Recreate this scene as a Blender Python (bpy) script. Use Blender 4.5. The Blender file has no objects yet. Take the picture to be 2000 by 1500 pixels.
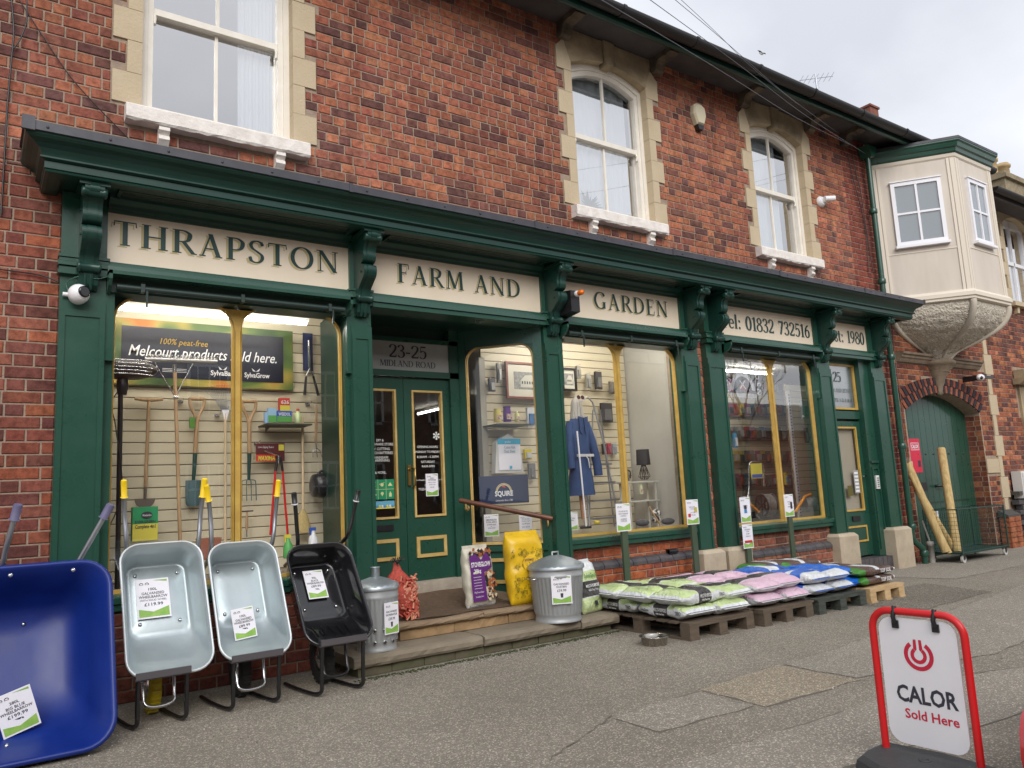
import bpy, bmesh, math, random
from math import sin, cos, pi, radians, sqrt, atan2, hypot
from mathutils import Vector, Matrix
random.seed(7)
S = bpy.context.scene
COL = S.collection

# ------------------------------------------------------------------ camera, world, sun, exposure
CAMZ = 1.15
yaw, pit, rol = radians(35.26), radians(8.22), radians(-2.87)
FW = Vector((sin(yaw)*cos(pit), cos(yaw)*cos(pit), sin(pit)))
_r = Vector((cos(yaw), -sin(yaw), 0)); _u = _r.cross(FW)
RT = cos(rol)*_r + sin(rol)*_u; UP = -sin(rol)*_r + cos(rol)*_u
cam = bpy.data.cameras.new('camera'); camo = bpy.data.objects.new('camera', cam); COL.objects.link(camo)
m = Matrix((RT, UP, -FW)).transposed().to_4x4(); m.translation = (0, 0, CAMZ); camo.matrix_world = m
cam.sensor_width = 36; cam.lens = 1502/2000*36; cam.clip_start = 0.05; cam.clip_end = 2000
S.camera = camo
S.view_settings.view_transform = 'Standard'; S.view_settings.look = 'None'
S.view_settings.gamma = 1; S.view_settings.use_curve_mapping = False
S.view_settings.exposure = 0.72
W_ = bpy.data.worlds.new('World'); S.world = W_; W_.use_nodes = True
nt = W_.node_tree; nt.nodes.clear()
def wn(t, **k):
    n = nt.nodes.new(t)
    for a, b in k.items(): setattr(n, a, b)
    return n
sky = wn('ShaderNodeTexSky', sky_type='NISHITA', sun_disc=False)
SUN_EL, SUN_AZ = radians(34), radians(202)
sky.sun_elevation = SUN_EL; sky.sun_rotation = SUN_AZ; sky.air_density = 1.0; sky.dust_density = 2.0
geo = wn('ShaderNodeTexCoord'); sep = wn('ShaderNodeSeparateXYZ'); nt.links.new(geo.outputs['Generated'], sep.inputs[0])
mx = wn('ShaderNodeMath', operation='MAXIMUM'); nt.links.new(sep.outputs[2], mx.inputs[0]); mx.inputs[1].default_value = 0.0
ad = wn('ShaderNodeMath', operation='ADD'); nt.links.new(mx.outputs[0], ad.inputs[0]); ad.inputs[1].default_value = 0.35
dv = wn('ShaderNodeVectorMath', operation='SCALE'); dd = wn('ShaderNodeMath', operation='DIVIDE'); dd.inputs[0].default_value = 1
nt.links.new(ad.outputs[0], dd.inputs[1]); nt.links.new(geo.outputs['Generated'], dv.inputs[0]); nt.links.new(dd.outputs[0], dv.inputs['Scale'])
noi = wn('ShaderNodeTexNoise'); noi.inputs['Scale'].default_value = 1.5; noi.inputs['Detail'].default_value = 7; noi.inputs['Roughness'].default_value = 0.5
nt.links.new(dv.outputs[0], noi.inputs['Vector'])
cr = wn('ShaderNodeValToRGB'); nt.links.new(noi.outputs[0], cr.inputs[0])
cr.color_ramp.elements[0].position = 0.33; cr.color_ramp.elements[0].color = (.53, .55, .60, 1)
cr.color_ramp.elements[1].position = 0.68; cr.color_ramp.elements[1].color = (.82, .83, .865, 1)
sc = wn('ShaderNodeVectorMath', operation='SCALE'); nt.links.new(cr.outputs[0], sc.inputs[0])
g1 = wn('ShaderNodeMath', operation='MULTIPLY_ADD'); nt.links.new(mx.outputs[0], g1.inputs[0]); g1.inputs[1].default_value = 3.0; g1.inputs[2].default_value = 5.2
nt.links.new(g1.outputs[0], sc.inputs['Scale'])
mixw = wn('ShaderNodeMix', data_type='RGBA'); mixw.inputs[0].default_value = 0.94
nt.links.new(sky.outputs[0], mixw.inputs[6]); nt.links.new(sc.outputs[0], mixw.inputs[7])
bg = wn('ShaderNodeBackground'); bg.inputs[1].default_value = 0.13; nt.links.new(mixw.outputs[2], bg.inputs[0])
wo = wn('ShaderNodeOutputWorld'); nt.links.new(bg.outputs[0], wo.inputs[0])
sl = bpy.data.lights.new('sun', 'SUN'); sl.energy = 1.5; sl.angle = radians(40); sl.color = (1, .97, .93)
so = bpy.data.objects.new('sun', sl); COL.objects.link(so)
sd = Vector((sin(SUN_AZ)*cos(SUN_EL), cos(SUN_AZ)*cos(SUN_EL), sin(SUN_EL)))
so.rotation_euler = (-sd).to_track_quat('-Z', 'Y').to_euler()

def ray(x, y): return FW + (x-1000)/1502*RT - (y-750)/1502*UP
def at(x, y, Y):                       # photo pixel on the vertical plane at depth Y -> world point
    d = ray(x, y); return Vector((0, 0, CAMZ)) + d*(Y/d.y)
def proj(p):
    v = Vector(p)-Vector((0, 0, CAMZ)); z = v.dot(FW)
    return (1000+1502*v.dot(RT)/z, 750-1502*v.dot(UP)/z, z) if z > .05 else (-1e4, -1e4, z)

# ------------------------------------------------------------------ materials
MATS = {}
def mat(name, col=(.5, .5, .5), rough=.6, metal=0., col2=None, scale=6., bump=0., bscale=60., spec=.5, coat=0., detail=5, contrast=.5, coord='Object', emit=None, stretch=None):
    if name in MATS: return MATS[name]
    m = bpy.data.materials.new(name); m.use_nodes = True; t = m.node_tree; b = t.nodes['Principled BSDF']
    b.inputs['Base Color'].default_value = (*col, 1); b.inputs['Roughness'].default_value = rough; b.inputs['Metallic'].default_value = metal
    b.inputs['Specular IOR Level'].default_value = spec; b.inputs['Coat Weight'].default_value = coat
    tc = t.nodes.new('ShaderNodeTexCoord'); vec = tc.outputs['Object']
    if coord == 'World':
        g = t.nodes.new('ShaderNodeNewGeometry'); vec = g.outputs['Position']
    if stretch:
        mp = t.nodes.new('ShaderNodeMapping'); mp.inputs['Scale'].default_value = stretch; t.links.new(vec, mp.inputs[0]); vec = mp.outputs[0]
    if col2:
        n = t.nodes.new('ShaderNodeTexNoise'); n.inputs['Scale'].default_value = scale; n.inputs['Detail'].default_value = detail; n.inputs['Roughness'].default_value = .6
        t.links.new(vec, n.inputs['Vector'])
        r = t.nodes.new('ShaderNodeValToRGB'); t.links.new(n.outputs[0], r.inputs[0])
        r.color_ramp.elements[0].position = .5-.25*contrast*1.2; r.color_ramp.elements[1].position = .5+.25*contrast*1.2
        r.color_ramp.elements[0].color = (*col, 1); r.color_ramp.elements[1].color = (*col2, 1)
        t.links.new(r.outputs[0], b.inputs['Base Color'])
        mr = t.nodes.new('ShaderNodeMapRange'); t.links.new(n.outputs[0], mr.inputs[0]); mr.inputs[3].default_value = max(0, rough-.12); mr.inputs[4].default_value = min(1, rough+.12)
        t.links.new(mr.outputs[0], b.inputs['Roughness'])
    if bump:
        n2 = t.nodes.new('ShaderNodeTexNoise'); n2.inputs['Scale'].default_value = bscale; n2.inputs['Detail'].default_value = 4
        t.links.new(vec, n2.inputs['Vector'])
        bp = t.nodes.new('ShaderNodeBump'); bp.inputs['Strength'].default_value = bump; bp.inputs['Distance'].default_value = .01
        t.links.new(n2.outputs[0], bp.inputs['Height']); t.links.new(bp.outputs[0], b.inputs['Normal'])
    if emit:
        b.inputs['Emission Color'].default_value = (*emit[0], 1); b.inputs['Emission Strength'].default_value = emit[1]
    MATS[name] = m; return m

def brick_mat(name, obj_color):
    m = bpy.data.materials.new(name); m.use_nodes = True; t = m.node_tree; b = t.nodes['Principled BSDF']
    if obj_color: c = t.nodes.new('ShaderNodeObjectInfo').outputs['Color']
    else:
        a = t.nodes.new('ShaderNodeAttribute'); a.attribute_name = 'tint'; c = a.outputs['Color']
    g = t.nodes.new('ShaderNodeNewGeometry'); vec = g.outputs['Position']
    n = t.nodes.new('ShaderNodeTexNoise'); n.inputs['Scale'].default_value = 22; n.inputs['Detail'].default_value = 6; n.inputs['Roughness'].default_value = .65
    t.links.new(vec, n.inputs['Vector'])
    r = t.nodes.new('ShaderNodeValToRGB'); t.links.new(n.outputs[0], r.inputs[0])
    r.color_ramp.elements[0].position = .36; r.color_ramp.elements[1].position = .58
    r.color_ramp.elements[0].color = (.42, .36, .38, 1); r.color_ramp.elements[1].color = (1.0, 1.0, 1.0, 1)
    mx = t.nodes.new('ShaderNodeMix'); mx.data_type = 'RGBA'; mx.blend_type = 'MULTIPLY'; mx.inputs[0].default_value = .75
    t.links.new(c, mx.inputs[6]); t.links.new(r.outputs[0], mx.inputs[7])
    n3 = t.nodes.new('ShaderNodeTexNoise'); n3.inputs['Scale'].default_value = .55; n3.inputs['Detail'].default_value = 3; t.links.new(vec, n3.inputs['Vector'])
    r3 = t.nodes.new('ShaderNodeValToRGB'); t.links.new(n3.outputs[0], r3.inputs[0])
    r3.color_ramp.elements[0].position = .35; r3.color_ramp.elements[0].color = (.78, .74, .74, 1); r3.color_ramp.elements[1].position = .65; r3.color_ramp.elements[1].color = (1.1, 1.08, 1.05, 1)
    mx3 = t.nodes.new('ShaderNodeMix'); mx3.data_type = 'RGBA'; mx3.blend_type = 'MULTIPLY'; mx3.inputs[0].default_value = 1
    t.links.new(mx.outputs[2], mx3.inputs[6]); t.links.new(r3.outputs[0], mx3.inputs[7])
    mp = t.nodes.new('ShaderNodeMapping'); mp.inputs['Scale'].default_value = (5, 5, .45); t.links.new(vec, mp.inputs[0]); n5 = t.nodes.new('ShaderNodeTexNoise'); n5.inputs['Scale'].default_value = 1.6; n5.inputs['Detail'].default_value = 5; t.links.new(mp.outputs[0], n5.inputs['Vector'])
    r5 = t.nodes.new('ShaderNodeValToRGB'); t.links.new(n5.outputs[0], r5.inputs[0]); r5.color_ramp.elements[0].position = .34; r5.color_ramp.elements[0].color = (.66, .62, .62, 1); r5.color_ramp.elements[1].position = .56; r5.color_ramp.elements[1].color = (1.04, 1.04, 1.04, 1)
    mx5 = t.nodes.new('ShaderNodeMix'); mx5.data_type = 'RGBA'; mx5.blend_type = 'MULTIPLY'; mx5.inputs[0].default_value = .8; t.links.new(mx3.outputs[2], mx5.inputs[6]); t.links.new(r5.outputs[0], mx5.inputs[7])
    t.links.new(mx5.outputs[2], b.inputs['Base Color'])
    b.inputs['Roughness'].default_value = .85; b.inputs['Specular IOR Level'].default_value = .25
    n2 = t.nodes.new('ShaderNodeTexNoise'); n2.inputs['Scale'].default_value = 90; n2.inputs['Detail'].default_value = 5; t.links.new(vec, n2.inputs['Vector'])
    bp = t.nodes.new('ShaderNodeBump'); bp.inputs['Strength'].default_value = .6; bp.inputs['Distance'].default_value = .006
    t.links.new(n2.outputs[0], bp.inputs['Height']); t.links.new(bp.outputs[0], b.inputs['Normal'])
    return m
BRK_O = brick_mat('brick_single', True); BRK_A = brick_mat('brick_joined', False)

def glass_mat(name, refl=.08, tint=(1, 1, 1), rough=0.0, power=1.0):
    m = bpy.data.materials.new(name); m.use_nodes = True; t = m.node_tree; t.nodes.clear()
    o = t.nodes.new('ShaderNodeOutputMaterial'); mixs = t.nodes.new('ShaderNodeMixShader')
    tr = t.nodes.new('ShaderNodeBsdfTransparent'); tr.inputs[0].default_value = (*tint, 1)
    gl = t.nodes.new('ShaderNodeBsdfGlossy'); gl.inputs['Roughness'].default_value = rough; gl.inputs[0].default_value = (1, 1, 1, 1)
    fr = t.nodes.new('ShaderNodeFresnel'); gb = t.nodes.new('ShaderNodeNewGeometry'); io = t.nodes.new('ShaderNodeMapRange'); io.inputs[3].default_value = 1.5; io.inputs[4].default_value = 1/1.5
    t.links.new(gb.outputs['Backfacing'], io.inputs[0]); t.links.new(io.outputs[0], fr.inputs[0])
    ma = t.nodes.new('ShaderNodeMath'); ma.operation = 'MULTIPLY_ADD'; ma.use_clamp = True; ma.inputs[1].default_value = 1.6*power; ma.inputs[2].default_value = refl
    n = t.nodes.new('ShaderNodeTexNoise'); n.inputs['Scale'].default_value = 1.3; g = t.nodes.new('ShaderNodeNewGeometry'); t.links.new(g.outputs['Position'], n.inputs['Vector'])
    bp = t.nodes.new('ShaderNodeBump'); bp.inputs['Strength'].default_value = .12; bp.inputs['Distance'].default_value = .01; t.links.new(n.outputs[0], bp.inputs['Height'])
    t.links.new(bp.outputs[0], gl.inputs['Normal'])
    t.links.new(fr.outputs[0], ma.inputs[0]); t.links.new(ma.outputs[0], mixs.inputs[0]); t.links.new(tr.outputs[0], mixs.inputs[1]); t.links.new(gl.outputs[0], mixs.inputs[2]); t.links.new(mixs.outputs[0], o.inputs[0])
    return m
GLASS = glass_mat('shop_glass', .0, power=1.0); GLASSR = glass_mat('bright_reflecting_glass', .20); GLASSUP = glass_mat('upper_glass', .42, (.85, .88, .92)); POLY = glass_mat('thin_polythene', .08, (.93, .93, .95), .25)

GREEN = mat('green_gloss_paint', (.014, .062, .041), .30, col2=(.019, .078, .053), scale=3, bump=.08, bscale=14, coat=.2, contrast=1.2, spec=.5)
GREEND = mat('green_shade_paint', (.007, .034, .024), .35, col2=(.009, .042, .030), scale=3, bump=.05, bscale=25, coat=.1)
GREENC = mat('green_paint_shaded', (.008, .040, .030), .36, col2=(.010, .048, .036), scale=3, bump=.06, bscale=18, coat=.08, spec=.4)  # same green paint, darkened so the colour carries the cornice and corbel shade
GOLD = mat('gold_paint', (.56, .37, .085), .42, col2=(.46, .28, .06), scale=9, coat=.1)
GOLDP = mat('pale_gold_paint', (.62, .43, .16), .5, col2=(.50, .33, .10), scale=12)
CREAM = mat('cream_sign_paint', (.82, .72, .58), .5, col2=(.73, .62, .47), scale=5, contrast=1.3, detail=8)
LETTER = mat('dark_green_lettering', (.008, .045, .042), .4)
LSHADE = mat('ochre_letter_shadow', (.50, .42, .22), .6)
WHITE = mat('white_gloss_paint', (.82, .78, .70), .4, col2=(.76, .71, .63), scale=8)
SILLW = mat('white_masonry_paint', (.82, .78, .73), .75, col2=(.70, .65, .60), scale=14, bump=.5, bscale=40)
UPVC = mat('white_plastic_frame', (.80, .80, .84), .3)
STONE = mat('yellow_limestone', (.57, .47, .325), .85, col2=(.46, .37, .245), scale=4, bump=.4, bscale=70, coord='World', detail=8, contrast=1.2)
STONED = mat('stained_limestone', (.54, .43, .27), .9, col2=(.12, .09, .06), scale=3.5, bump=.4, bscale=50, coord='World', detail=8, contrast=1.1)
MORTAR = mat('lime_mortar', (.39, .30, .225), .95, col2=(.29, .215, .165), scale=14, bump=.7, bscale=160, coord='World')
MORTARL = mat('pale_mortar', (.40, .31, .23), .95, col2=(.30, .22, .16), scale=14, bump=.6, bscale=160, coord='World')
LEAD = mat('grey_lead_strip', (.055, .055, .068), .45, col2=(.04, .04, .05), scale=10, metal=.1)
BLACKP = mat('black_plastic', (.012, .012, .014), .35, col2=(.018, .018, .02), scale=20)
GUTTER = mat('black_gutter', (.012, .011, .011), .5)
BLACKM = mat('black_tube', (.010, .010, .011), .25, coat=.4)
GALV = mat('galvanised_steel', (.34, .38, .40), .42, .75, col2=(.46, .50, .52), scale=5, bump=.12, bscale=14, contrast=1.2)
GALVT = mat('galvanised_tray', (.36, .42, .44), .38, .55, col2=(.52, .58, .60), scale=3.5, bump=.18, bscale=6, contrast=1.1)
STEEL = mat('bright_steel', (.62, .62, .63), .22, 1.0)
SILVER = mat('silver_tube', (.40, .42, .46), .3, .8)
BRASS = mat('brass', (.45, .30, .10), .3, .9)
WOOD = mat('ash_handle_wood', (.50, .33, .18), .55, col2=(.36, .22, .11), scale=3, stretch=(14, 14, 1.5))
WOODP = mat('weathered_pallet_wood', (.17, .125, .085), .9, col2=(.075, .058, .042), scale=5, bump=.5, bscale=30, stretch=(1.5, 9, 9), contrast=1.4)
WOODN = mat('new_pallet_wood', (.62, .44, .24), .8, col2=(.47, .31, .15), scale=4, bump=.3, bscale=30, stretch=(1.5, 9, 9))
WOODG = mat('grey_green_pallet_wood', (.075, .085, .070), .9, col2=(.04, .045, .038), scale=5, bump=.4, bscale=30, stretch=(1.5, 9, 9))
POLE = mat('treated_pine_post', (.58, .43, .20), .75, col2=(.40, .27, .10), scale=4, stretch=(9, 9, 1), bump=.2)
PAPER = mat('white_paper', (.80, .79, .84), .5)
PGREEN = mat('lime_print', (.30, .50, .10), .5, col2=(.20, .40, .06), scale=20)
INK = mat('dark_ink', (.035, .035, .05), .5)
SLAT = mat('cream_slatwall', (.62, .56, .41), .45, col2=(.58, .52, .37), scale=2)
SLATG = mat('slat_groove', (.17, .12, .08), .7)
ROOMW = mat('cream_interior_wall', (.56, .55, .50), .7, col2=(.50, .49, .45), scale=2)
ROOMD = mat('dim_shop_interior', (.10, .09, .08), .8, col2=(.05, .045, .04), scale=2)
FLOORI = mat('display_floor', (.25, .20, .15), .6)
SLAB = mat('worn_york_stone', (.27, .225, .165), .85, col2=(.15, .125, .088), scale=3.2, bump=.6, bscale=25, coord='World', detail=9, contrast=1.3)
SLABB = mat('brown_worn_stone', (.30, .215, .135), .85, col2=(.17, .115, .07), scale=3.5, bump=.6, bscale=25, coord='World', detail=9, contrast=1.3)
BRKT = mat('sooty_bracket_stone', (.16, .125, .085), .9, col2=(.045, .036, .028), scale=5, bump=.4, bscale=50, coord='World')
SLABT = mat('tan_riser_stone', (.40, .26, .13), .85, col2=(.22, .14, .07), scale=4, bump=.5, bscale=25, coord='World', detail=9)
RENDER = mat('cream_render', (.64, .575, .50), .7, col2=(.58, .52, .45), scale=2.2, detail=8, coord='World', stretch=(3, 3, .6))
ROUGHR = mat('textured_render', (.70, .64, .54), .9, col2=(.54, .48, .40), scale=22, bump=1.0, bscale=34, coord='World')
ROUGHR.node_tree.nodes['Bump'].inputs['Distance'].default_value = .05
RED = mat('red_tube', (.62, .012, .015), .35)
CAMW = mat('white_camera_plastic', (.82, .82, .84), .3)
YEL = mat('yellow_grip', (.85, .58, .01), .45)
RUBBER = mat('grey_rubber', (.05, .052, .055), .6, bump=.2, bscale=90)
DARKBR = mat('blue_engineering_brick', (.055, .052, .060), .6, col2=(.10, .09, .09), scale=14)
CURT = mat('white_curtain', (.72, .74, .74), .8)
def flat(n, c, r=.5, **k): return mat(n, c, r, **k)

# asphalt
def asphalt(name, c1, c2, sp=.55):
    m = bpy.data.materials.new(name); m.use_nodes = True; t = m.node_tree; b = t.nodes['Principled BSDF']
    g = t.nodes.new('ShaderNodeNewGeometry'); vec = g.outputs['Position']
    n = t.nodes.new('ShaderNodeTexNoise'); n.inputs['Scale'].default_value = .9; n.inputs['Detail'].default_value = 8; n.inputs['Roughness'].default_value = .65; t.links.new(vec, n.inputs['Vector'])
    r = t.nodes.new('ShaderNodeValToRGB'); t.links.new(n.outputs[0], r.inputs[0]); r.color_ramp.elements[0].position = .35; r.color_ramp.elements[1].position = .65
    r.color_ramp.elements[0].color = (*c1, 1); r.color_ramp.elements[1].color = (*c2, 1)
    v = t.nodes.new('ShaderNodeTexVoronoi'); v.inputs['Scale'].default_value = 165; t.links.new(vec, v.inputs['Vector'])
    sp_ = t.nodes.new('ShaderNodeSeparateColor'); t.links.new(v.outputs['Color'], sp_.inputs[0])
    r2 = t.nodes.new('ShaderNodeValToRGB'); t.links.new(sp_.outputs[0], r2.inputs[0])
    e = r2.color_ramp.elements; e[0].position = 0; e[0].color = (1-sp, 1-sp, 1-sp, 1); e[1].position = .8; e[1].color = (1+sp*.35, 1+sp*.35, 1+sp*.33, 1)
    e2 = e.new(.985); e2.color = (2.3, 2.3, 2.3, 1)
    mx = t.nodes.new('ShaderNodeMix'); mx.data_type = 'RGBA'; mx.blend_type = 'MULTIPLY'; mx.inputs[0].default_value = 1; mx.clamp_result = False
    t.links.new(r.outputs[0], mx.inputs[6]); t.links.new(r2.outputs[0], mx.inputs[7])
    n3 = t.nodes.new('ShaderNodeTexNoise'); n3.inputs['Scale'].default_value = 28; n3.inputs['Detail'].default_value = 4; t.links.new(vec, n3.inputs['Vector'])
    r3 = t.nodes.new('ShaderNodeValToRGB'); t.links.new(n3.outputs[0], r3.inputs[0]); r3.color_ramp.elements[0].position = .35; r3.color_ramp.elements[1].position = .6
    r3.color_ramp.elements[0].color = (.62, .62, .62, 1); r3.color_ramp.elements[1].color = (1.05, 1.05, 1.05, 1)
    mx2 = t.nodes.new('ShaderNodeMix'); mx2.data_type = 'RGBA'; mx2.blend_type = 'MULTIPLY'; mx2.inputs[0].default_value = sp; mx2.clamp_result = False
    t.links.new(mx.outputs[2], mx2.inputs[6]); t.links.new(r3.outputs[0], mx2.inputs[7]); t.links.new(mx2.outputs[2], b.inputs['Base Color'])
    b.inputs['Roughness'].default_value = .88; b.inputs['Specular IOR Level'].default_value = .3
    bp = t.nodes.new('ShaderNodeBump'); bp.inputs['Strength'].default_value = .8*sp+.1; bp.inputs['Distance'].default_value = .004
    t.links.new(v.outputs['Distance'], bp.inputs['Height']); t.links.new(bp.outputs[0], b.inputs['Normal'])
    MATS[name] = m; return m
ASPH = asphalt('worn_asphalt', (.202, .179, .145), (.250, .222, .182), .24)
ASPH2 = asphalt('smooth_asphalt_strip', (.235, .210, .174), (.270, .242, .202), .18)
ASPH3 = asphalt('tan_asphalt_patch', (.265, .222, .165), (.305, .26, .195), .3)
ASPH4 = asphalt('coarse_dark_asphalt', (.165, .147, .12), (.21, .188, .155), .55)
CRACK = mat('dark_joint', (.145, .127, .103), .95)

# ------------------------------------------------------------------ mesh helpers
class MB:
    def __init__(s): s.v = []; s.f = []; s.mi = []; s.sm = []; s.cols = []
    def add(s, vs, fs, mi=0, smooth=False, M=None, col=None):
        o = len(s.v)
        if M is not None: vs = [M @ Vector(v) for v in vs]
        s.v += [tuple(v) for v in vs]
        for f in fs: s.f.append(tuple(i+o for i in f)); s.mi.append(mi); s.sm.append(smooth); s.cols.append(col)
        return s
    def box(s, x0, x1, y0, y1, z0, z1, mi=0, M=None, col=None):
        vs = [(x, y, z) for x in (x0, x1) for y in (y0, y1) for z in (z0, z1)]
        return s.add(vs, [(0, 1, 3, 2), (4, 6, 7, 5), (0, 4, 5, 1), (2, 3, 7, 6), (0, 2, 6, 4), (1, 5, 7, 3)], mi, False, M, col)
    def brick(s, x0, x1, z0, z1, yf, d=.02, c=.004, M=None, mi=0, col=None):     # proud face towards -y, chamfered
        a = [(x0, yf+c, z0), (x1, yf+c, z0), (x1, yf+c, z1), (x0, yf+c, z1)]
        b = [(x0+c, yf, z0+c), (x1-c, yf, z0+c), (x1-c, yf, z1-c), (x0+c, yf, z1-c)]
        e = [(x0, yf+d, z0), (x1, yf+d, z0), (x1, yf+d, z1), (x0, yf+d, z1)]
        fs = [(4, 5, 6, 7)]
        for i in range(4):
            j = (i+1) % 4; fs += [(i, j, 4+j, 4+i), (8+i, 8+j, j, i)]
        return s.add(a+b+e, fs, mi, False, M, col)
    def prism(s, poly, a, b, axis='x', mi=0, smooth=False, M=None, cap=True):     # poly 2D, extruded a..b along axis
        n = len(poly)
        def P(p, t): return {'x': (t, p[0], p[1]), 'y': (p[0], t, p[1]), 'z': (p[0], p[1], t)}[axis]
        vs = [P(p, a) for p in poly]+[P(p, b) for p in poly]
        s.add(vs, [(i, (i+1) % n, n+(i+1) % n, n+i) for i in range(n)], mi, smooth, M)
        if cap: s.add(vs, [tuple(range(n))[::-1], tuple(range(n, 2*n))], mi, False, M)
        return s
    def tube(s, pts, r, n=8, mi=0, cap=True, M=None, closed=False, smooth=True):
        P = [Vector(p) for p in pts]; N = len(P); rs = r if isinstance(r, (list, tuple)) else [r]*N
        vs = []; prev = None
        for i, p in enumerate(P):
            if closed: t = P[(i+1) % N]-P[i-1]
            else: t = P[min(i+1, N-1)]-P[max(i-1, 0)]
            t = t.normalized() if t.length > 1e-9 else Vector((0, 0, 1))
            if prev is None: a = Vector((0, 0, 1)) if abs(t.z) < .9 else Vector((1, 0, 0)); u = t.cross(a).normalized()
            else:
                u = prev-t*prev.dot(t); u = u.normalized() if u.length > 1e-6 else t.orthogonal().normalized()
            prev = u; w = t.cross(u)
            for k in range(n):
                an = 2*pi*k/n+pi/n; vs.append(p+(u*cos(an)+w*sin(an))*rs[i])
        fs = []
        for i in range(N if closed else N-1):
            j = (i+1) % N
            for k in range(n): fs.append((i*n+k, i*n+(k+1) % n, j*n+(k+1) % n, j*n+k))
        s.add(vs, fs, mi, smooth, M)
        if cap and not closed: s.add(vs, [tuple(range(n))[::-1], tuple(range((N-1)*n, N*n))], mi, False, M)
        return s
    def lathe(s, prof, n=24, mi=0, smooth=True, M=None, sx=1, sy=1, cap=True):       # prof: (r,z)
        vs = [(r*cos(2*pi*k/n)*sx, r*sin(2*pi*k/n)*sy, z) for r, z in prof for k in range(n)]
        fs = [(i*n+k, i*n+(k+1) % n, (i+1)*n+(k+1) % n, (i+1)*n+k) for i in range(len(prof)-1) for k in range(n)]
        s.add(vs, fs, mi, smooth, M)
        if cap: s.add(vs, [tuple(range(n))[::-1], tuple(range((len(prof)-1)*n, len(prof)*n))], mi, False, M)
        return s
    def loft(s, rings, mi=0, smooth=True, M=None, cap0=False, cap1=False, closed=True):
        n = len(rings[0]); vs = [p for r in rings for p in r]
        K = n if closed else n-1
        s.add(vs, [(i*n+k, i*n+(k+1) % n, (i+1)*n+(k+1) % n, (i+1)*n+k) for i in range(len(rings)-1) for k in range(K)], mi, smooth, M)
        if cap0: s.add(rings[0], [tuple(range(n))[::-1]], mi, False, M)
        if cap1: s.add(rings[-1], [tuple(range(n))], mi, False, M)
        return s
    def ball(s, c, r, n=12, mi=0, sx=1, sy=1, sz=1, M=None):
        k = n//2+1; rings = []
        for i in range(k+1):
            th = pi*i/k; rr = max(1e-4, sin(th)); rings.append([(c[0]+r*sx*rr*cos(2*pi*j/n), c[1]+r*sy*rr*sin(2*pi*j/n), c[2]-r*sz*cos(th)) for j in range(n)])
        return s.loft(rings, mi, True, M)
    def poly(s, pts, mi=0, M=None): return s.add(pts, [tuple(range(len(pts)))], mi, False, M)
    def build(s, name, mats, parent=None, **props):
        me = bpy.data.meshes.new(name); me.from_pydata(s.v, [], s.f)
        if not isinstance(mats, (list, tuple)): mats = [mats]
        for mm in mats: me.materials.append(mm)
        me.polygons.foreach_set('material_index', s.mi); me.polygons.foreach_set('use_smooth', s.sm)
        if any(c is not None for c in s.cols):
            at_ = me.color_attributes.new('tint', 'FLOAT_COLOR', 'CORNER'); buf = []
            for f, c in zip(s.f, s.cols): buf += list((*(c or (1, 1, 1)), 1))*len(f)
            at_.data.foreach_set('color', buf)
        bm = bmesh.new(); bm.from_mesh(me); bmesh.ops.recalc_face_normals(bm, faces=bm.faces); bm.to_mesh(me); bm.free()
        me.update(); return link(name, me, parent, **props)
def link(name, me, parent=None, **props):
    o = bpy.data.objects.new(name, me); COL.objects.link(o)
    if parent is not None:
        o.parent = parent; o.matrix_parent_inverse = Matrix.Identity(4)
        if '_inv' in parent: pass
    for k, v in props.items(): o[k] = v
    return o
def tag(o, label, cat, group=None, kind=None):
    o['label'] = label; o['category'] = cat
    if group: o['group'] = group
    if kind: o['kind'] = kind
    return o
def thing(name, label, cat, group=None, loc=(0, 0, 0)):
    o = bpy.data.objects.new(name, None); COL.objects.link(o); o.location = loc; o.empty_display_size = .1
    return tag(o, label, cat, group)
# children are modelled in world coordinates; shift them so that the empty sits at the thing's base
def settle(root, base):
    root.location = base; b = Vector(base)
    for c in root.children: c.location = c.location-b
def copy_tree(o, parent=None):
    c = o.copy(); COL.objects.link(c); c.parent = parent
    for ch in o.children: copy_tree(ch, c)
    return c
def frameM(o, xd, yd):                 # local XY plane -> world
    x = Vector(xd).normalized(); y = Vector(yd); y = (y-x*y.dot(x)).normalized(); z = x.cross(y)
    M = Matrix((x, y, z)).transposed().to_4x4(); M.translation = Vector(o); return M
def wallM(x, Y, z): return frameM((x, Y, z), (1, 0, 0), (0, 0, 1))    # faces -Y

_tc = {}
def text_geo(s, shear=0, bold=0.):
    k = (s, shear, bold)
    if k not in _tc:
        c = bpy.data.curves.new('t', 'FONT'); c.body = s; c.size = 1; c.shear = shear; c.offset = bold; c.resolution_u = 2; c.fill_mode = 'FRONT'; c.dimensions = '2D'
        o = bpy.data.objects.new('t', c); COL.objects.link(o); dg = bpy.context.evaluated_depsgraph_get(); me = bpy.data.meshes.new_from_object(o.evaluated_get(dg))
        vs = [v.co.copy() for v in me.vertices]; fs = [tuple(p.vertices) for p in me.polygons]
        bpy.data.objects.remove(o); bpy.data.curves.remove(c); bpy.data.meshes.remove(me)
        xs = [v.x for v in vs] or [0, 1]; _tc[k] = (vs, fs, min(xs), max(xs))
    return _tc[k]
def text(mb, s, M, h, w=None, cx=0, cy=0, mi=0, shear=0, bold=0., z=0.0015, fn=None):     # centred; h cap height; w forces width
    vs, fs, a, b = text_geo(s, shear, bold); k = h/.69; kx = k if w is None else w/(b-a)
    out = [Vector((cx+(v.x-(a+b)/2)*kx, cy+v.y*k-h/2, z)) for v in vs]
    if fn: out = [fn(p) for p in out]; M = None
    mb.add(out, fs, mi, False, M)

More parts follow.
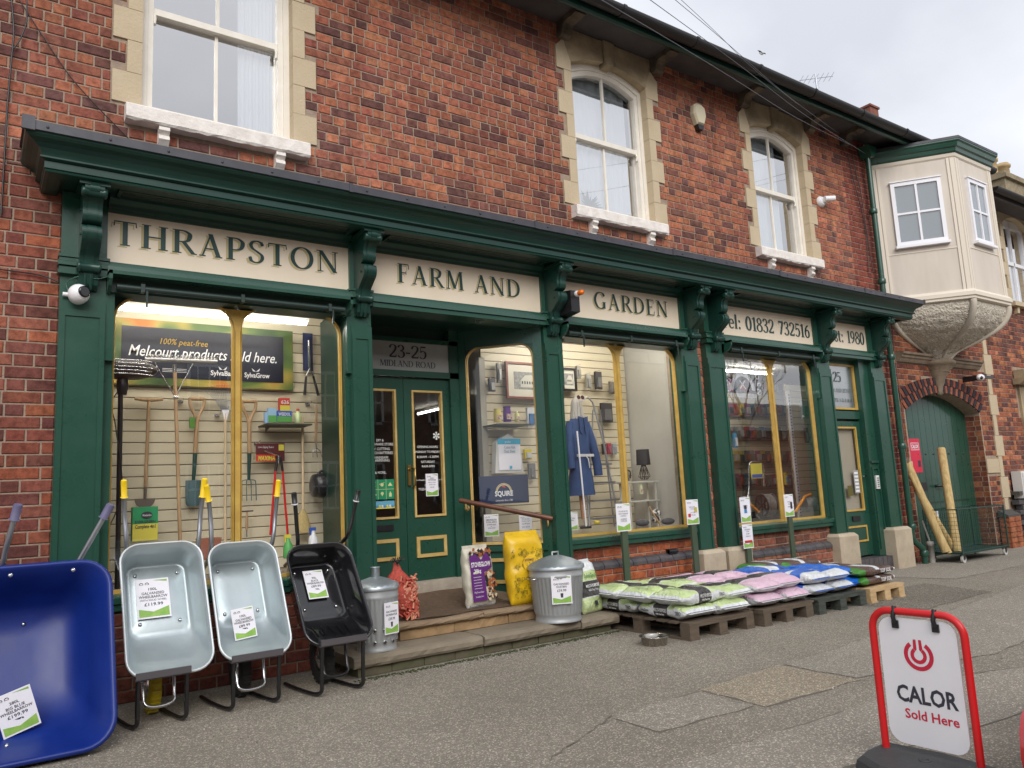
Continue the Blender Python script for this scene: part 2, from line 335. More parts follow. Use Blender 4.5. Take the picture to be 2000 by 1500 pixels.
# serif stroke letters (cap height 1) -------------------------------------------------
TH, TN, SH = .168, .052, .038
def catmull(p, n=7, closed=False):
    out = []; N = len(p)
    g = lambda i: Vector(p[i % N]) if closed else Vector(p[max(0, min(N-1, i))])
    for i in range(N if closed else N-1):
        a, b, c, d = g(i-1), g(i), g(i+1), g(i+2)
        for k in range(n):
            t = k/n; out.append(.5*((2*b)+(-a+c)*t+(2*a-5*b+4*c-d)*t*t+(-a+3*b-3*c+d)*t**3))
    if not closed: out.append(g(N-1))
    return out
def st(p, T=TH, t=TN, closed=False, sm=True):       # stroke with vertical stress
    q = catmull([(a[0], a[1]) for a in p], 7, closed) if sm else [Vector(a) for a in p]
    L = []; R = []; N = len(q)
    for i in range(N):
        d = (q[(i+1) % N]-q[i-1]) if closed else q[min(i+1, N-1)]-q[max(i-1, 0)]
        d.normalize(); w = (t+(T-t)*abs(d.y)**1.6)/2; n = Vector((-d.y, d.x)); L.append(q[i]+n*w); R.append(q[i]-n*w)
    return [[L[i], L[(i+1) % N], R[(i+1) % N], R[i]] for i in range(N if closed else N-1)]
def bar(x0, y0, x1, y1, w):                         # w horizontal width
    return [[(x0-w/2, y0), (x0+w/2, y0), (x1+w/2, y1), (x1-w/2, y1)]]
def hb(x0, x1, y, h=TN): return [[(x0, y-h/2), (x1, y-h/2), (x1, y+h/2), (x0, y+h/2)]]
def sf(x, y, w=.32): return [[(x-w/2, y), (x+w/2, y), (x+w/2, y+SH), (x-w/2, y+SH)]]
def V(x, T=TH, a=0, b=1, s=.32): return bar(x, a, x, b, T)+(sf(x, a, s)+sf(x, b-SH, s) if s else [])
GL = {
 'T': (.78, lambda: bar(.39, 0, .39, 1, TH)+sf(.39, 0)+hb(.02, .76, .975, .05)+[[(.02, .95), (.05, .95), (.05, .80), (.0, .78)], [(.73, .95), (.76, .95), (.78, .78), (.73, .80)]]),
 'H': (.92, lambda: V(.17)+V(.75)+hb(.17, .75, .5)),
 'R': (.82, lambda: V(.17)+st([(.17, .975), (.42, .97), (.60, .87), (.62, .74), (.55, .57), (.38, .5), (.17, .495)])+bar(.76, 0, .40, .5, TH)+sf(.80, 0, .16)),
 'A': (.86, lambda: bar(.12, 0, .43, 1, TN*1.2)+bar(.72, 0, .41, 1, TH)+hb(.22, .62, .34)+sf(.12, 0, .24)+sf(.72, 0, .27)),
 'P': (.72, lambda: V(.17)+st([(.17, .975), (.42, .97), (.60, .86), (.63, .72), (.56, .54), (.40, .46), (.17, .455)])),
 'S': (.62, lambda: st([(.55, .80), (.49, .92), (.33, .985), (.16, .93), (.09, .78), (.17, .62), (.36, .49), (.52, .35), (.53, .18), (.42, .04), (.25, .012), (.11, .08), (.05, .24)], .14)+[[(.53, .78), (.56, .78), (.55, .98), (.53, .98)], [(.04, .02), (.06, .02), (.07, .26), (.04, .26)]]),
 'O': (.98, lambda: st([(.49+.40*cos(a), .5+.49*sin(a)) for a in [k*pi/6 for k in range(12)]], closed=True)),
 'N': (.95, lambda: bar(.15, 0, .15, 1, TN*1.2)+sf(.15, 0, .26)+sf(.11, 1-SH, .26)+bar(.80, 0, .16, 1, TH*1.1)+bar(.80, 0, .80, 1, TN*1.2)+sf(.80, 1-SH, .26)),
 'F': (.68, lambda: V(.17)+hb(.17, .62, .975, .05)+hb(.17, .48, .53)+[[(.60, .95), (.63, .95), (.65, .74), (.61, .74)], [(.46, .42), (.49, .42), (.49, .64), (.46, .64)]]),
 'M': (1.1, lambda: bar(.14, 0, .18, 1, TN*1.2)+sf(.14, 0, .24)+sf(.16, 1-SH, .2)+bar(.54, .05, .20, 1, TH)+bar(.54, .05, .86, 1, TN*1.3)+bar(.95, 0, .90, 1, TH)+sf(.95, 0, .28)+sf(.92, 1-SH, .22)),
 'D': (.92, lambda: V(.17)+st([(.17, .975), (.45, .96), (.70, .80), (.79, .5), (.70, .2), (.45, .04), (.17, .025)])),
 'G': (.95, lambda: st([(.80, .78), (.70, .93), (.50, .985), (.25, .88), (.10, .5), (.25, .12), (.50, .015), (.68, .07), (.77, .16)])+bar(.77, .03, .77, .42, TH)+sf(.77, .42-SH, .28)+[[(.79, .76), (.82, .76), (.81, .98), (.79, .98)]]),
 'E': (.70, lambda: V(.17)+hb(.17, .62, .975, .05)+hb(.17, .64, .025, .05)+hb(.17, .48, .52)+[[(.60, .95), (.62, .95), (.64, .76), (.61, .76)], [(.61, .05), (.64, .05), (.67, .26), (.63, .26)], [(.46, .43), (.48, .43), (.48, .62), (.46, .62)]]),
 'I': (.34, lambda: V(.17)),
 'L': (.68, lambda: V(.17)+hb(.17, .62, .025, .05)+[[(.60, .05), (.63, .05), (.66, .28), (.62, .28)]]),
 ' ': (.40, lambda: []),
 'l': (.30, lambda: bar(.15, 0, .15, 1.02, TH)+sf(.15, 0, .26)),
 'e': (.52, lambda: st([(.10, .36), (.44, .37), (.40, .58), (.26, .65), (.12, .55), (.07, .32), (.14, .09), (.28, .01), (.44, .10)], .13)),
 't': (.38, lambda: bar(.17, .08, .17, .88, TH)+hb(.03, .34, .63)+st([(.17, .14), (.22, .03), (.34, .06)], .1)),
 's': (.42, lambda: st([(.35, .52), (.28, .64), (.15, .64), (.08, .52), (.15, .40), (.30, .28), (.35, .15), (.27, .02), (.13, .02), (.06, .15)], .11)),
 'a': (.5, lambda: bar(.36, .02, .36, .5, .12)+st([(.10, .52), (.22, .65), (.36, .5), (.36, .4), (.18, .33), (.08, .18), (.2, .02), (.36, .14)], .11)),
 ':': (.30, lambda: [[(.08, 0), (.22, 0), (.22, .15), (.08, .15)], [(.08, .48), (.22, .48), (.22, .63), (.08, .63)]]),
 '-': (.42, lambda: hb(.05, .37, .38, .1)),
 '0': (.60, lambda: st([(.30+.22*cos(a), .5+.48*sin(a)) for a in [k*pi/6 for k in range(12)]], closed=True)),
 '1': (.44, lambda: bar(.25, 0, .25, 1, TH)+sf(.25, 0, .34)+[[(.05, .83), (.20, .93), (.20, .99), (.05, .88)]]),
 '2': (.58, lambda: st([(.08, .74), (.14, .92), (.30, .985), (.47, .88), (.48, .68), (.36, .44), (.18, .22), (.06, .06)], .14)+[[(.04, 0), (.52, 0), (.54, .20), (.50, .20), (.46, .11), (.08, .11)]]),
 '3': (.56, lambda: st([(.08, .80), (.18, .96), (.34, .97), (.45, .80), (.40, .62), (.24, .54), (.24, .53), (.42, .46), (.49, .26), (.40, .06), (.22, .012), (.06, .15)], .14)),
 '5': (.56, lambda: hb(.14, .50, .94, .11)+bar(.12, .50, .15, .99, .05)+st([(.12, .52), (.26, .62), (.43, .54), (.49, .32), (.40, .08), (.22, .012), (.06, .12)], .14)),
 '6': (.58, lambda: st([(.46, .95), (.28, .84), (.13, .58), (.10, .32), (.17, .08), (.31, .012), (.46, .12), (.50, .32), (.42, .54), (.28, .58), (.13, .46)], .14)),
 '7': (.56, lambda: [[(.05, .88), (.52, .88), (.54, 1), (.06, 1), (.03, .78), (.06, .78)]]+bar(.22, 0, .48, .9, TH*.9)),
 '8': (.58, lambda: st([(.29, .54), (.13, .66), (.12, .84), (.29, .985), (.46, .84), (.45, .66), (.29, .54)], .13)+st([(.29, .54), (.08, .38), (.09, .12), (.29, .012), (.49, .12), (.50, .38), (.29, .54)], .14)),
 '9': (.58, lambda: st([(.12, .05), (.30, .16), (.45, .42), (.48, .68), (.41, .92), (.27, .985), (.12, .88), (.08, .68), (.16, .46), (.30, .42), (.45, .54)], .14)),
}
def serif(mb, s, M, h, w, cx=0, cy=0, mi=0, z=.002, gap=.0):
    tot = sum(GL[c][0]+gap for c in s); kx = w/tot; x = 0; n = 0
    for c in s:
        for pg in GL[c][1]():
            n += 1; zz = z+.00002*(n % 40)
            mb.add([(cx-w/2+(x+p[0])*kx, cy+(p[1]-.5)*h, zz) for p in pg], [tuple(range(len(pg)))], mi, False, M)
        x += GL[c][0]+gap
def rrect(w, h, r, n=5, cx=0, cy=0):
    out = []
    for (sx, sy, a0) in ((1, 1, 0), (-1, 1, pi/2), (-1, -1, pi), (1, -1, 3*pi/2)):
        for k in range(n+1):
            a = a0+pi/2*k/n; out.append((cx+sx*(w/2-r)+r*cos(a), cy+sy*(h/2-r)+r*sin(a)))
    return out
# ================================================================== ground
def ground_poly(name, pts, z, m, jag=.02, kind='structure', seed=1):
    rnd = random.Random(seed); out = []
    for i in range(len(pts)):
        a = Vector(pts[i]); b = Vector(pts[(i+1) % len(pts)]); n = max(1, int((b-a).length/.12))
        for k in range(n):
            p = a+(b-a)*k/n; out.append((p.x+rnd.uniform(-jag, jag), p.y+rnd.uniform(-jag, jag), z))
    me = MB().poly(out); o = me.build(name, m); o['kind'] = kind; return o
g = MB(); g.poly([(-150, -150, 0), (250, -150, 0), (250, 150, 0), (-150, 150, 0)]); g.build('asphalt_pavement', ASPH, kind='structure')
def patch(pts, m, seed, grow=.001):
    c = sum((Vector(p) for p in pts), Vector((0, 0)))/len(pts)
    big = [tuple(Vector(p)+(Vector(p)-c).normalized()*grow) for p in pts]
    ground_poly('patch_joint', big, .0015, CRACK, .018, seed=seed+50); ground_poly('asphalt_patch', pts, .003, m, .016, seed=seed)
patch([(3.46, 3.19), (4.24, 3.24), (4.22, 2.69), (3.42, 2.70)], ASPH3, 3)
patch([(2.74, 3.14), (3.42, 3.16), (3.38, 2.76), (2.73, 2.80)], ASPH2, 4)
patch([(4.28, 3.20), (12, 3.9), (12, 2.9), (5.4, 2.45), (4.26, 2.72)], ASPH2, 5)
#patch([(-1, 3.05), (1.2, 3.22), (1.95, 3.2), (2.0, 2.86), (1.4, 2.75), (-1, 2.6)], ASPH2, 6)
patch([(2.05, 2.45), (4.2, 2.38), (7, 1.9), (7, .9), (4.3, 1.8), (2.1, 2.05)], ASPH2, 7)
patch([(6.6, 4.35), (7.55, 4.5), (8.4, 4.42), (8.1, 3.65), (6.8, 3.6)], ASPH4, 8)
patch([(8.6, 5.38), (20, 5.6), (22, 4.2), (8.9, 4.35)], ASPH2, 9)
ground_poly('asphalt_patch', [(4.7, 1.75), (7, 1.5), (7, .6), (4.2, .9)], .0045, ASPH4, .03, seed=13)
cr_ = MB()                                           # wandering cracks
for sd_, pts in ((2, [(2.1, 2.85), (2.75, 3.15)]), (4, [(4.22, 2.67), (4.6, 2.4), (5.6, 2.0)]), ):
    rnd = random.Random(sd_); q = catmull(pts, 14); L = []; 
    for i, p in enumerate(q):
        w = rnd.uniform(.001, .005); p = Vector((p.x+rnd.uniform(-.015, .015), p.y+rnd.uniform(-.015, .015))); L.append([(p.x, p.y-w, .0052), (p.x, p.y+w, .0052)])
    cr_.loft(L, closed=False, smooth=False)
cr_.build('pavement_crack', CRACK, kind='structure')
gr = MB(); rnd = random.Random(5)
for i in range(900):
    if i < 520: x = rnd.uniform(2.1, 4.7); y = 4.9-abs(rnd.gauss(0, .10))
    elif i < 700: x = rnd.uniform(.3, 2.2); y = rnd.uniform(4.3, 4.9)
    else: x = rnd.uniform(1.0, 6.5); y = rnd.uniform(2.0, 4.6)
    s = rnd.uniform(.0015, .0045)*(1 if i < 700 else 1.3)
    gr.ball((x, y, .002+s*.4), s, 5, mi=int(rnd.random() < .35), sz=.7)
o = gr.build('loose_grit', [mat('grey_grit', (.22, .20, .17), .9), mat('pale_grit', (.6, .57, .52), .9)]); o['kind'] = 'stuff'
mo = MB()
for i in range(700):
    x = rnd.uniform(2.1, 4.6); y = 4.925-abs(rnd.gauss(0, .03)); mo.ball((x, y, .004), rnd.uniform(.004, .010), 5, sz=.5)
o = mo.build('moss', mat('green_moss', (.05, .065, .02), .95)); o['kind'] = 'stuff'

# ================================================================== shop building
SHOP = thing('shop_building', 'two storey red brick shop with dark green timber shopfront and stone window surrounds', 'shop')
BR = []                                                # every brick: x0,x1,z0,z1,col,yf
RED1 = [(.43, .160, .092), (.48, .195, .108), (.39, .142, .088), (.34, .125, .086), (.45, .175, .100)]
DRK1 = [(.25, .110, .082), (.20, .090, .074), (.30, .125, .086), (.17, .080, .070), (.35, .135, .088)]
PIER = [(.30, .10, .062), (.26, .085, .058), (.36, .115, .062), (.22, .075, .056), (.31, .11, .075)]
RISE = [(.44, .13, .055), (.49, .155, .065), (.38, .105, .05), (.30, .10, .065)]
RISE2 = [(.36, .14, .09), (.30, .11, .075), (.22, .09, .065), (.42, .18, .11)]
PLAIN = [(.24, .068, .05), (.27, .075, .05), (.22, .06, .045), (.25, .075, .056)]
def jitter(c, k=.12):
    f = random.uniform(1-k, 1+k); return tuple(min(1, v*f*random.uniform(.95, 1.05)) for v in c)
JT = .0058
def bricks(x0, x1, z0, z1, holes, pal, yf=5.5, darkp=.45, bond='eng', skip=None, out=None, sl=.212, ch=.077):
    out = BR if out is None else out
    k0 = int(math.floor(z0/ch)); k1 = int(math.ceil(z1/ch))
    for k in range(k0, k1):
        za, zb = max(z0, k*ch), min(z1, (k+1)*ch)
        if zb-za < .02: continue
        rr = random.Random(k*31+int(x0*100)); x = x0-rr.uniform(0, sl); head = (k % 2 == 0) if bond == 'eng' else None
        if bond == 'fle': x = x0-(.11 if k % 2 else .02); n = k % 2
        j = 0
        while x < x1:
            if bond == 'fle': isH = (j+n) % 2 == 0
            elif bond == 'str': isH = False
            else: isH = (rr.random() < (.90 if head else .38))
            w = (sl*.5 if isH else sl)*rr.uniform(.96, 1.04); j += 1
            a, b = x+JT, x+w-JT; x += w
            a, b = max(a, x0), min(b, x1)
            if b-a < .015: continue
            segs = [(a, b)]
            for (hx0, hx1, hz0, hz1) in holes:
                if zb-.004 > hz0+.012 and za+.004 < hz1-.012:
                    ns = []
                    for (p, q) in segs:
                        if q <= hx0 or p >= hx1: ns.append((p, q))
                        else:
                            if hx0-.006-p > .02: ns.append((p, hx0-.006))
                            if q-hx1-.006 > .02: ns.append((hx1+.006, q))
                    segs = ns
            for (p, q) in segs:
                if isinstance(pal, tuple): c = random.choice(pal[1] if random.random() < (darkp*.45 if isH else min(1, darkp*1.45)) else pal[0])
                else: c = random.choice(pal)
                out.append((p, q, za+.0050, zb-.0050, jitter(c), yf+random.uniform(-.0018, .0018)))
def quoins(c0, c1, zs=(3.945, 4.175, 4.415, 4.65, 4.89, 5.13, 5.365, 5.60)):
    h = [(c0-.004, c1+.004, 3.94, 5.64)]
    for i in range(7):
        w = .185 if i % 2 == 0 else .095
        h.append((c0-w-.004, c1+w+.004, zs[i], zs[i+1]))
    h.append((c0-.10, c1+.12, 5.58, 5.845)); h.append((c0-.10, c1+.11, 3.80, 3.935)); return h
WIN = [(.86, 1.935), (4.81, 5.865), (7.63, 8.68)]
holes = sum([quoins(a, b) for a, b in WIN], [])
bricks(-2.5, 9.62, 3.36, 5.93, holes, (RED1, DRK1), darkp=.40)
bricks(9.62, 10.22, 3.36, 5.93, [], PLAIN, bond='fle')
bricks(-2.5, .405, 0, 3.36, [], (PIER, [(.16, .06, .05), (.20, .075, .06)]), darkp=.3, bond='fle')
bricks(6.20, 6.46, .0, 3.1, [], (PIER, RED1), darkp=.5)
bricks(.66, 2.42, 0, .56, [], [(.22, .075, .055), (.18, .065, .05), (.26, .085, .055)], yf=5.46, bond='fle')
bricks(4.36, 6.06, 0, .44, [], RISE, yf=5.44, bond='fle'); bricks(4.36, 6.06, .47, .64, [], RISE, yf=5.50, bond='str')
bricks(6.66, 8.42, 0, .355, [], RISE2, yf=5.44, bond='fle'); bricks(6.66, 8.42, .43, .64, [], RISE2, yf=5.50, bond='fle')
bricks(9.90, 10.22, 0, 3.36, [], PLAIN+RED1[:2], bond='fle')
# mortar backing ----------------------------------------------------------------------
bk = MB(); yb0, yb1 = 5.507, 5.80
def mwall(x0, x1, z0, z1, y=yb0, y1=yb1): bk.box(x0, x1, y, y1, z0, z1)
xs = [-2.5]+[v for a, b in WIN for v in (a, b)]+[10.24]
for i in range(0, 8, 2): mwall(xs[i]+(.03 if i else 0), xs[i+1]-(.03 if i < 6 else 0), 3.36, 5.96)
for a, b in WIN: mwall(a-.03, b+.03, 3.36, 3.80); mwall(a-.03, b+.03, 5.70, 5.96)
mwall(-2.5, .42, -.3, 3.36); mwall(6.18, 6.48, -.3, 3.36); mwall(.42, 10.24, 2.72, 3.36, 5.56, 5.615)
mwall(.42, 2.5, -.3, .57, 5.468); mwall(4.3, 6.18, -.3, .44, 5.448, 5.6); mwall(4.3, 6.18, .44, .64, 5.508); mwall(6.48, 8.5, -.3, .355, 5.448, 5.6); mwall(6.48, 8.5, .355, .64, 5.508); mwall(9.9, 10.24, -.3, 3.36)
bk.build('wall', MORTAR, SHOP)
# choose the 300 largest in view as single parts
def area(b):
    x, y, w = proj(((b[0]+b[1])/2, b[5], (b[2]+b[3])/2))
    if not (-15 < x < 2010 and -10 < y < 1495): return 0
    if b[3] < .95 and b[0] < 2.5: return 0
    if b[3] < 3.48 and b[0] > .45 and b[2] > 3.2: return 0
    d = Vector((b[0], b[5], b[2]-CAMZ)); return (b[1]-b[0])*(b[3]-b[2])/(w*w)*(abs(d.y)/d.length)
BR.sort(key=area, reverse=True)
shared = {}
def single_bricks(lst, parent, base=None):
    for (a, b, c, d, col, yf) in lst:
        w, h = round(b-a, 2), round(d-c, 3)
        if (w, h) not in shared:
            me = MB().brick(-w/2, w/2, -h/2, h/2, 0, .02).build('brick', BRK_O); shared[(w, h)] = me.data; bpy.data.objects.remove(me)
        o = link('brick', shared[(w, h)], parent); o.location = ((a+b)/2, yf, (c+d)/2); o.color = (*col, 1)
        o.scale = ((b-a)/w, 1, (d-c)/h); o.rotation_euler = (0, random.uniform(-.008, .008), random.uniform(-.006, .006))
single_bricks(BR[:296], SHOP)
bj = MB()
for (a, b, c, d, col, yf) in BR[296:]: bj.brick(a, b, c, d, yf, .02, col=col)
bj.build('brickwork', BRK_A, SHOP, kind='stuff')
# blue brick plinth course
for x0, x1, z, n in ((4.42, 6.04, .44, 9), (6.70, 8.40, .355, 9)):
    for i in range(n):
        a = x0+(x1-x0)*i/n; b = x0+(x1-x0)*(i+1)/n-.008
        MB().prism([(5.435, z), (5.435, z+.03), (5.455, z+.055), (5.497, z+.075), (5.56, z+.075), (5.56, z)], a, b, 'x').build('plinth_brick', DARKBR, SHOP)
# stone quoins and arches -----------------------------------------------------------------
zs = (3.945, 4.175, 4.415, 4.65, 4.89, 5.13, 5.365, 5.60)
arcz = lambda x, a, b, e=0: 5.47+e+.13*(1-((x-(a+b)/2)/((b-a)/2))**2)
for a, b in WIN:
    for i in range(6):
        w = .185 if i % 2 == 0 else .095
        for x0, x1 in ((a-w, a), (b, b+w)):
            j = random.uniform(-.002, .002)
            MB().box(x0, x1, 5.492+j, 5.70, zs[i]+.002, zs[i+1]-.002).build('quoin_stone', STONE, SHOP)
    n = 10; c = (a+b)/2                               # springer stones + two arch stones + keystone
    for sgn in (-1, 1):
        e = a if sgn < 0 else b; o = e+sgn*.185; tz = 5.62
        pl = [(e, 5.367), (o, 5.367), (o, 5.60), (e+sgn*.085, 5.70), (e, 5.472)]
        MB().prism(pl if sgn < 0 else pl[::-1], 5.491, 5.70, 'y').build('springer_stone', STONE, SHOP)
        pts = [(e, 5.474), (e+sgn*.083, 5.703), (e+sgn*.06, 5.80), (c+sgn*.08, 5.84)]
        xs_ = [c+sgn*.08+(e-c-sgn*.08)*k/n for k in range(n)]; pts += [(x, arcz(x, a, b)) for x in xs_]
        MB().prism(pts, 5.490, 5.70, 'y').build('arch_stone', STONED, SHOP)
    MB().prism([(c-.05, 5.565), (c+.05, 5.565), (c+.075, 5.84), (c-.075, 5.84)], 5.468, 5.70, 'y').build('keystone', STONED, SHOP)
    s = MB(); rr = random.Random(int(a*10))                      # worn painted sill
    N = 22; rings = []
    for k in range(N+1):
        x = a-.105+(b-a+.21)*k/N; q = lambda t: rr.uniform(-t, t)
        rings.append([(x, 5.60, 3.80), (x, 5.425+q(.003), 3.80+q(.006)), (x, 5.413+q(.003), 3.815+q(.003)), (x, 5.413+q(.002), 3.905), (x, 5.425, 3.918+q(.002)), (x, 5.60, 3.938)])
    s.loft(rings, smooth=False, cap0=True, cap1=True); s.build('sill', SILLW, SHOP)
    for x in (a+.14, b-.12):
        MB().prism([(5.505, 3.798), (5.43, 3.798), (5.425, 3.77), (5.455, 3.745), (5.44, 3.735), (5.435, 3.71), (5.47, 3.675), (5.47, 3.655), (5.485, 3.62), (5.505, 3.62)], x-.035, x+.035, 'x').build('sill_bracket', SILLW, SHOP)
# sash windows ---------------------------------------------------------------------------
def sash(a, b, Y=5.60, curtain='net', idx=0):
    c = (a+b)/2; n = 12; f = MB()
    A = [(a-.02, 3.93), (b+.02, 3.93)]
    outer = [(a-.03, 3.93)]+[(a-.03+(b-a+.06)*k/n, 5.50+.13*(1-((k/n-.5)*2)**2)) for k in range(n+1)]+[(b+.03, 3.93)]
    inner = [(a+.085, 4.0)]+[(a+.085+(b-a-.17)*k/n, 5.375+.12*(1-((k/n-.5)*2)**2)) for k in range(n+1)]+[(b-.085, 4.0)]
    def ring(O, I, y0, y1, mb):
        m_ = len(O)
        mb.add([(p[0], y0, p[1]) for p in O]+[(p[0], y0, p[1]) for p in I]+[(p[0], y1, p[1]) for p in O]+[(p[0], y1, p[1]) for p in I],
               [q for i in range(m_) for j in [(i+1) % m_] for q in ((i, j, m_+j, m_+i), (2*m_+i, 3*m_+i, 3*m_+j, 2*m_+j), (m_+i, m_+j, 3*m_+j, 3*m_+i))])
    ring(outer, inner, Y, Y+.11, f)
    w = f.build('window', WHITE, SHOP)
    r = MB()
    bead = [(a+.045, 3.96)]+[(a+.045+(b-a-.09)*k/n, 5.42+.125*(1-((k/n-.5)*2)**2)) for k in range(n+1)]+[(b-.045, 3.96)]
    ring(outer, bead, Y-.018, Y, r); r.build('outer_bead', WHITE, w)
    u = MB(); u.box(a+.04, b-.04, Y+.012, Y+.05, 4.735, 4.785); u.box(c-.011, c+.011, Y+.015, Y+.045, 4.78, 5.49)
    for x in (a+.095, b-.095):
        u.tube([(x, Y+.02, 4.735), (x, Y+.0, 4.70), (x, Y+.02, 4.67), (x, Y+.01, 4.655)], .012, 6)
    u.build('upper_sash', WHITE, w)
    l = MB(); l.box(a+.05, b-.05, Y+.055, Y+.09, 4.735, 4.775); l.box(a+.05, b-.05, Y+.02, Y+.085, 3.95, 4.02); l.box(c-.011, c+.011, Y+.055, Y+.085, 4.02, 4.735)
    l.box(a+.05, a+.09, Y+.055, Y+.09, 4.0, 4.74); l.box(b-.09, b-.05, Y+.055, Y+.09, 4.0, 4.74); l.build('lower_sash', WHITE, w)
    for s in (-1, 1):
        x0, x1 = (a+.07, c-.008) if s < 0 else (c+.008, b-.07)
        MB().poly([(x0, Y+.03, 4.76), (x1, Y+.03, 4.76), (x1, Y+.03, 5.50), (x0, Y+.03, 5.50)]).build('pane', GLASSUP, w)
        MB().poly([(x0, Y+.07, 4.0), (x1, Y+.07, 4.0), (x1, Y+.07, 4.75), (x0, Y+.07, 4.75)]).build('pane', GLASSUP, w)
    cu = MB()
    def drape(x0, x1, y=Y+.13, amp=.014, n=40):
        cu.loft([[(x0+(x1-x0)*k/n, y+amp*sin(k*1.7)+amp*.5*sin(k*.9), z) for k in range(n+1)] for z in (3.95, 4.4, 5.0, 5.79)], closed=False)
    if idx == 0: drape(b-.36, b-.06)
    elif idx == 1: drape(a+.05, b-.14)
    else: drape(a+.05, b-.30)
    cu.build('curtain', CURT, w)
    if idx == 1:
        pm_ = MB(); rp = random.Random(2); c0_ = Vector((a+.30, Y+.105, 3.97))
        for k in range(26):
            an = rp.uniform(-1.35, 1.35); L_ = rp.uniform(.14, .24); d_ = Vector((sin(an), 0, cos(an))); e_ = c0_+Vector((0, 0, .06)); s_ = Vector((cos(an), 0, -sin(an)))*.011
            pm_.add([e_-s_*.4, e_+s_*.4, e_+d_*L_*.55+s_, e_+d_*L_-Vector((0, 0, .02)), e_+d_*L_*.55-s_], [(0, 1, 2, 3, 4)])
        pm_.lathe([(.03, 0), (.045, .07)], 10, M=Matrix.Translation(c0_)); tag(pm_.build('palm_plant', mat('grey_green_leaf', (.10, .14, .11), .6)), 'spiky potted palm on the sill inside the first arched window', 'plant')
    rm = MB(); rm.box(a-.1, b+.1, 7.2, 7.25, 3.7, 5.9); rm.box(a-.1, b+.1, 5.72, 7.2, 5.80, 5.85); rm.box(a-.15, a-.1, 5.72, 7.2, 3.7, 5.9); rm.box(b+.1, b+.15, 5.72, 7.2, 3.7, 5.9); rm.box(a-.1, b+.1, 5.81, 7.2, 3.72, 3.76)
    rm.build('room', mat('upstairs_room', (.45, .47, .50), .8), w)
for i, (a, b) in enumerate(WIN): sash(a, b, idx=i)
# eaves --------------------------------------------------------------------------------
MB().prism([(5.80, 5.965), (5.80, 5.935), (5.50, 5.935), (5.06, 5.80), (5.06, 5.83)], -2.5, 12.95, 'x').build('soffit', mat('matt_dark_soffit', (.006, .022, .018), .8, spec=.15), SHOP)
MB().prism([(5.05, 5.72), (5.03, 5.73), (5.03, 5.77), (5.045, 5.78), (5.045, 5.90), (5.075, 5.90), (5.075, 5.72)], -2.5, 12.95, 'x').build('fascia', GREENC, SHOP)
gp = [(4.965+.068*cos(a), 5.815+.062*sin(a)) for a in [pi+pi*k/10 for k in range(11)]]
MB().prism(gp+[(5.028, 5.83), (4.902, 5.83)], -2.5, 12.95, 'x').build('gutter', GUTTER, SHOP)
for x in [-.2+1.05*k for k in range(11)]:
    q = [(4.965+.075*cos(a), 5.815+.069*sin(a)) for a in [pi+pi*k/10 for k in range(11)]]
    MB().prism(q+[(5.032, 5.836), (4.896, 5.836)], x-.02, x+.02, 'x').build('gutter_joint', GUTTER, SHOP)
MB().prism([(4.93, 5.85), (9.5, 8.5), (14.0, 5.85)], -2.5, 12.95, 'x').build('roof', mat('slate_roof', (.06, .055, .055), .7, col2=(.09, .08, .08)), SHOP)
for x in (-.67, .80, 2.05, 3.4, 4.72, 6.04, 7.53, 8.87, 9.68):
    MB().prism([(5.52, 5.93), (5.19, 5.835), (5.19, 5.80), (5.225, 5.80), (5.24, 5.795), (5.27, 5.79), (5.30, 5.80), (5.38, 5.79), (5.40, 5.76), (5.42, 5.70), (5.45, 5.68), (5.52, 5.68)], x-.065, x+.065, 'x').build('eaves_bracket', BRKT, SHOP)

# ---------------------------------------------------------------- shopfront cornice
XL, XR, DM = .165, 10.31, .51
def sweep_ret(prof, name, m):                     # prof: (projection, z) mitred round both ends
    R = []
    for (d, z) in prof: R.append([(XL+(DM-d), 5.52, z), (XL+(DM-d), 5.5-d, z), (XR-(DM-d), 5.5-d, z), (XR-(DM-d), 5.52, z)])
    mb = MB(); n = len(R)
    mb.add([p for r in R for p in r], [(i*4+k, i*4+k+1, (i+1)*4+k+1, (i+1)*4+k) for i in range(n-1) for k in range(3)])
    return mb.build(name, m, SHOP)
crown = [(.505, 3.40), (.500, 3.382), (.485, 3.368), (.455, 3.352), (.428, 3.332), (.412, 3.305), (.408, 3.290), (.420, 3.286), (.420, 3.276), (.40, 3.268), (.385, 3.264)]
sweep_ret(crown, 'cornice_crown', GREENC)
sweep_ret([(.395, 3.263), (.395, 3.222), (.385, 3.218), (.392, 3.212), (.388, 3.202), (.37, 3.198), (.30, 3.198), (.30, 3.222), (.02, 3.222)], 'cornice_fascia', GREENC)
for i in range(6):
    a, b = ((.70, 2.3), (2.6, 4.15), (4.5, 5.95), (6.1, 6.5), (6.8, 8.3), (8.75, 9.5))[i]
    p = MB(); p.box(a, b, 5.22, 5.40, 3.215, 3.221, 0); 
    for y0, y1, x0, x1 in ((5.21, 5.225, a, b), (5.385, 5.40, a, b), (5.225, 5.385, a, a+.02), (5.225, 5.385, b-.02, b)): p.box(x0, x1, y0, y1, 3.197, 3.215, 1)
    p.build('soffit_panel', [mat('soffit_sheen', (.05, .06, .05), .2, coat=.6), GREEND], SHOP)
x = XL-.002; k = 0
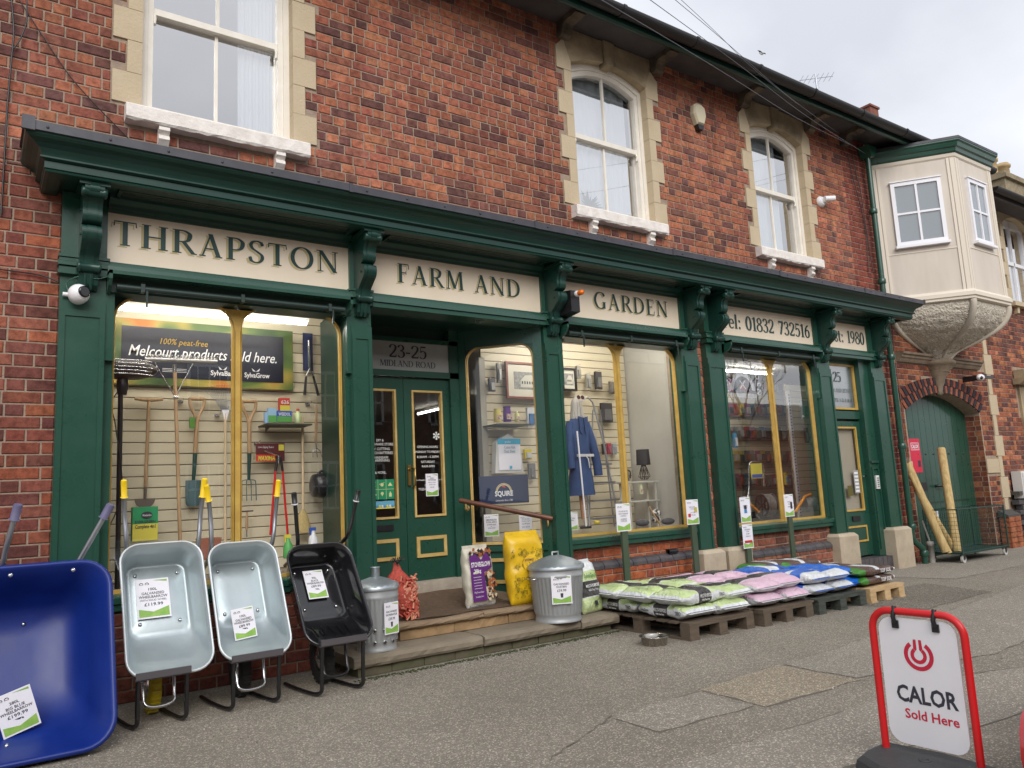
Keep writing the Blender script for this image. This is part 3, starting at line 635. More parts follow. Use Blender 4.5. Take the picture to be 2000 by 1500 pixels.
while x < XR-.02:
    L = 1.68 if k else 2.02; x1 = min(XR+.002, x+L-.006); k += 1; dz = random.uniform(-.004, .004)
    s = MB(); s.prism([(5.52, 3.505), (5.0, 3.452+dz), (4.985, 3.448+dz), (4.983, 3.392+dz), (4.994, 3.390+dz), (4.996, 3.44+dz), (5.52, 3.49)], x, x1, 'x')
    s.box(x1-.012, x1+.018, 4.979, 4.985, 3.388, 3.455)
    for j in range(int((x1-x)/.33)+1):
        xx = x+.12+j*.33
        if xx < x1: s.lathe([(.008, 0), (.008, .004), (.001, .005)], 8, M=frameM((xx, 4.983, 3.42), (1, 0, 0), (0, 0, 1)))
    s.build('lead_strip', LEAD, SHOP); x = x1+.006
e = MB(); e.box(XL-.012, XL+.055, 4.972, 4.99, 3.385, 3.47); e.build('lead_end_cap', LEAD, SHOP)
# ---------------------------------------------------------------- pilasters, corbels, signs
PIL = [(.405, .665, 0), (2.345, 2.515, .14), (4.215, 4.395, .14), (6.045, 6.265, .5), (6.405, 6.665, .5), (8.41, 8.665, .5), (9.60, 9.885, .5)]
FY = 5.415
for i, (a, b, z0) in enumerate(PIL):
    p = MB(); p.box(a, b, FY, 5.60, z0, 2.50)
    p.box(a, b, FY+.012, 5.60, 2.50, 3.215)
    for s0, s1 in ((a+.004, a+.034), (b-.034, b-.004)): p.box(s0, s1, FY-.010, FY+.001, z0+.02, 2.44)   # raised margins
    p.box(a+.034, b-.034, FY-.010, FY+.001, 2.40, 2.44)
    for z, d, h in ((2.665, .028, .022), (2.69, .016, .022), (2.72, .030, .025), (2.75, .016, .02), (2.775, .024, .018)): p.box(a-d*.6, b+d*.6, FY-d, 5.47, z, z+h)   # cap mouldings
    p.build('pilaster', GREEN, SHOP)
    c0, c1 = (a+b)/2-.052, (a+b)/2+.052
    if i == 0: c0, c1 = .50, .61
    k = MB()
    q = catmull([(5.46, 3.20), (5.17, 3.20), (5.145, 3.17), (5.15, 3.14), (5.185, 3.12), (5.22, 3.095), (5.235, 3.055), (5.235, 3.01), (5.25, 2.98), (5.29, 2.965)], 4)
    q += catmull([(5.27, 2.955), (5.235, 2.94), (5.225, 2.90), (5.24, 2.86), (5.29, 2.82), (5.335, 2.785), (5.35, 2.76), (5.355, 2.72)], 4)
    q += [Vector((5.36, 2.66)), Vector((5.37, 2.60)), Vector((5.40, 2.575)), Vector((5.46, 2.575))]
    k.prism([(v.x, v.y) for v in q], c0, c1, 'x', smooth=False)
    k.prism([(v.x-.008 if v.x < 5.45 else v.x, v.y) for v in q], c0+.028, c1-.028, 'x')
    Mx = lambda x, y, z: Matrix.Translation((x, y, z)) @ Matrix.Rotation(pi/2, 4, 'Y')
    for (y, z, r, e_) in ((5.175, 3.14, .032, .018), (5.345, 2.705, .034, .014)):
        k.lathe([(r*.6, -(c1-c0)/2-e_), (r, -(c1-c0)/2-e_+.006), (r, -(c1-c0)/2+.004), (r*.86, -(c1-c0)/2+.01), (r*.9, 0), (r*.86, (c1-c0)/2-.01), (r, (c1-c0)/2-.004), (r, (c1-c0)/2+e_-.006), (r*.6, (c1-c0)/2+e_)], 14, M=Mx((c0+c1)/2, y, z))
    for z, y in ((3.06, 5.30), (2.90, 5.29)): k.lathe([(.009, -(c1-c0)/2-.008), (.009, (c1-c0)/2+.008)], 8, M=Mx((c0+c1)/2, y, z))
    for s_ in (-.016, .016): k.tube([((c0+c1)/2+s_, 5.362, 2.66), ((c0+c1)/2+s_, 5.368, 2.60), ((c0+c1)/2+s_, 5.39, 2.575)], .012, 8)
    k.box(c0-.03, c1+.03, 5.14, 5.46, 3.178, 3.201)
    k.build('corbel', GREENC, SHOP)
BAY = [(.665, 2.345, 'THRAPSTON', .70, 2.29, .165, 2.995), (2.515, 4.215, 'FARM AND', 2.77, 4.02, .160, 2.985), (4.395, 6.045, 'GARDEN', 4.87, 5.91, .165, 2.985), (6.665, 8.41, 'Tel: 01832 732516', 6.70, 8.36, .160, 2.955), (8.665, 9.60, 'Est: 1980', 8.75, 9.56, .160, 2.955)]
for i, (a, b, s, t0, t1, h, z) in enumerate(BAY):
    sb = MB().box(a, b, 5.452, 5.50, 2.785, 3.125).build('sign_board', CREAM, SHOP, label='cream fascia board reading %s' % s)
    l = MB(); M = wallM(0, 5.4515, 0)
    gp_ = .14 if i < 3 else .03; serif(l, s, M, h, t1-t0, (t0+t1)/2, z, 0, z=.0032, gap=gp_); 
    sh = MB(); serif(sh, s, M, h, t1-t0, (t0+t1)/2-.016, z-.013, 0, z=.001, gap=gp_)
    if i < 3: sh.build('letter_shadow', LSHADE, sb)
    else:
        sh = MB(); serif(sh, s, M, h, t1-t0, (t0+t1)/2+.008, z-.006, 0, z=.001, gap=gp_); sh.build('letter_shadow', mat('grey_letter_shadow', (.32, .30, .25), .6), sb)
    l.build('lettering', LETTER, sb)
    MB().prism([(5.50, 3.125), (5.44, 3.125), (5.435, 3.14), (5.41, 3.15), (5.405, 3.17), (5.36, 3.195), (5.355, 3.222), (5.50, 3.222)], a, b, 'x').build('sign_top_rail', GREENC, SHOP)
    MB().prism([(5.50, 2.785), (5.43, 2.785), (5.425, 2.77), (5.405, 2.765), (5.40, 2.75), (5.375, 2.742), (5.37, 2.72), (5.365, 2.70), (5.50, 2.69)], a, b, 'x').build('sign_moulding', GREEN, SHOP)
    if i in (0, 2, 3):
        b2 = b-.03
        MB().box(a, b2, 5.30, 5.52, 2.672, 2.695).build('blind_shelf', GREEN, SHOP)
        MB().box(a, b2, 5.40, 5.60, 2.575, 2.672).build('window_head', GREEND, SHOP)
        for xe in (a+.0, b2-.02):
            MB().prism([(5.30, 2.695), (5.30, 2.64), (5.33, 2.60), (5.40, 2.565), (5.47, 2.565), (5.47, 2.695)], xe, xe+.02, 'x').build('blind_end_bracket', GREEN, SHOP)
        r = MB(); r.tube([(a+.05, 5.35, 2.60), (b2-.05, 5.35, 2.60)], .02, 8); r.build('blind_roller', mat('green_black_roller', (.018, .035, .030), .4), SHOP)
        for t in (.12, .50, .88):
            xx = a+(b-a)*t; h_ = MB().box(xx-.012, xx+.012, 5.325, 5.375, 2.575, 2.63)
            if t != .5: h_.box(xx+.02, xx+.032, 5.335, 5.345, 2.48, 2.61)
            h_.build('blind_bracket', MATS['green_black_roller'], SHOP)
    else: MB().box(a, b, 5.38, 5.60, 2.66, 2.695).build('blind_shelf', GREEN, SHOP)
# ---------------------------------------------------------------- shop windows with gold lights
def light_path(x0, x1, z0, z1, r, n=8):
    return [(x0, z0)]+[(x0+r-r*cos(pi/2*k/n), z1-r+r*sin(pi/2*k/n)) for k in range(n+1)]+[(x1-r+r*sin(pi/2*k/n), z1-r+r*cos(pi/2*k/n)) for k in range(n+1)]+[(x1, z0)]
def light(parent, x0, x1, z0, z1, Y, M=None, r=.15, m=GOLD, zt=None, w=.02, gm=None):
    P = light_path(x0+w, x1-w, z0+w, z1-w*.6, r); O = light_path(x0, x1, z0, z1, r+w*.8)
    mb = MB(); n = len(P)
    mid = [((p[0]+o[0])/2, (p[1]+o[1])/2) for p, o in zip(P, O)]
    V_ = [(p[0], Y+.016, p[1]) for p in P]+[(p[0], Y-.004, p[1]) for p in mid]+[(p[0], Y+.002, p[1]) for p in mid]+[(o[0], Y+.016, o[1]) for o in O]
    rings = [[(P[i][0], Y+.03, P[i][1]), (P[i][0]*.75+O[i][0]*.25, Y+.006, P[i][1]*.75+O[i][1]*.25), (mid[i][0], Y+.010, mid[i][1]), (P[i][0]*.25+O[i][0]*.75, Y-.006, P[i][1]*.25+O[i][1]*.75), (O[i][0], Y+.012, O[i][1])] for i in range(n)]
    mb.loft(rings, closed=False, smooth=False, M=M); mb.box(x0, x1, Y-.004, Y+.03, z0, z0+w*1.1, M=M)
    f = mb.build('gold_frame', m, parent)
    sp = MB(); k = (n-2)//2                              # green spandrels in the two corners
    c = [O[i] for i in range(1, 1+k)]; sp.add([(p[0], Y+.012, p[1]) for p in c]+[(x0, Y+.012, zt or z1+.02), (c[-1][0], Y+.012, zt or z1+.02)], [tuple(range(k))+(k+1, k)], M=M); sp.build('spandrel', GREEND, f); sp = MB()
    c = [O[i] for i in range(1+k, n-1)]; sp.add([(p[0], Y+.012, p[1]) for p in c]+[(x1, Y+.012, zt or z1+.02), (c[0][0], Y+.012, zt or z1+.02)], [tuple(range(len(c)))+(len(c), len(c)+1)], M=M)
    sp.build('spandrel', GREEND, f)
    MB().poly([(x0+.01, Y+.024, z0+.01), (x1-.01, Y+.024, z0+.01), (x1-.01, Y+.024, zt or z1), (x0+.01, Y+.024, zt or z1)], M=M).build('pane', gm or GLASS, f)
    return f
for (a, m0, m1, b, z0) in ((.72, 1.505, 1.54, 2.31, .66), (4.43, 5.18, 5.215, 6.01, .745), (6.70, 7.60, 7.635, 8.39, .705)):
    w = MB(); w.box(a-.06, a, 5.47, 5.60, z0, 2.58); w.box(b, b+.04, 5.47, 5.60, z0, 2.58); w.box(m0-.004, m1+.004, 5.53, 5.56, z0, 2.5)
    w = w.build('shop_window', GREEN, SHOP)
    gm = GLASSR if a > 6 else None; light(w, a, m0, z0, 2.595, 5.525, gm=gm); light(w, m1, b, z0, 2.595, 5.525, gm=gm)
    cm = (m0+m1)/2; MB().prism([(m0, z0), (m1, z0), (m1, 2.40), (m1+.012, 2.47), (m1+.045, 2.53), (m1+.085, 2.565), (m0-.085, 2.565), (m0-.045, 2.53), (m0-.012, 2.47), (m0, 2.40)], 5.517, 5.545, 'y').build('gold_mullion', GOLD, w)
    s = MB(); s.prism([(5.60, z0), (5.50, z0), (5.44, z0-.012), (5.425, z0-.02), (5.425, z0-.055), (5.44, z0-.06), (5.44, z0-.10), (5.60, z0-.10)], a-.05, b+.04, 'x'); s.build('window_sill', GREEN, w)
    MB().box(a-.055, a-.004, 5.425, 5.47, 2.13, 2.575).build('shutter_channel', GREEN, w); MB().box(b+.002, b+.035, 5.425, 5.47, 2.13, 2.575).build('shutter_channel', GREEN, w)
# stone plinths
for a, b in ((6.00, 6.325), (6.375, 6.745), (8.34, 8.72), (9.545, 9.93)):
    p = MB(); c = .028
    pr = lambda z, e: [(a+c+e, 5.31+e, z), (b-c-e, 5.31+e, z), (b-e, 5.31+c+e, z), (b-e, 5.60, z), (a+e, 5.60, z), (a+e, 5.31+c+e, z)]
    p.loft([pr(.0, 0), pr(.475, 0), pr(.508, .03)], smooth=False, cap1=True); p.build('stone_plinth', mat('pale_plinth_stone', (.50, .42, .31), .85, col2=(.40, .33, .24), scale=5, bump=.3, bscale=50, coord='World'), SHOP)
# ---------------------------------------------------------------- entrance: doors, fanlight, angled window, steps
DY = 6.10
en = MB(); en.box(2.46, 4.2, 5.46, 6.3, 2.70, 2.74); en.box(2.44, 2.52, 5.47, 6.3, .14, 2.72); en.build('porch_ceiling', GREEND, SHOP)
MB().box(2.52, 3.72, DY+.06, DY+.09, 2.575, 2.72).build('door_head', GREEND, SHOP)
fr = MB(); fr.box(2.52, 3.70, DY-.02, DY+.07, 2.245, 2.30); fr.box(3.60, 3.72, DY-.02, DY+.07, .45, 2.70); fr.box(2.52, 3.70, DY-.02, DY+.07, 2.56, 2.60); fr.box(2.52, 2.58, DY-.01, DY+.07, .45, 2.60); fr.build('door_frame', GREEN, SHOP)
fl = MB().box(2.58, 3.60, DY, DY+.02, 2.30, 2.56).build('fanlight', mat('silvery_fanlight', (.33, .34, .33), .35, col2=(.40, .40, .38), scale=2), SHOP)
t = MB(); M = wallM(0, DY-.002, 0); serif(t, '23-25', M, .115, .38, 3.18, 2.475); serif(t, 'MIDLAND ROAD', M, .055, .56, 3.18, 2.363); t.build('lettering', INK, fl)
def door(x0, x1):
    zb, zt = .455, 2.235; d = MB(); gz0, gz1 = 1.0, 2.13; gx0, gx1 = x0+.075, x1-.075
    for bx in ((x0, gx0, zb, zt), (gx1, x1, zb, zt), (gx0, gx1, gz1, zt), (gx0, gx1, zb, gz0)): d.box(bx[0], bx[1], DY+.02, DY+.06, bx[2], bx[3])
    d = d.build('door', GREEN, SHOP)
    f = MB(); w = .018
    for bx in ((gx0, gx0+w, gz0, gz1), (gx1-w, gx1, gz0, gz1), (gx0+w, gx1-w, gz0, gz0+w), (gx0+w, gx1-w, gz1-w, gz1)): f.box(bx[0], bx[1], DY+.008, DY+.05, bx[2], bx[3])
    f.build('glazing_bead', GOLDP, d)
    MB().poly([(gx0, DY+.04, gz0), (gx1, DY+.04, gz0), (gx1, DY+.04, gz1), (gx0, DY+.04, gz1)]).build('pane', GLASS, d)
    p = MB(); cx = (x0+x1)/2
    for (x, X, z, Z) in ((cx-.15, cx+.15, .65, .68), (cx-.15, cx+.15, .80, .83), (cx-.15, cx-.12, .68, .80), (cx+.12, cx+.15, .68, .80)): p.box(x, X, DY+.004, DY+.022, z, Z)
    p.build('panel_moulding', GOLDP, d); MB().box(cx-.118, cx+.118, DY+.010, DY+.021, .682, .798).build('door_panel', GREEN, d)
    return d
d1 = door(2.66, 3.13); d2 = door(3.135, 3.60)
h = MB(); h.box(3.148, 3.178, DY+.0, DY+.02, 1.28, 1.46); h.lathe([(.006, 0), (.014, .012), (.006, .02)], 8, M=frameM((3.163, DY, 1.42), (1, 0, 0), (0, 0, 1))); h.tube([(3.20, DY+.02, 1.26), (3.20, DY-.03, 1.28), (3.20, DY-.035, 1.34), (3.20, DY-.03, 1.42), (3.20, DY+.02, 1.44)], .008, 6); h.build('door_handle', BRASS, d2)
MB().box(2.78, 3.0, DY+.01, DY+.02, .90, .95).build('letter_box', BLACKP, d1)
LW = mat('white_vinyl', (.75, .75, .72), .5)
t = MB(); M = wallM(0, DY+.030, 0)
for s, z, w in (('DIY &', 1.68, .07), ('HARDWARE STORE', 1.645, .25), ('KEY CUTTING', 1.605, .18), ('WATCH BATTERIES', 1.57, .24), ('CHAINSAW', 1.53, .15), ('SHARPENING', 1.505, .17), ('& MORE..', 1.40, .11)): text(t, s, M, .022, w, 2.90, z, bold=.008)
t.build('door_lettering', LW, d1)
t = MB()
for s, z, w in (('OPENING HOURS', 1.62, .21), ('MONDAY TO FRIDAY', 1.575, .25), ('8.30AM - 5.30PM', 1.53, .22), ('SATURDAY', 1.485, .14), ('9AM-5PM', 1.445, .13), ('www.thrapstonfarmandgarden.co.uk', 1.325, .30), ('01832', 1.275, .08), ('732516 / 735111', 1.243, .21)): text(t, s, M, .014 if s[0] == 'w' else .020, w, 3.365, z, bold=.006)
for k in range(6):                                       # snowflake-like transfer
    a = k*pi/3; t.box(-.004, .004, -.001, .001, .005, .036, M=Matrix.Translation((3.46, DY+.030, 1.72)) @ Matrix.Rotation(a, 4, 'Y')); t.lathe([(.010, 0), (.010, .001)], 6, M=frameM((3.46+.028*sin(a), DY+.029, 1.72+.028*cos(a)), (1, 0, 0), (0, 0, 1)))
t.build('door_lettering', LW, d2)
ic = MB().box(2.79, 3.02, DY+.024, DY+.03, 1.17, 1.34).build('icon_sticker', mat('green_sticker', (.01, .28, .12), .5), d1)
q = MB(); 
for cx_ in (2.867, 2.943): q.box(cx_-.0015, cx_+.0015, DY+.0225, DY+.0235, 1.17, 1.34)
q.box(2.79, 3.02, DY+.0225, DY+.0235, 1.254, 1.257)
YM = lambda x, z: frameM((x, DY+.0232, z), (1, 0, 0), (0, 0, 1))
q.box(-.025, .025, -.003, .003, 0, .001, M=YM(2.828, 1.30) @ Matrix.Rotation(.8, 4, 'Z')); q.box(-.025, .025, -.003, .003, 0, .0012, M=YM(2.828, 1.30) @ Matrix.Rotation(-.8, 4, 'Z'))
q.lathe([(.016, 0), (.016, .001)], 10, M=YM(2.905, 1.295)); q.box(-.026, -.012, -.003, .003, 0, .001, M=YM(2.905, 1.30)); q.box(.012, .028, -.002, .002, 0, .001, M=YM(2.905, 1.30) @ Matrix.Rotation(.6, 4, 'Z'))
q.prism([(-.022, -.012), (.022, -.012), (0, .02)], 0, .001, 'z', M=YM(2.982, 1.295))
q.box(-.022, .012, -.003, .003, 0, .001, M=YM(2.828, 1.21)); q.lathe([(.009, 0), (.009, .001)], 8, M=YM(2.842, 1.21))
q.lathe([(.014, 0), (.014, .001)], 10, M=YM(2.905, 1.22)); q.box(-.005, .005, -.022, -.012, 0, .001, M=YM(2.905, 1.22)); q.box(-.012, .012, -.02, .012, 0, .001, M=YM(2.982, 1.21)); q.box(-.005, .005, .012, .024, 0, .001, M=YM(2.982, 1.21))
q.build('icon', mat('pale_yellow_print', (.75, .72, .35), .5), ic)
po = MB(); po.box(2.79, 3.02, DY+.025, DY+.03, .99+.10, 1.135+.02); po = po.build('egg_poster', mat('sky_blue_print', (.15, .45, .62), .5), d1)
q = MB(); q.box(2.79, 3.02, DY+.023, DY+.0245, 1.09, 1.103, 0)
for k in range(9): q.ball((2.805+k*.0245, DY+.022, 1.11), .010, 8, mi=k % 3, sy=.15, sz=1.3)
q.build('printed_eggs', [mat('print_yellow', (.8, .7, .1), .5), mat('print_white', (.8, .8, .8), .5), mat('print_blue', (.1, .3, .6), .5)], po)
# threshold, platform, steps
MB().box(2.55, 3.75, DY-.03, DY+.12, .33, .452).build('threshold_stone', mat('threshold', (.46, .40, .33), .9, col2=(.34, .29, .23), bump=.5, coord='World'), SHOP)
def slab(name, x0, x1, y0, y1, z0, z1, m, seed, nose=.02, wear=.0):
    rr = random.Random(seed); N = max(4, int((x1-x0)/.05)); R = []
    for k in range(N+1):
        x = x0+(x1-x0)*k/N; j = lambda t: rr.uniform(-t, t); e = -.004 if k in (0, N) else 0; sag = -wear*math.exp(-((x-(x0+x1)/2)/((x1-x0)*.3))**2)
        R.append([(x, y1, z0), (x, y0+.012+j(.004), z0), (x, y0+j(.004)-e, z0+nose*.6), (x, y0+j(.005)-e, z1-nose+sag), (x, y0+nose*.5+j(.004), z1-nose*.3+sag+e), (x, y0+nose*1.6, z1+sag*1.0+e), (x, (y0+y1)/2, z1+sag*.6+e), (x, y1, z1+e)])
    mb = MB(); mb.loft(R, smooth=False, cap0=True, cap1=True); return mb.build(name, m, SHOP)
slab('step_slab', 2.12, 3.13, 4.95, 5.42, .065, .142, SLAB, 1, .03); slab('step_slab', 3.14, 4.05, 4.94, 5.42, .065, .142, SLAB, 2, .03); slab('step_slab', 4.058, 4.46, 4.93, 5.42, .062, .14, SLAB, 3, .03)
for i in range(9): slab('step_base_brick', 2.16+i*.25, 2.405+i*.25, 4.985, 5.3, 0, .064, mat('mossy_brick', (.12, .10, .065), .95, col2=(.08, .085, .04), scale=5, coord='World'), 10+i, .006)
for i, (a, b) in enumerate(((2.60, 3.05), (3.056, 3.55), (3.556, 4.12))): slab('riser_stone', a, b, 5.235, 5.5, .142, .222, SLABT, 20+i, .008)
slab('step_slab', 2.56, 3.30, 5.20, 5.72, .222, .272, SLABB, 5, .02, .012); slab('step_slab', 3.306, 4.15, 5.20, 5.72, .222, .270, SLABB, 6, .02, .006)
MB().prism([(5.55, .15), (5.60, .268), (6.12, .365), (6.12, .15)], 2.5, 4.2, 'x').build('porch_floor', SLABB, SHOP)
MB().box(2.12, 2.56, 5.41, 5.5, 0, .14).box(4.1, 4.46, 5.41, 5.5, 0, .14).build('step_back', SLAB, SHOP)
# angled side window
A_, B_ = Vector((3.70, 6.08, 0)), Vector((4.20, 5.50, 0)); wd = (B_-A_).length
M = Matrix.Translation(A_) @ Matrix.Rotation(atan2(B_.y-A_.y, B_.x-A_.x), 4, 'Z')
sw = MB(); sw.box(0, .065, -.01, .05, .27, 2.70, M=M); sw.box(wd-.05, wd+.04, -.01, .05, .27, 2.70, M=M); sw.box(.065, wd-.05, -.005, .05, 2.52, 2.70, M=M); sw.box(.065, wd-.05, -.005, .05, .27, .72, M=M); sw.box(.03, wd, -.03, -.005, .66, .70, M=M)
sw = sw.build('side_window', GREEN, SHOP); light(sw, .065, wd-.05, .72, 2.53, -.012, M=M, r=.12, m=GOLDP, zt=2.56)
q = MB()
for bx in ((.14, .17, .38, .60), (.40, .43, .38, .60), (.17, .40, .38, .41), (.17, .40, .57, .60)): q.box(bx[0], bx[1], -.022, -.004, bx[2], bx[3], M=M)
q.build('panel_moulding', GOLDP, sw)
# door 25
DZ = 5.56; D25 = MB(); x0, x1 = 8.70, 9.40
for bx in ((x0, x0+.10, .19, 1.87), (9.30, x1, .19, 1.87), (x0+.1, 9.30, 1.80, 1.87), (x0+.1, 9.30, .19, .62+.12)): D25.box(bx[0], bx[1], DZ, DZ+.04, bx[2], bx[3])
D25 = D25.build('flat_door', GREEN, SHOP)
def beads(x0, x1, z0, z1, Y, name, par, m=GOLD, w=.022, M=None):
    f = MB()
    for bx in ((x0, x0+w, z0, z1), (x1-w, x1, z0, z1), (x0+w, x1-w, z0, z0+w), (x0+w, x1-w, z1-w, z1)): f.box(bx[0], bx[1], Y-.012, Y+.012, bx[2], bx[3], M=M)
    return f.build(name, m, par)
beads(x0+.10, 9.30, .74, 1.80, DZ, 'glazing_bead', D25); MB().poly([(x0+.1, DZ+.01, .74), (9.3, DZ+.01, .74), (9.3, DZ+.01, 1.8), (x0+.1, DZ+.01, 1.8)]).build('pane', GLASS, D25)
beads(x0+.12, 9.30, .36, .56, DZ, 'panel_moulding', D25); MB().box(x0+.15, 9.27, DZ-.01, DZ, .39, .53).build('door_panel', GREEN, D25)
MB().box(9.0, 9.16, DZ-.018, DZ-.002, .62, .68).build('letter_box', BLACKP, D25)
MB().tube([(9.36, DZ, 1.17), (9.36, DZ-.04, 1.17), (9.30, DZ-.04, 1.165)], .008, 6).build('door_handle', STEEL, D25)
f25 = MB(); f25.box(8.665, 9.40, DZ-.02, DZ+.05, 1.90, 2.0); f25.box(8.66, 8.70, DZ-.03, DZ+.05, .17, 2.66); f25.box(9.40, 9.60, 5.48, 5.60, .17, 2.66); f25.box(8.70, 9.40, DZ-.01, DZ+.05, 2.60, 2.67)
for xx in (9.425, 9.555): f25.box(xx, xx+.02, 5.462, 5.482, .25, 1.25)
f25.box(9.425, 9.575, 5.464, 5.484, 1.25, 1.28); f25.box(9.415, 9.585, 5.455, 5.484, 1.33, 1.36)
f25.build('door_frame', GREEN, SHOP)
tf = beads(8.70, 9.40, 2.02, 2.61, DZ, 'transom_light', SHOP, w=.026); MB().poly([(8.7, DZ+.006, 2.02), (9.4, DZ+.006, 2.02), (9.4, DZ+.006, 2.6), (8.7, DZ+.006, 2.6)]).build('pane', glass_mat('frosted_glass', .35, (.8, .82, .83), .25), tf)
MB().box(8.72, 9.38, DZ+.03, DZ+.034, 2.03, 2.6).build('frosted_film', mat('frosted_film', (.42, .45, .46), .6), tf)
t = MB(); M = wallM(0, DZ+.003, 0); serif(t, '25', M, .13, .17, 9.02, 2.44); serif(t, 'MIDLAND ROAD', M, .05, .50, 9.05, 2.265); serif(t, 'FLATS 1-2-3 & 4'.replace('&', '-').replace(' - ', ' - '), M, .05, .50, 9.05, 2.14) if False else text(t, 'FLATS 1-2-3 & 4', M, .045, .50, 9.05, 2.14, bold=.01)
t.build('lettering', mat('grey_lettering', (.08, .10, .10), .5), tf)
for i in range(9): MB().box(8.72+i*.10, 8.812+i*.10, 5.40, 5.60, 0, .165).build('doorstep_brick', DARKBR, SHOP)
MB().box(8.8, 9.3, DZ+.05, DZ+.055, .74, 1.8).build('hallway_tone_panel', mat('beige_hallway_tone', (.36, .33, .26), .8), D25)  # added panel behind the glass; its beige stands in for the lit hallway
q = MB(); q.box(8.98, 9.08, DZ-.001, DZ+.001, .93, 1.06, 0); q.box(9.14, 9.25, DZ-.001, DZ+.001, .96, 1.25, 1); 
for k in range(6): q.box(9.155, 9.235, DZ-.003, DZ-.0015, .975+k*.045, 1.0+k*.045, 2)
q.build('door_notices', [mat('olive_notice', (.12, .10, .02), .5), mat('clear_grey_notice', (.33, .34, .32), .5), PAPER], D25)
# ================================================================== interiors
def struct(name, mb, m): return mb.build(name, m, kind='structure')
struct('shop_floor', MB().box(.42, 13, 6.16, 15, .40, .44), mat('shop_floor_vinyl', (.12, .10, .08), .4))
struct('shop_ceiling', MB().box(.42, 9.9, 5.62, 15, 2.84, 2.9).box(9.9, 13, 5.96, 15, 2.84, 2.9), mat('shop_ceiling_board', (.50, .48, .42), .8))
b = MB(); b.box(.40, 13, 15, 15.1, .4, 2.9); b.box(13, 13.05, 5.96, 15, .4, 2.9); b.box(9.9, 13, 5.93, 5.96, .1, 2.9); b.box(.36, .42, 5.62, 15, .4, 2.9); b.box(9.9, 9.95, 5.62, 5.95, .1, 2.9); struct('shop_back_wall', b, ROOMD)
b = MB(); b.box(.42, 2.60, 5.60, 6.6, .60, .645); b.box(4.2, 6.3, 5.60, 6.6, .68, .705); b.box(6.6, 8.62, 5.60, 5.75, .64, .67); b.box(6.6, 9.6, 5.75, 6.4, .64, .67); struct('display_floor', b, FLOORI)
struct('display_ceiling', MB().box(6.66, 8.62, 5.62, 5.9, 2.82, 2.835).box(4.22, 6.3, 5.62, 6.62, 2.82, 2.835), ROOMW)
b = MB(); b.box(6.24, 6.30, 5.60, 6.62, .70, 2.84); struct('display_side_wall', b, ROOMW)
b = MB(); b.box(8.62, 8.66, 5.60, 5.72, .1, 2.84); b.box(8.66, 9.6, 5.72, 5.75, .1, 2.84); struct('hallway_wall', b, ROOMW)
def slatwall(x0, x1, z0, z1, Y, label, pitch=.0872, M=None):
    t = MB().box(x0, x1, Y+.008, Y+.03, z0, z1, M=M).build('slatwall', SLATG, SHOP)
    z = z0
    me = MB().brick(x0, x1, 0, pitch-.007, 0, .01, .003, M=M).build('slat', SLAT); data = me.data; bpy.data.objects.remove(me)
    while z+pitch-.007 <= z1:
        o = link('slat', data, t); o.location = (0, 0, z) if M else (0, Y, z); z += pitch
    return t
slatwall(.43, 2.575, .65, 2.84, 6.50, 'cream slatwall behind the garden tools in the left shop window')
slatwall(4.22, 6.22, .70, 2.80, 6.50, 'cream slatwall behind the mannequin and framed pictures')
slatwall(at(1543, 850, 6.1).x, at(1606, 850, 6.1).x+.05, .67, at(1560, 752, 6.1).z, 6.1, 'narrow cream slatwall at the right of the hose reel window')
slatwall(9.2, 12.0, .7, 2.75, 8.0, 'deep slatwall of hanging packets behind the hose reel')
MB().box(4.17, 4.24, 6.46, 6.53, .7, 2.55).build('slatwall_post', mat('beige_post', (.35, .33, .27), .6)); tag(bpy.data.objects['slatwall_post'], 'beige end post of the slatwall beside the front door', 'post')
def tube_light(p0, p1, label, st=11.):
    t = thing('strip_light', label, 'strip light', 'white fluorescent strip lights in the shop')
    p0, p1 = Vector(p0), Vector(p1)
    MB().tube([p0, p1], .014, 8).build('lamp_tube', mat('lit_tube_%d' % st, (1, 1, 1), .5, emit=((1, .96, .88), st)), t)
    d = (p1-p0).normalized(); M = frameM(p0+Vector((0, 0, .03)), d, (0, 0, 1)); MB().box(-.02, (p1-p0).length+.02, -.012, .012, -.02, .02, M=M).build('lamp_casing', mat('white_casing', (.8, .8, .8), .4), t)
    settle(t, (p0+p1)/2)
tube_light(at(217, 601, 6.1), at(598, 632, 6.1), 'long lit strip light above the compost banner in the left window', 15)
tube_light((.6, 5.74, 2.79), (2.3, 5.74, 2.79), 'added fill tube hidden behind the head of the left shop window', 26)  # unseen second tube, put in as fill light for the left display
tube_light((4.45, 5.78, 2.79), (6.0, 5.78, 2.79), 'lit strip light above the mannequin window', 50)
tube_light((6.8, 5.78, 2.79), (8.3, 5.78, 2.79), 'added fill tube hidden behind the head of the hose reel window', 40)  # unseen front tube, added to brighten the hose reel display
tube_light((8.75, 7.2, 2.78), (9.95, 7.2, 2.78), 'lit strip light over the packet display behind the hose reel', 34)
k = 0
for x in (2.9, 4.0, 6.9):
    for y in (7.6, 9.6, 11.8):
        k += 1
        tube_light((x, y, 2.76), (x, y+1.1, 2.76), '%s strip light in %s of the dark shop ceiling' % (('near', 'middle', 'far')[(k-1) % 3], ('the left row', 'the centre row', 'the right row')[(k-1)//3]), 9)
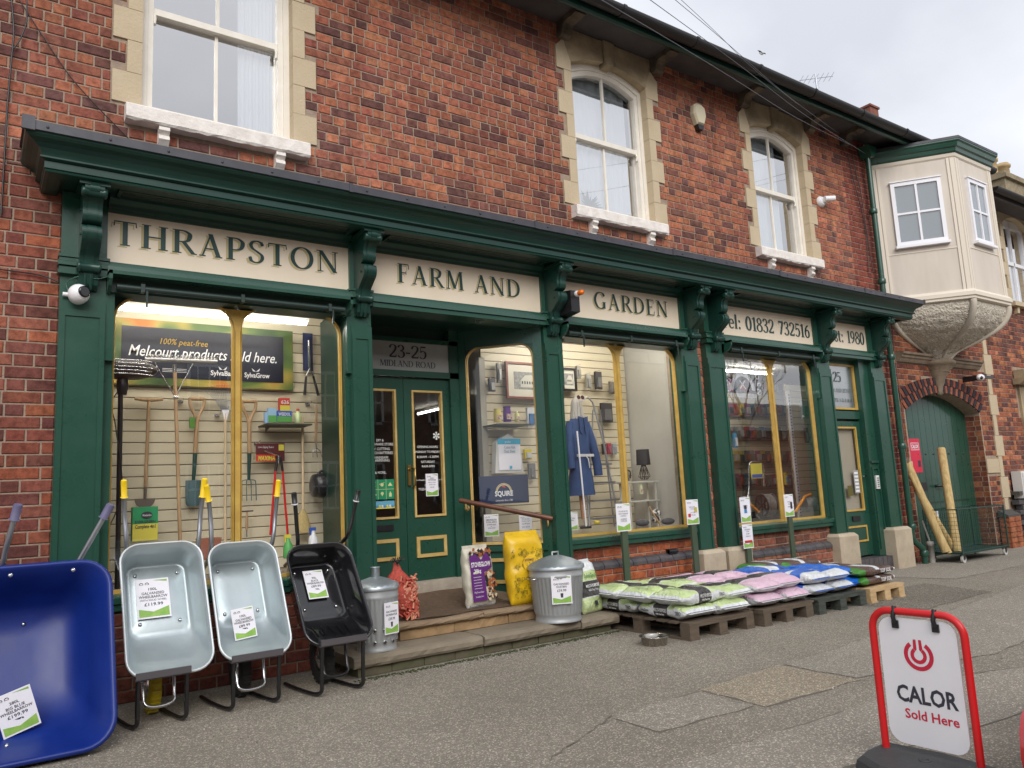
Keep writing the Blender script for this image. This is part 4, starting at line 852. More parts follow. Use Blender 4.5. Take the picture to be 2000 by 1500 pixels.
# ================================================================== archway building with oriel
ARC = thing('archway_building', 'brick archway building with green arched gates under a cream oriel window', 'building')
AX0, AX1, AY = 10.47, 12.62, 5.50
ac = (AX0+AX1)/2; SPR, RISE_ = 2.04, .27
def arch_z(x, e=0): 
    t = (x-ac)/((AX1-AX0)/2+e); return SPR+(RISE_+e)*(1-t*t) if abs(t) <= 1 else SPR-.05
LB = []
OB = [(.34, .12, .065), (.40, .15, .075), (.28, .095, .06), (.22, .08, .055), (.44, .18, .09)]
hole = [(10.44, 12.65, -.1, 2.02)]
for k in range(8): 
    x = AX0+(AX1-AX0)*k/8; hole.append((x, x+(AX1-AX0)/8, 2.0, arch_z(x+(AX1-AX0)/16, .24)))
hole += [(10.24, 10.47, 1.12, 1.34), (12.62, 13.3, 1.12, 1.34), (10.22, 13.2, 2.70, 2.86)]
bricks(10.24, 13.02, 0, 3.8, hole, (OB, [(.15, .06, .05), (.2, .08, .06)]), darkp=.25, bond='fle', out=LB)
bricks(12.2, 13.02, 3.8, 5.9, [], (OB, DRK1), darkp=.3, bond='fle', out=LB)
LB.sort(key=area, reverse=True); single_bricks(LB[:230], ARC)
bj = MB()
for (a, b, c, d, col, yf) in LB[230:]: bj.brick(a, b, c, d, yf, .02, col=col)
# reveal bricks of the right jamb (facing -x)
for k in range(26):
    z = k*.077; off = .11 if k % 2 else 0
    for (y0, y1) in ((5.50, 5.60-off*.2), (5.606-off*.2, 5.72)):
        c = jitter(random.choice(OB)); bj.add([(12.618, y0+.004, z+.004), (12.618, y1-.004, z+.004), (12.618, y1-.004, z+.073), (12.618, y0+.004, z+.073)], [(0, 1, 2, 3)], 0, False, None, c)
bj.build('brickwork', BRK_A, ARC, kind='stuff')
w = MB(); 
w.box(10.24, AX0, 5.507, 5.9, -.3, 2.05); w.box(AX1, 13.04, 5.507, 5.9, -.3, 2.05)
w.prism([(AX0+(AX1-AX0)*k/24, arch_z(AX0+(AX1-AX0)*k/24)+.004) for k in range(25)]+[(AX1, 2.5), (AX0, 2.5)], 5.507, 5.9, 'y')
w.box(10.24, AX0, 5.507, 5.9, 2.05, 2.5); w.box(AX1, 13.04, 5.507, 5.9, 2.05, 2.5); w.box(10.24, 13.04, 5.507, 5.9, 2.5, 5.95); w.build('wall', MORTARL, ARC)
ab1 = [(.36, .13, .08), (.30, .10, .065)]; 
for row in range(2):                                  # two rings of headers, every other blue
    N = 30
    for k in range(N):
        t0 = k/N; f = lambda t, e: (AX0-e+(AX1-AX0+2*e)*t, arch_z(AX0+(AX1-AX0)*t)+e*(.95+.05*abs(t-.5)*2)*1.0)
        e0, e1 = .004+row*.118, .114+row*.118
        p0, p1, p2, p3 = f(t0+.004, e0), f(t0+1/N-.004, e0), f(t0+1/N-.004, e1), f(t0+.004, e1)
        o = MB().prism([p0, p1, p2, p3], 5.485, 5.62, 'y').build('arch_brick', BRK_O, ARC)
        o.color = (*((.05, .045, .055) if (k+row) % 2 else jitter(ab1[k % 2])), 1)
for x0, x1 in ((10.24, 10.468), (12.622, 13.03)):
    MB().box(x0, x1, 5.488, 5.72, 1.125, 1.335).build('band_stone', STONE, ARC)
for i in range(13):
    z = .42+i*.32; w_ = .20 if i % 2 else .09
    MB().box(13.04-w_*.3, 13.04+w_, 5.482, 5.6, z, z+.315).build('quoin_stone', STONE, ARC)
md = [(5.52, 2.71), (5.47, 2.71), (5.455, 2.73), (5.44, 2.755), (5.42, 2.77), (5.415, 2.80), (5.39, 2.81), (5.385, 2.84), (5.52, 2.86)]
for x0, x1 in ((10.40, 11.22), (11.72, 12.75)): MB().prism(md, x0, x1, 'x').build('string_moulding', mat('brown_stone', (.26, .20, .14), .85, col2=(.16, .12, .085), scale=6, coord='World', bump=.3), ARC)
# gates
gt = MB(); N = 14; YG = 5.72
for i in range(N):
    x0 = AX0-.05+(AX1-AX0+.1)*i/N; x1 = AX0-.05+(AX1-AX0+.1)*(i+1)/N-.006
    xa, xb = max(x0, AX0), min(x1, AX1)
    MB().prism([(x0, .03), (x1, .03), (x1, arch_z(xb)+.05), (x0, arch_z(xa)+.05)], YG, YG+.03, 'y').build('gate_board', GREEN, ARC)
g = MB(); g.box(AX0-.05, AX1+.05, YG+.028, YG+.05, 0, 2.4); g.build('gate_backing', GREEND, ARC)
g = MB()
for i in range(9): g.lathe([(.014, 0), (.010, .012), (.001, .014)], 8, M=frameM((10.62+i*.225, YG, 1.44), (1, 0, 0), (0, 0, 1)))
g.build('gate_stud', BLACKP, ARC)
g = MB(); g.box(11.0, 11.22, YG-.006, YG, .92, 1.04); g.build('gate_letter_plate', BLACKP, ARC)
g = MB(); g.tube([(11.45, YG, .98), (11.45, YG-.06, .98), (11.6, YG-.06, .97)], .018, 8); g.build('gate_handle', BLACKP, ARC)
g = MB(); g.box(11.05, 11.06, YG-.008, YG, .05, .75); g.box(11.06, 12.4, YG-.008, YG, .74, .76); g.build('wicket_door_edge', GREEND, ARC)
sg = MB(); sgo = at(1786, 890, YG).x-10.775; sg.box(10.62, 10.93, YG-.012, YG-.002, .92, 1.40); sg = sg.build('gas_sign', mat('crimson_sign', (.62, .02, .06), .5)); tag(sg, 'pink and red gas sign on the left green gate', 'sign')
t = MB(); M = wallM(0, YG-.013, 0); text(t, 'CALOR', M, .05, .19, 10.79, 1.29, bold=.03)
for bx in ((10.68, 10.90, 1.335, 1.342), (10.68, 10.90, 1.238, 1.245), (10.68, 10.687, 1.24, 1.34), (10.893, 10.90, 1.24, 1.34)): t.box(bx[0], bx[1], YG-.0145, YG-.0125, bx[2], bx[3])
t.build('lettering', PAPER, sg); q = MB(); q.box(10.83, 10.90, YG-.014, YG-.0125, 1.0, 1.09); q.build('black_emblem', INK, sg); sg.location.x = sgo; sg.location.z = at(1786, 890, YG).z-1.16
nt_ = MB().box(11.22, 11.42, YG-.012, YG-.004, .32, .62).build('paper_notice', PAPER); tag(nt_, 'white paper notice on the green gate behind the trolley', 'notice')
# oriel
o_pts = [(10.32, 5.5), (10.96, 4.66), (12.02, 4.66), (12.66, 5.5)]; oc = Vector((11.49, 5.5))
def oring(s, z, ex=0): 
    out = []
    for i, p in enumerate(o_pts):
        v = Vector(p)-oc; v = v*s; 
        if ex: v = v+(Vector((-.9, 0)), Vector((-.45, -1)), Vector((.45, -1)), Vector((.9, 0)))[i]*ex
        out.append((oc.x+v.x, min(5.505, oc.y+v.y), z))
    return out
def facets(prof, name, m, cap=True):
    mb = MB(); R = [oring(1, z, e) for (e, z) in prof]; mb.loft(R, closed=False, smooth=False)
    if cap: mb.poly(R[-1]); mb.poly(R[0])
    return mb.build(name, m, ARC)
facets([(0, 3.56), (0, 5.52)], 'oriel_wall', RENDER)
facets([(.0, 3.46), (.035, 3.47), (.035, 3.50), (.055, 3.51), (.055, 3.56), (.02, 3.60), (0, 3.60)], 'oriel_ledge', mat('cream_trim', (.70, .63, .53), .55), cap=True)
facets([(.0, 5.47), (.02, 5.49), (.03, 5.53), (0, 5.53)], 'oriel_frieze', MATS['cream_trim'])
facets([(.02, 5.53), (.05, 5.55), (.06, 5.60), (.085, 5.61), (.10, 5.66), (.12, 5.68), (.12, 5.72)], 'oriel_cornice', GREEN)
facets([(.125, 5.70), (.125, 5.735), (.0, 5.77)], 'oriel_roof', LEAD)
# bowl
def bowl_ring(s, z, n=6):
    c = oring(s, z); out = []
    for i in range(3):
        a, b = Vector(c[i]), Vector(c[i+1]); 
        for k in range(n): out.append(a.lerp(b, k/n))
    out.append(Vector(c[3])); 
    k_ = max(0, min(1, (1-s)*1.2))                       # round off lower down
    res = []
    for i, p in enumerate(out):
        an = pi+pi*i/(len(out)-1); R = .86*s; q = Vector((oc.x+cos(an)*R*1.0, oc.y+sin(an)*R*.80, z)); res.append(p.lerp(q, k_))
    return res
prof = [(.985, 3.46), (.985, 3.40), (.965, 3.32), (.92, 3.23), (.85, 3.15), (.75, 3.08), (.63, 3.01), (.50, 2.95), (.38, 2.90), (.29, 2.84), (.23, 2.78), (.20, 2.72)]
fine = catmull([(a, b) for a, b in prof], 4)
rr = random.Random(3); rg = []
for v in fine:
    r_ = bowl_ring(v.x, v.y, 14); rg.append([p+Vector((rr.uniform(-.012, .012), rr.uniform(-.018, .018), rr.uniform(-.008, .008))) if 0 < i < len(r_)-1 and .3 < v.x < .975 else p for i, p in enumerate(r_)])
mb = MB(); mb.loft(rg, closed=False); mb.build('oriel_bowl', ROUGHR, ARC)
for ci in (0, 14, 28, 42):
    path = []
    for v in fine: r_ = bowl_ring(v.x, v.y, 14); path.append(r_[ci]+(Vector((0, -.012, 0)) if 0 < ci < 42 else Vector((0, -.01, 0))))
    MB().tube(path, [.045*max(.45, v.x) for v in fine], 8).build('bowl_rib', mat('smooth_render', (.52, .47, .39), .8), ARC)
mb = MB(); BS = MATS['brown_stone']; mb.lathe([(.19, 2.60), (.20, 2.63), (.24, 2.66), (.25, 2.69), (.29, 2.71), (.30, 2.75), (.26, 2.78)], 12, M=Matrix.Translation((11.47, 5.5, 0)), sy=.85); mb.build('oriel_capital', BS, ARC)
mb = MB(); mb.lathe([(.02, 2.27), (.06, 2.29), (.055, 2.34), (.07, 2.40), (.10, 2.45), (.12, 2.52), (.18, 2.58), (.19, 2.62)], 12, M=Matrix.Translation((11.47, 5.5, 0)), sy=.8); mb.build('oriel_pendant', BS, ARC)
# pilaster strips and windows on oriel
def facetM(i, out=.0):
    a, b = Vector(o_pts[i]), Vector(o_pts[i+1]); d = (b-a); L = d.length; d.normalize(); n = Vector((d.y, -d.x)); 
    return frameM((a.x+n.x*out, a.y+n.y*out, 0), (d.x, d.y, 0), (0, 0, 1)), L
CT = MATS['cream_trim']
for i in (0, 1, 2):
    M, L = facetM(i); s = MB()
    for a, b in ((0.0, .055), (.065, .10), (L-.10, L-.065), (L-.055, L)): s.box(a, b, 3.60, 5.47, 0, .014, M=M)
    s.box(.10, L-.10, 4.19, 4.205, 0, .008, M=M); s.build('oriel_pilaster', CT, ARC)
    wx0, wx1 = ((.22, L-.20), (.26, L-.26), (.22, L-.22))[i]; z0, z1 = 4.30, 5.22
    f = MB()
    for bx in ((wx0, wx0+.05, z0, z1), (wx1-.05, wx1, z0, z1), (wx0+.05, wx1-.05, z0, z0+.055), (wx0+.05, wx1-.05, z1-.055, z1)): f.box(bx[0], bx[1], bx[2], bx[3], 0, .035, M=M)
    f.box(wx0-.02, wx1+.02, z0-.035, z0, 0, .07, M=M); f.box(wx0-.01, wx1+.01, z1, z1+.015, 0, .05, M=M)
    c = (wx0+wx1)/2; zc = (z0+z1)/2; f.box(c-.014, c+.014, z0+.05, z1-.05, .005, .03, M=M); f.box(wx0+.05, wx1-.05, zc-.014, zc+.014, .004, .029, M=M)
    f = f.build('oriel_window', UPVC, ARC)
    for (xa, xb) in ((wx0+.05, c-.014), (c+.014, wx1-.05)):
        for (za, zb) in ((z0+.055, zc-.014), (zc+.014, z1-.055)): MB().poly([(xa, za, .015), (xb, za, .015), (xb, zb, .015), (xa, zb, .015)], M=M).build('pane', glass_mat('oriel_glass', .12) if 'oriel_glass' not in bpy.data.materials else bpy.data.materials['oriel_glass'], f)
    MB().box(wx0+.04, wx1-.04, z0+.04, z1-.04, .002, .006, M=M).build('blind', mat('pale_blind', (.15, .19, .22), .7), f)

# ---------------------------------------------------------------- neighbouring house
NB = thing('neighbour_house', 'brick terraced house beyond the archway with an arched upstairs window and chimney', 'house')
NBK = []
bricks(13.1, 20, .75, 5.8, [(14.26, 15.6, 3.93, 5.72), (14.08, 15.8, 2.0, 2.8)], (OB+RED1[:2], [(.16, .07, .06), (.2, .09, .07)]), darkp=.35, bond='fle', out=NBK, yf=5.53)
NBK.sort(key=area, reverse=True); single_bricks(NBK[:200], NB)
bj = MB()
for (a, b, c, d, col, yf) in NBK[200:]: bj.brick(a, b, c, d, yf, .02, col=col)
bj.build('brickwork', BRK_A, NB, kind='stuff')
nw = MB(); nw.box(13.05, 14.40, 5.538, 5.9, -.2, 6.0); nw.box(15.47, 20, 5.538, 5.9, -.2, 6.0); nw.box(14.40, 15.47, 5.538, 5.9, -.2, 3.95); nw.box(14.40, 15.47, 5.538, 5.9, 5.60, 6.0); nw.build('wall', MORTARL, NB)
for k in range(10): 
    for j in range(16): MB().box(13.30+j*.22+(k % 2)*.11, 13.51+j*.22+(k % 2)*.11, 5.40, 5.5, k*.077+.004, (k+1)*.077-.003).build('base_brick', DARKBR, NB)
MB().box(13.28, 20, 5.37, 5.56, .77, .82).build('base_coping', mat('dark_coping', (.07, .065, .06), .9), NB)
for k in range(6):
    for j in range(2): o = MB().box(12.72+j*.2, 12.91+j*.2, 5.33, 5.47, k*.077+.004, (k+1)*.077-.003).build('buttress_brick', BRK_O, ARC); o.color = (*jitter(OB[1]), 1)
MB().prism([(5.47, .46), (5.33, .46), (5.33, .49), (5.47, .56)], 12.70, 13.12, 'x').build('buttress_coping', MATS['dark_coping'], ARC)
a, b = 14.42, 15.45; n = 10
for i in range(7):
    w_ = .2 if i % 2 == 0 else .11; z = 3.98+i*.23
    for x0, x1 in ((a-w_, a), (b, b+w_)): MB().box(x0, x1, 5.50, 5.70, z, z+.226).build('quoin_stone', STONE, NB)
az = lambda x: 5.40+.15*(1-((x-(a+b)/2)/((b-a)/2))**2)
MB().prism([(a-.2, 5.45), (a-.1, 5.75), (b+.1, 5.75), (b+.2, 5.45), (b, 5.40)]+[(b-(b-a)*k/n, az(b-(b-a)*k/n)) for k in range(1, n)]+[(a, 5.40)], 5.498, 5.7, 'y').build('arch_stone', STONE, NB)
MB().box(a-.12, b+.12, 5.43, 5.7, 3.90, 3.975).build('sill', STONE, NB); MB().prism([(5.53, 3.78), (5.48, 3.79), (5.47, 3.90), (5.53, 3.90)], a+.05, a+.13, 'x').build('sill_bracket', STONE, NB)
f = MB(); 
for bx in ((a, a+.08, 3.975, 5.5), (b-.08, b, 3.975, 5.5), (a+.08, b-.08, 3.975, 4.05), (a+.08, b-.08, 4.70, 4.76), ((a+b)/2-.012, (a+b)/2+.012, 4.05, 5.5), (a+.08, b-.08, 5.40, 5.53)): f.box(bx[0], bx[1], 5.60, 5.65, bx[2], bx[3])
f = f.build('window', UPVC, NB); MB().box(a+.05, b-.05, 5.63, 5.635, 4.0, 5.45).build('pane', GLASSUP, f); MB().box(a-.02, b+.02, 5.9, 5.92, 3.9, 5.6).build('blind', MATS['pale_blind'], f)
s = MB(); s.box(14.05, 15.8, 5.36, 5.52, 2.62, 2.78); s.prism([(5.52, 2.54), (5.42, 2.54), (5.33, 2.60), (5.33, 2.64), (5.52, 2.64)], 13.98, 15.8, 'x'); s.build('window_hood', STONED, NB)
MB().box(14.15, 15.6, 5.50, 5.6, 1.3, 2.56).build('lower_window_surround', STONED, NB)
MB().box(13.0, 20, 5.07, 5.10, 5.45, 5.62).build('fascia', mat('brown_fascia', (.05, .045, .04), .6), NB)
MB().prism([(5.8, 5.90), (5.8, 5.87), (5.53, 5.85), (5.08, 5.52), (5.08, 5.56)], 13.0, 20, 'x').build('soffit', mat('brown_soffit', (.05, .04, .035), .6), NB)
gp2 = [(5.0+.07*cos(t), 5.56+.065*sin(t)) for t in [pi+pi*k/10 for k in range(11)]]
MB().prism(gp2, 12.98, 20, 'x').build('gutter', GUTTER, NB)
MB().prism([(5.02, 5.57), (9.5, 7.9), (14, 5.57)], 13.0, 20, 'x').build('roof', MATS['slate_roof'], NB)
ch = MB(); ch.box(21.5, 23.3, 8.0, 8.8, 5.5, 8.62); ch.box(21.42, 23.38, 7.92, 8.88, 8.62, 8.72); ch.box(21.47, 23.33, 7.97, 8.83, 8.72, 8.80); ch.build('chimney_stack', mat('sooty_yellow_brick', (.30, .24, .15), .9, col2=(.18, .15, .10), scale=6, coord='World'), NB)
for x in (21.8, 22.55): MB().lathe([(.20, 0), (.16, .1), (.15, .42), (.19, .44), (.20, .50), (.16, .52), (.15, .56)], 14, M=Matrix.Translation((x, 8.4, 8.8))).build('chimney_pot', mat('buff_chimney_pot', (.50, .36, .18), .85, col2=(.35, .25, .13), scale=5), NB)
mbx = thing('meter_box', 'white meter box on the brick wall at the right edge', 'meter box'); mp = at(1991, 945, 5.45)
MB().box(mp.x-.12, mp.x+.35, 5.36, 5.50, mp.z-.22, mp.z+.20).build('box_body', mat('white_box_plastic', (.66, .65, .62), .5), mbx); MB().box(mp.x-.09, mp.x+.32, 5.345, 5.36, mp.z-.19, mp.z+.17).build('box_door', MATS['white_box_plastic'], mbx); MB().tube([(mp.x+.2, 5.42, mp.z-.22), (mp.x+.2, 5.42, .4)], .015, 6).build('conduit', MATS['white_box_plastic'], mbx); settle(mbx, (mp.x, 5.45, mp.z))
# right chimney on shop roof + aerial + gull
cs = at(1690, 218, 9.2); mb = MB(); mb.box(cs.x-.14, cs.x+.22, 9.0, 9.4, cs.z-1.5, cs.z+.02); mb.box(cs.x-.17, cs.x+.25, 8.97, 9.43, cs.z+.02, cs.z+.07); cs_ = mb.build('brick_chimney', mat('plain_red_brick', (.24, .085, .055), .9, col2=(.16, .06, .045), scale=8)); tag(cs_, 'small red brick chimney top just above the gutter', 'chimney')
an = thing('tv_aerial', 'thin television aerial on a pole above the roofline', 'aerial'); A = at(1597, 183, 9.6); MB().tube([A+Vector((0, 0, -1)), A+Vector((0, 0, .50))], .022, 5).build('mast', SILVER, an)
q = MB(); q.tube([A+Vector((-.22, .3, .42)), A+Vector((.22, -.3, .36))], .008, 4)
for k in range(7): c = A+Vector((-.2+.067*k, .27-.09*k, .42-.01*k)); q.tube([c+Vector((-.03, -.1, .06)), c+Vector((.03, .1, -.06))], .004, 4)
q.tube([A+Vector((.1, 0, .32)), A+Vector((.1, 0, .18))], .006, 4); q.build('aerial_rods', SILVER, an); settle(an, A)
G_ = at(1487, 105, 30); gl = thing('seagull', 'small gull gliding in the grey sky above the roof', 'bird'); q = MB()
q.ball((0, 0, 0), .12, 8, sx=1.9, sy=.6, sz=.6, M=Matrix.Translation(G_)); q.build('body', mat('gull_white', (.55, .55, .58), .6), gl)
for s_ in (-1, 1): MB().loft([[(s_*t*.42+.05, .1-.1*t, .12*sin(t*2.2)), (s_*t*.42+.02, -.12+.06*t*t, .12*sin(t*2.2)-.01), (s_*t*.42-.03, -.05+.02*t, .12*sin(t*2.2)+.01)] for t in (0, .35, .7, 1.0)], M=Matrix.Translation(G_)).build('wing', mat('gull_grey', (.10, .10, .11), .6), gl)
settle(gl, G_)

# ---------------------------------------------------------------- downpipes, cables, cameras, alarm
dp = thing('drainpipe', 'long dark green drainpipe down the right end of the shop', 'drainpipe')
MB().tube([(10.10, 5.40, 5.60), (10.08, 5.40, 3.3), (10.06, 5.40, .36), (10.08, 5.39, .30), (10.20, 5.36, .20), (10.23, 5.36, .14), (10.23, 5.36, 0)], .038, 12).build('pipe', GREEN, dp)
MB().prism([(10.0, 5.72), (10.22, 5.72), (10.18, 5.62), (10.13, 5.56), (10.07, 5.56), (10.04, 5.62)], 5.32, 5.48, 'y').build('hopper_head', GREEN, dp)
for z in (4.75, 3.75, 2.7, 1.5, .45, .1): q = MB(); x = 10.08 if z > .3 else 10.23; q.lathe([(.050, z), (.054, z+.01), (.054, z+.06), (.044, z+.075)], 12, M=Matrix.Translation((x, 5.40 if z > .3 else 5.36, 0))); q.build('pipe_collar', GREEN, dp)
settle(dp, (10.23, 5.36, 0))
q = MB(); q.lathe([(.04, 0), (.04, .22), (.047, .22), (.047, .27), (.035, .28)], 12, M=Matrix.Translation((10.37, 5.34, 0))); q.tube([(10.37, 5.34, .27), (10.36, 5.40, .55)], .012, 6); o = q.build('waste_pipe_stub', mat('grey_pipe', (.33, .32, .29), .6)); tag(o, 'short grey pipe stub beside the foot of the drainpipe', 'pipe')
def cable(name, pts, r, label, m=BLACKP, n=8, cat='cable', group=None, rs=5):
    q = catmull([tuple(p) for p in pts], n); o = MB().tube(q, r, rs).build(name, m); return tag(o, label, cat, group)
for i, dx in enumerate((0, .06)):
    cable('wall_cable', [at(1655+i*9, 300, 5.48), at(1665+i*8, 345, 5.48), at(1672+i*8, 370, 5.47), at(1690+i*2, 450, 5.48), at(1697+i*8, 530, 5.48)], .006, ('thin black cable looping on brick left of the drainpipe', 'second thin cable hugging the drainpipe top on brick')[i])
for i in range(3): cable('wall_cable', [(10.26+i*.05, 5.48, 3.3), (10.22+i*.05, 5.475, 2.6), (10.27+i*.045, 5.475, 1.6), (10.25+i*.04, 5.475, .9+i*.15)], .007, ('orange brown cable left of the gate arch', 'middle brown cable beside the gate arch', 'cable nearest the gate arch jamb')[i], mat('rust_cable', (.20, .07, .04), .6))
cable('wall_cable', [at(22, -5, 5.47), at(27, 60, 5.47), at(24, 100, 5.47), at(15, 200, 5.48), at(8, 320, 5.48), at(2, 420, 5.48)], .006, 'black cable running down the brick at the far left edge', rs=5)
cable('wall_cable', [at(52, -5, 5.47), at(52, 40, 5.47), at(40, 75, 5.47), at(26, 95, 5.47)], .0045, 'short looped black cable joining the far left one', rs=5)
cable('wall_cable', [at(38, 0, 5.48), at(90, 80, 5.48), at(150, 165, 5.48), at(255, 275, 5.48)], .004, 'thin dark cable slanting down to the shop cornice', rs=5)
cable('wall_cable', [(-.6, 5.48, 2.70), (.1, 5.48, 2.67), (.30, 5.48, 2.66), (.40, 5.45, 2.62)], .005, 'black cable crossing the brick pier to the corner bracket')
cable('wall_cable', [(.455, 5.38, 2.53), (.44, 5.39, 2.60), (.50, 5.37, 2.645), (.60, 5.36, 2.64), (.66, 5.36, 2.66)], .0045, 'dark green wire looping above the dome camera', GREEN)
WC = mat('grey_service_wire', (.10, .10, .12), .6)
e0 = Vector((10.05, 5.36, 5.62))
for i, (a_, b_, Ya, Yb) in enumerate((((1165, -6), (1672, 288), 2.2, 5.3), ((1262, -6), (1690, 300), 2.6, 5.3), ((1312, -6), (1640, 262), 3.2, 5.3), ((1322, -8), (1560, 205), 3.6, 5.0))):
    p = at(*a_, Ya); q_ = at(*b_, Yb); pm = (p+q_)/2-Vector((0, 0, .05)); p2 = p+(p-q_)*1.6
    cable('overhead_wire', [p2, p, pm, q_], .0020, ('lowest of the four overhead wires, crossing the eaves over the arched window', 'second overhead wire from the left at the top edge', 'third overhead wire, running along the gutter', 'rightmost overhead wire against the sky')[i], WC, cat='wire', group='overhead wires', rs=4)
cc = thing('dome_camera', 'white dome security camera on the leftmost green pilaster', 'security camera'); cx, cz = .505, 2.53
q = MB(); q.lathe([(.055, 0), (.058, .03), (.05, .05)], 20, M=frameM((cx, FY, cz), (1, 0, 0), (0, 0, 1))); q.ball((cx, FY-.06, cz), .062, 20); q.build('housing', CAMW, cc)
lm = frameM((cx+.022, FY-.105, cz+.005), Vector((1, .5, .1)), (0, 0, 1)); q = MB(); q.lathe([(.036, -.008), (.036, .012), (.028, .014)], 18, M=lm); q.build('lens', BLACKM, cc)
q = MB(); q.tube([(cx-.05, FY-.02, cz), (cx-.085, FY-.02, cz)], .014, 10); q.build('cable_gland', CAMW, cc); settle(cc, (cx, FY, cz))
cc = thing('bullet_camera', 'white bullet camera high on the brick right of the last arched window', 'security camera'); P = Vector((8.98, 5.5, 4.75)); q = MB()
q.lathe([(.075, 0), (.075, .02), (.05, .05)], 16, M=frameM(P, (1, 0, 0), (0, 0, 1))); q.tube([P, P+Vector((.03, -.08, 0))], .025, 8); q.build('mount', CAMW, cc)
q = MB(); q.tube([P+Vector((-.02, -.08, .015)), P+Vector((.10, -.145, .02))], .036, 14); q.build('housing', CAMW, cc); q = MB(); q.tube([P+Vector((.098, -.144, .02)), P+Vector((.108, -.151, .021))], .024, 12); q.build('lens', BLACKM, cc); settle(cc, P)
cc = thing('bullet_camera', 'white camera on a black arm above the arched gate', 'security camera'); P = Vector((12.0, 5.5, 2.47)); q = MB()
P = at(1885, 740, 5.47); q.box(P.x, P.x+.34, 5.22, 5.27, P.z-.02, P.z+.02); q.box(P.x-.01, P.x+.02, 5.2, 5.5, P.z-.05, P.z+.03); q.build('arm', BLACKP, cc)
c2 = at(1915, 737, 5.22); q = MB(); q.ball((c2.x, c2.y, c2.z), .05, 14, sx=1.7); q.build('housing', CAMW, cc); q = MB(); q.ball((c2.x-.045, c2.y-.03, c2.z-.012), .026, 10); q.build('lens', BLACKM, cc); settle(cc, P)
al = thing('alarm_box', 'cream hexagonal burglar alarm box between the arched windows', 'alarm'); P = Vector((6.67, 5.5, 5.33)); q = MB()
hx = [(-.10, .02), (-.085, .13), (-.03, .16), (.03, .16), (.085, .13), (.10, .02), (.055, -.10), (-.055, -.10)]
R = lambda s, y: [(P.x+x*s, P.y-y, P.z+z*s) for x, z in hx]
q.loft([R(1, 0), R(1, .05), R(.82, .075)], smooth=False, cap1=True); q.build('cover', mat('aged_cream_plastic', (.62, .56, .40), .5), al); q = MB(); q.prism([(-.05, -.10), (.05, -.10), (.035, -.155), (-.035, -.155)], 0, .06, 'z', M=frameM((P.x, 5.5, P.z), (1, 0, 0), (0, 0, 1))); q.build('strobe', BLACKP, al); settle(al, P)
bx_ = thing('alarm_beacon', 'black box with an orange beacon beside the GARDEN sign', 'beacon'); q = MB()
q.add([(4.375, 5.20, 2.765), (4.475, 5.20, 2.765), (4.475, 5.20, 2.96), (4.375, 5.20, 2.96), (4.365, 5.40, 2.75), (4.485, 5.40, 2.75), (4.485, 5.40, 2.98), (4.365, 5.40, 2.98)], [(0, 1, 2, 3), (4, 7, 6, 5), (0, 4, 5, 1), (1, 5, 6, 2), (2, 6, 7, 3), (3, 7, 4, 0)]); q.build('box', BLACKP, bx_)
q = MB(); q.lathe([(.028, 0), (.028, .025), (.024, .03)], 12, M=frameM((4.445, 5.20, 2.93), (1, 0, 0), (0, 0, 1))); q.build('beacon_collar', CAMW, bx_)
q = MB(); q.lathe([(.022, 0), (.024, .04), (.018, .06), (.002, .065)], 12, M=frameM((4.445, 5.172, 2.93), (1, 0, 0), (0, 0, 1))); q.build('beacon_lens', mat('orange_plastic', (.85, .18, .01), .3), bx_); settle(bx_, (4.43, 5.4, 2.75))
kp = MB(); kp.box(9.47, 9.54, 5.455, 5.475, 1.0, 1.17); kp = kp.build('door_entry_panel', mat('white_entry_panel', (.72, .72, .70), .4)); tag(kp, 'white door entry button panel right of the flat door', 'entry panel')
kq = MB(); 
for k in range(5): kq.box(9.485, 9.525, 5.451, 5.455, 1.02+k*.027, 1.035+k*.027)
kq.build('button', SILVER, kp)
lt = MB(); lt.box(5.64, 5.74, 5.45, 5.497, .50, .55); lt.tube([(5.64, 5.46, .525), (5.76, 5.46, .525)], .02, 8); lt = lt.build('wall_vent', BLACKP); tag(lt, 'small black fitting on the brick under the mannequin window', 'vent')
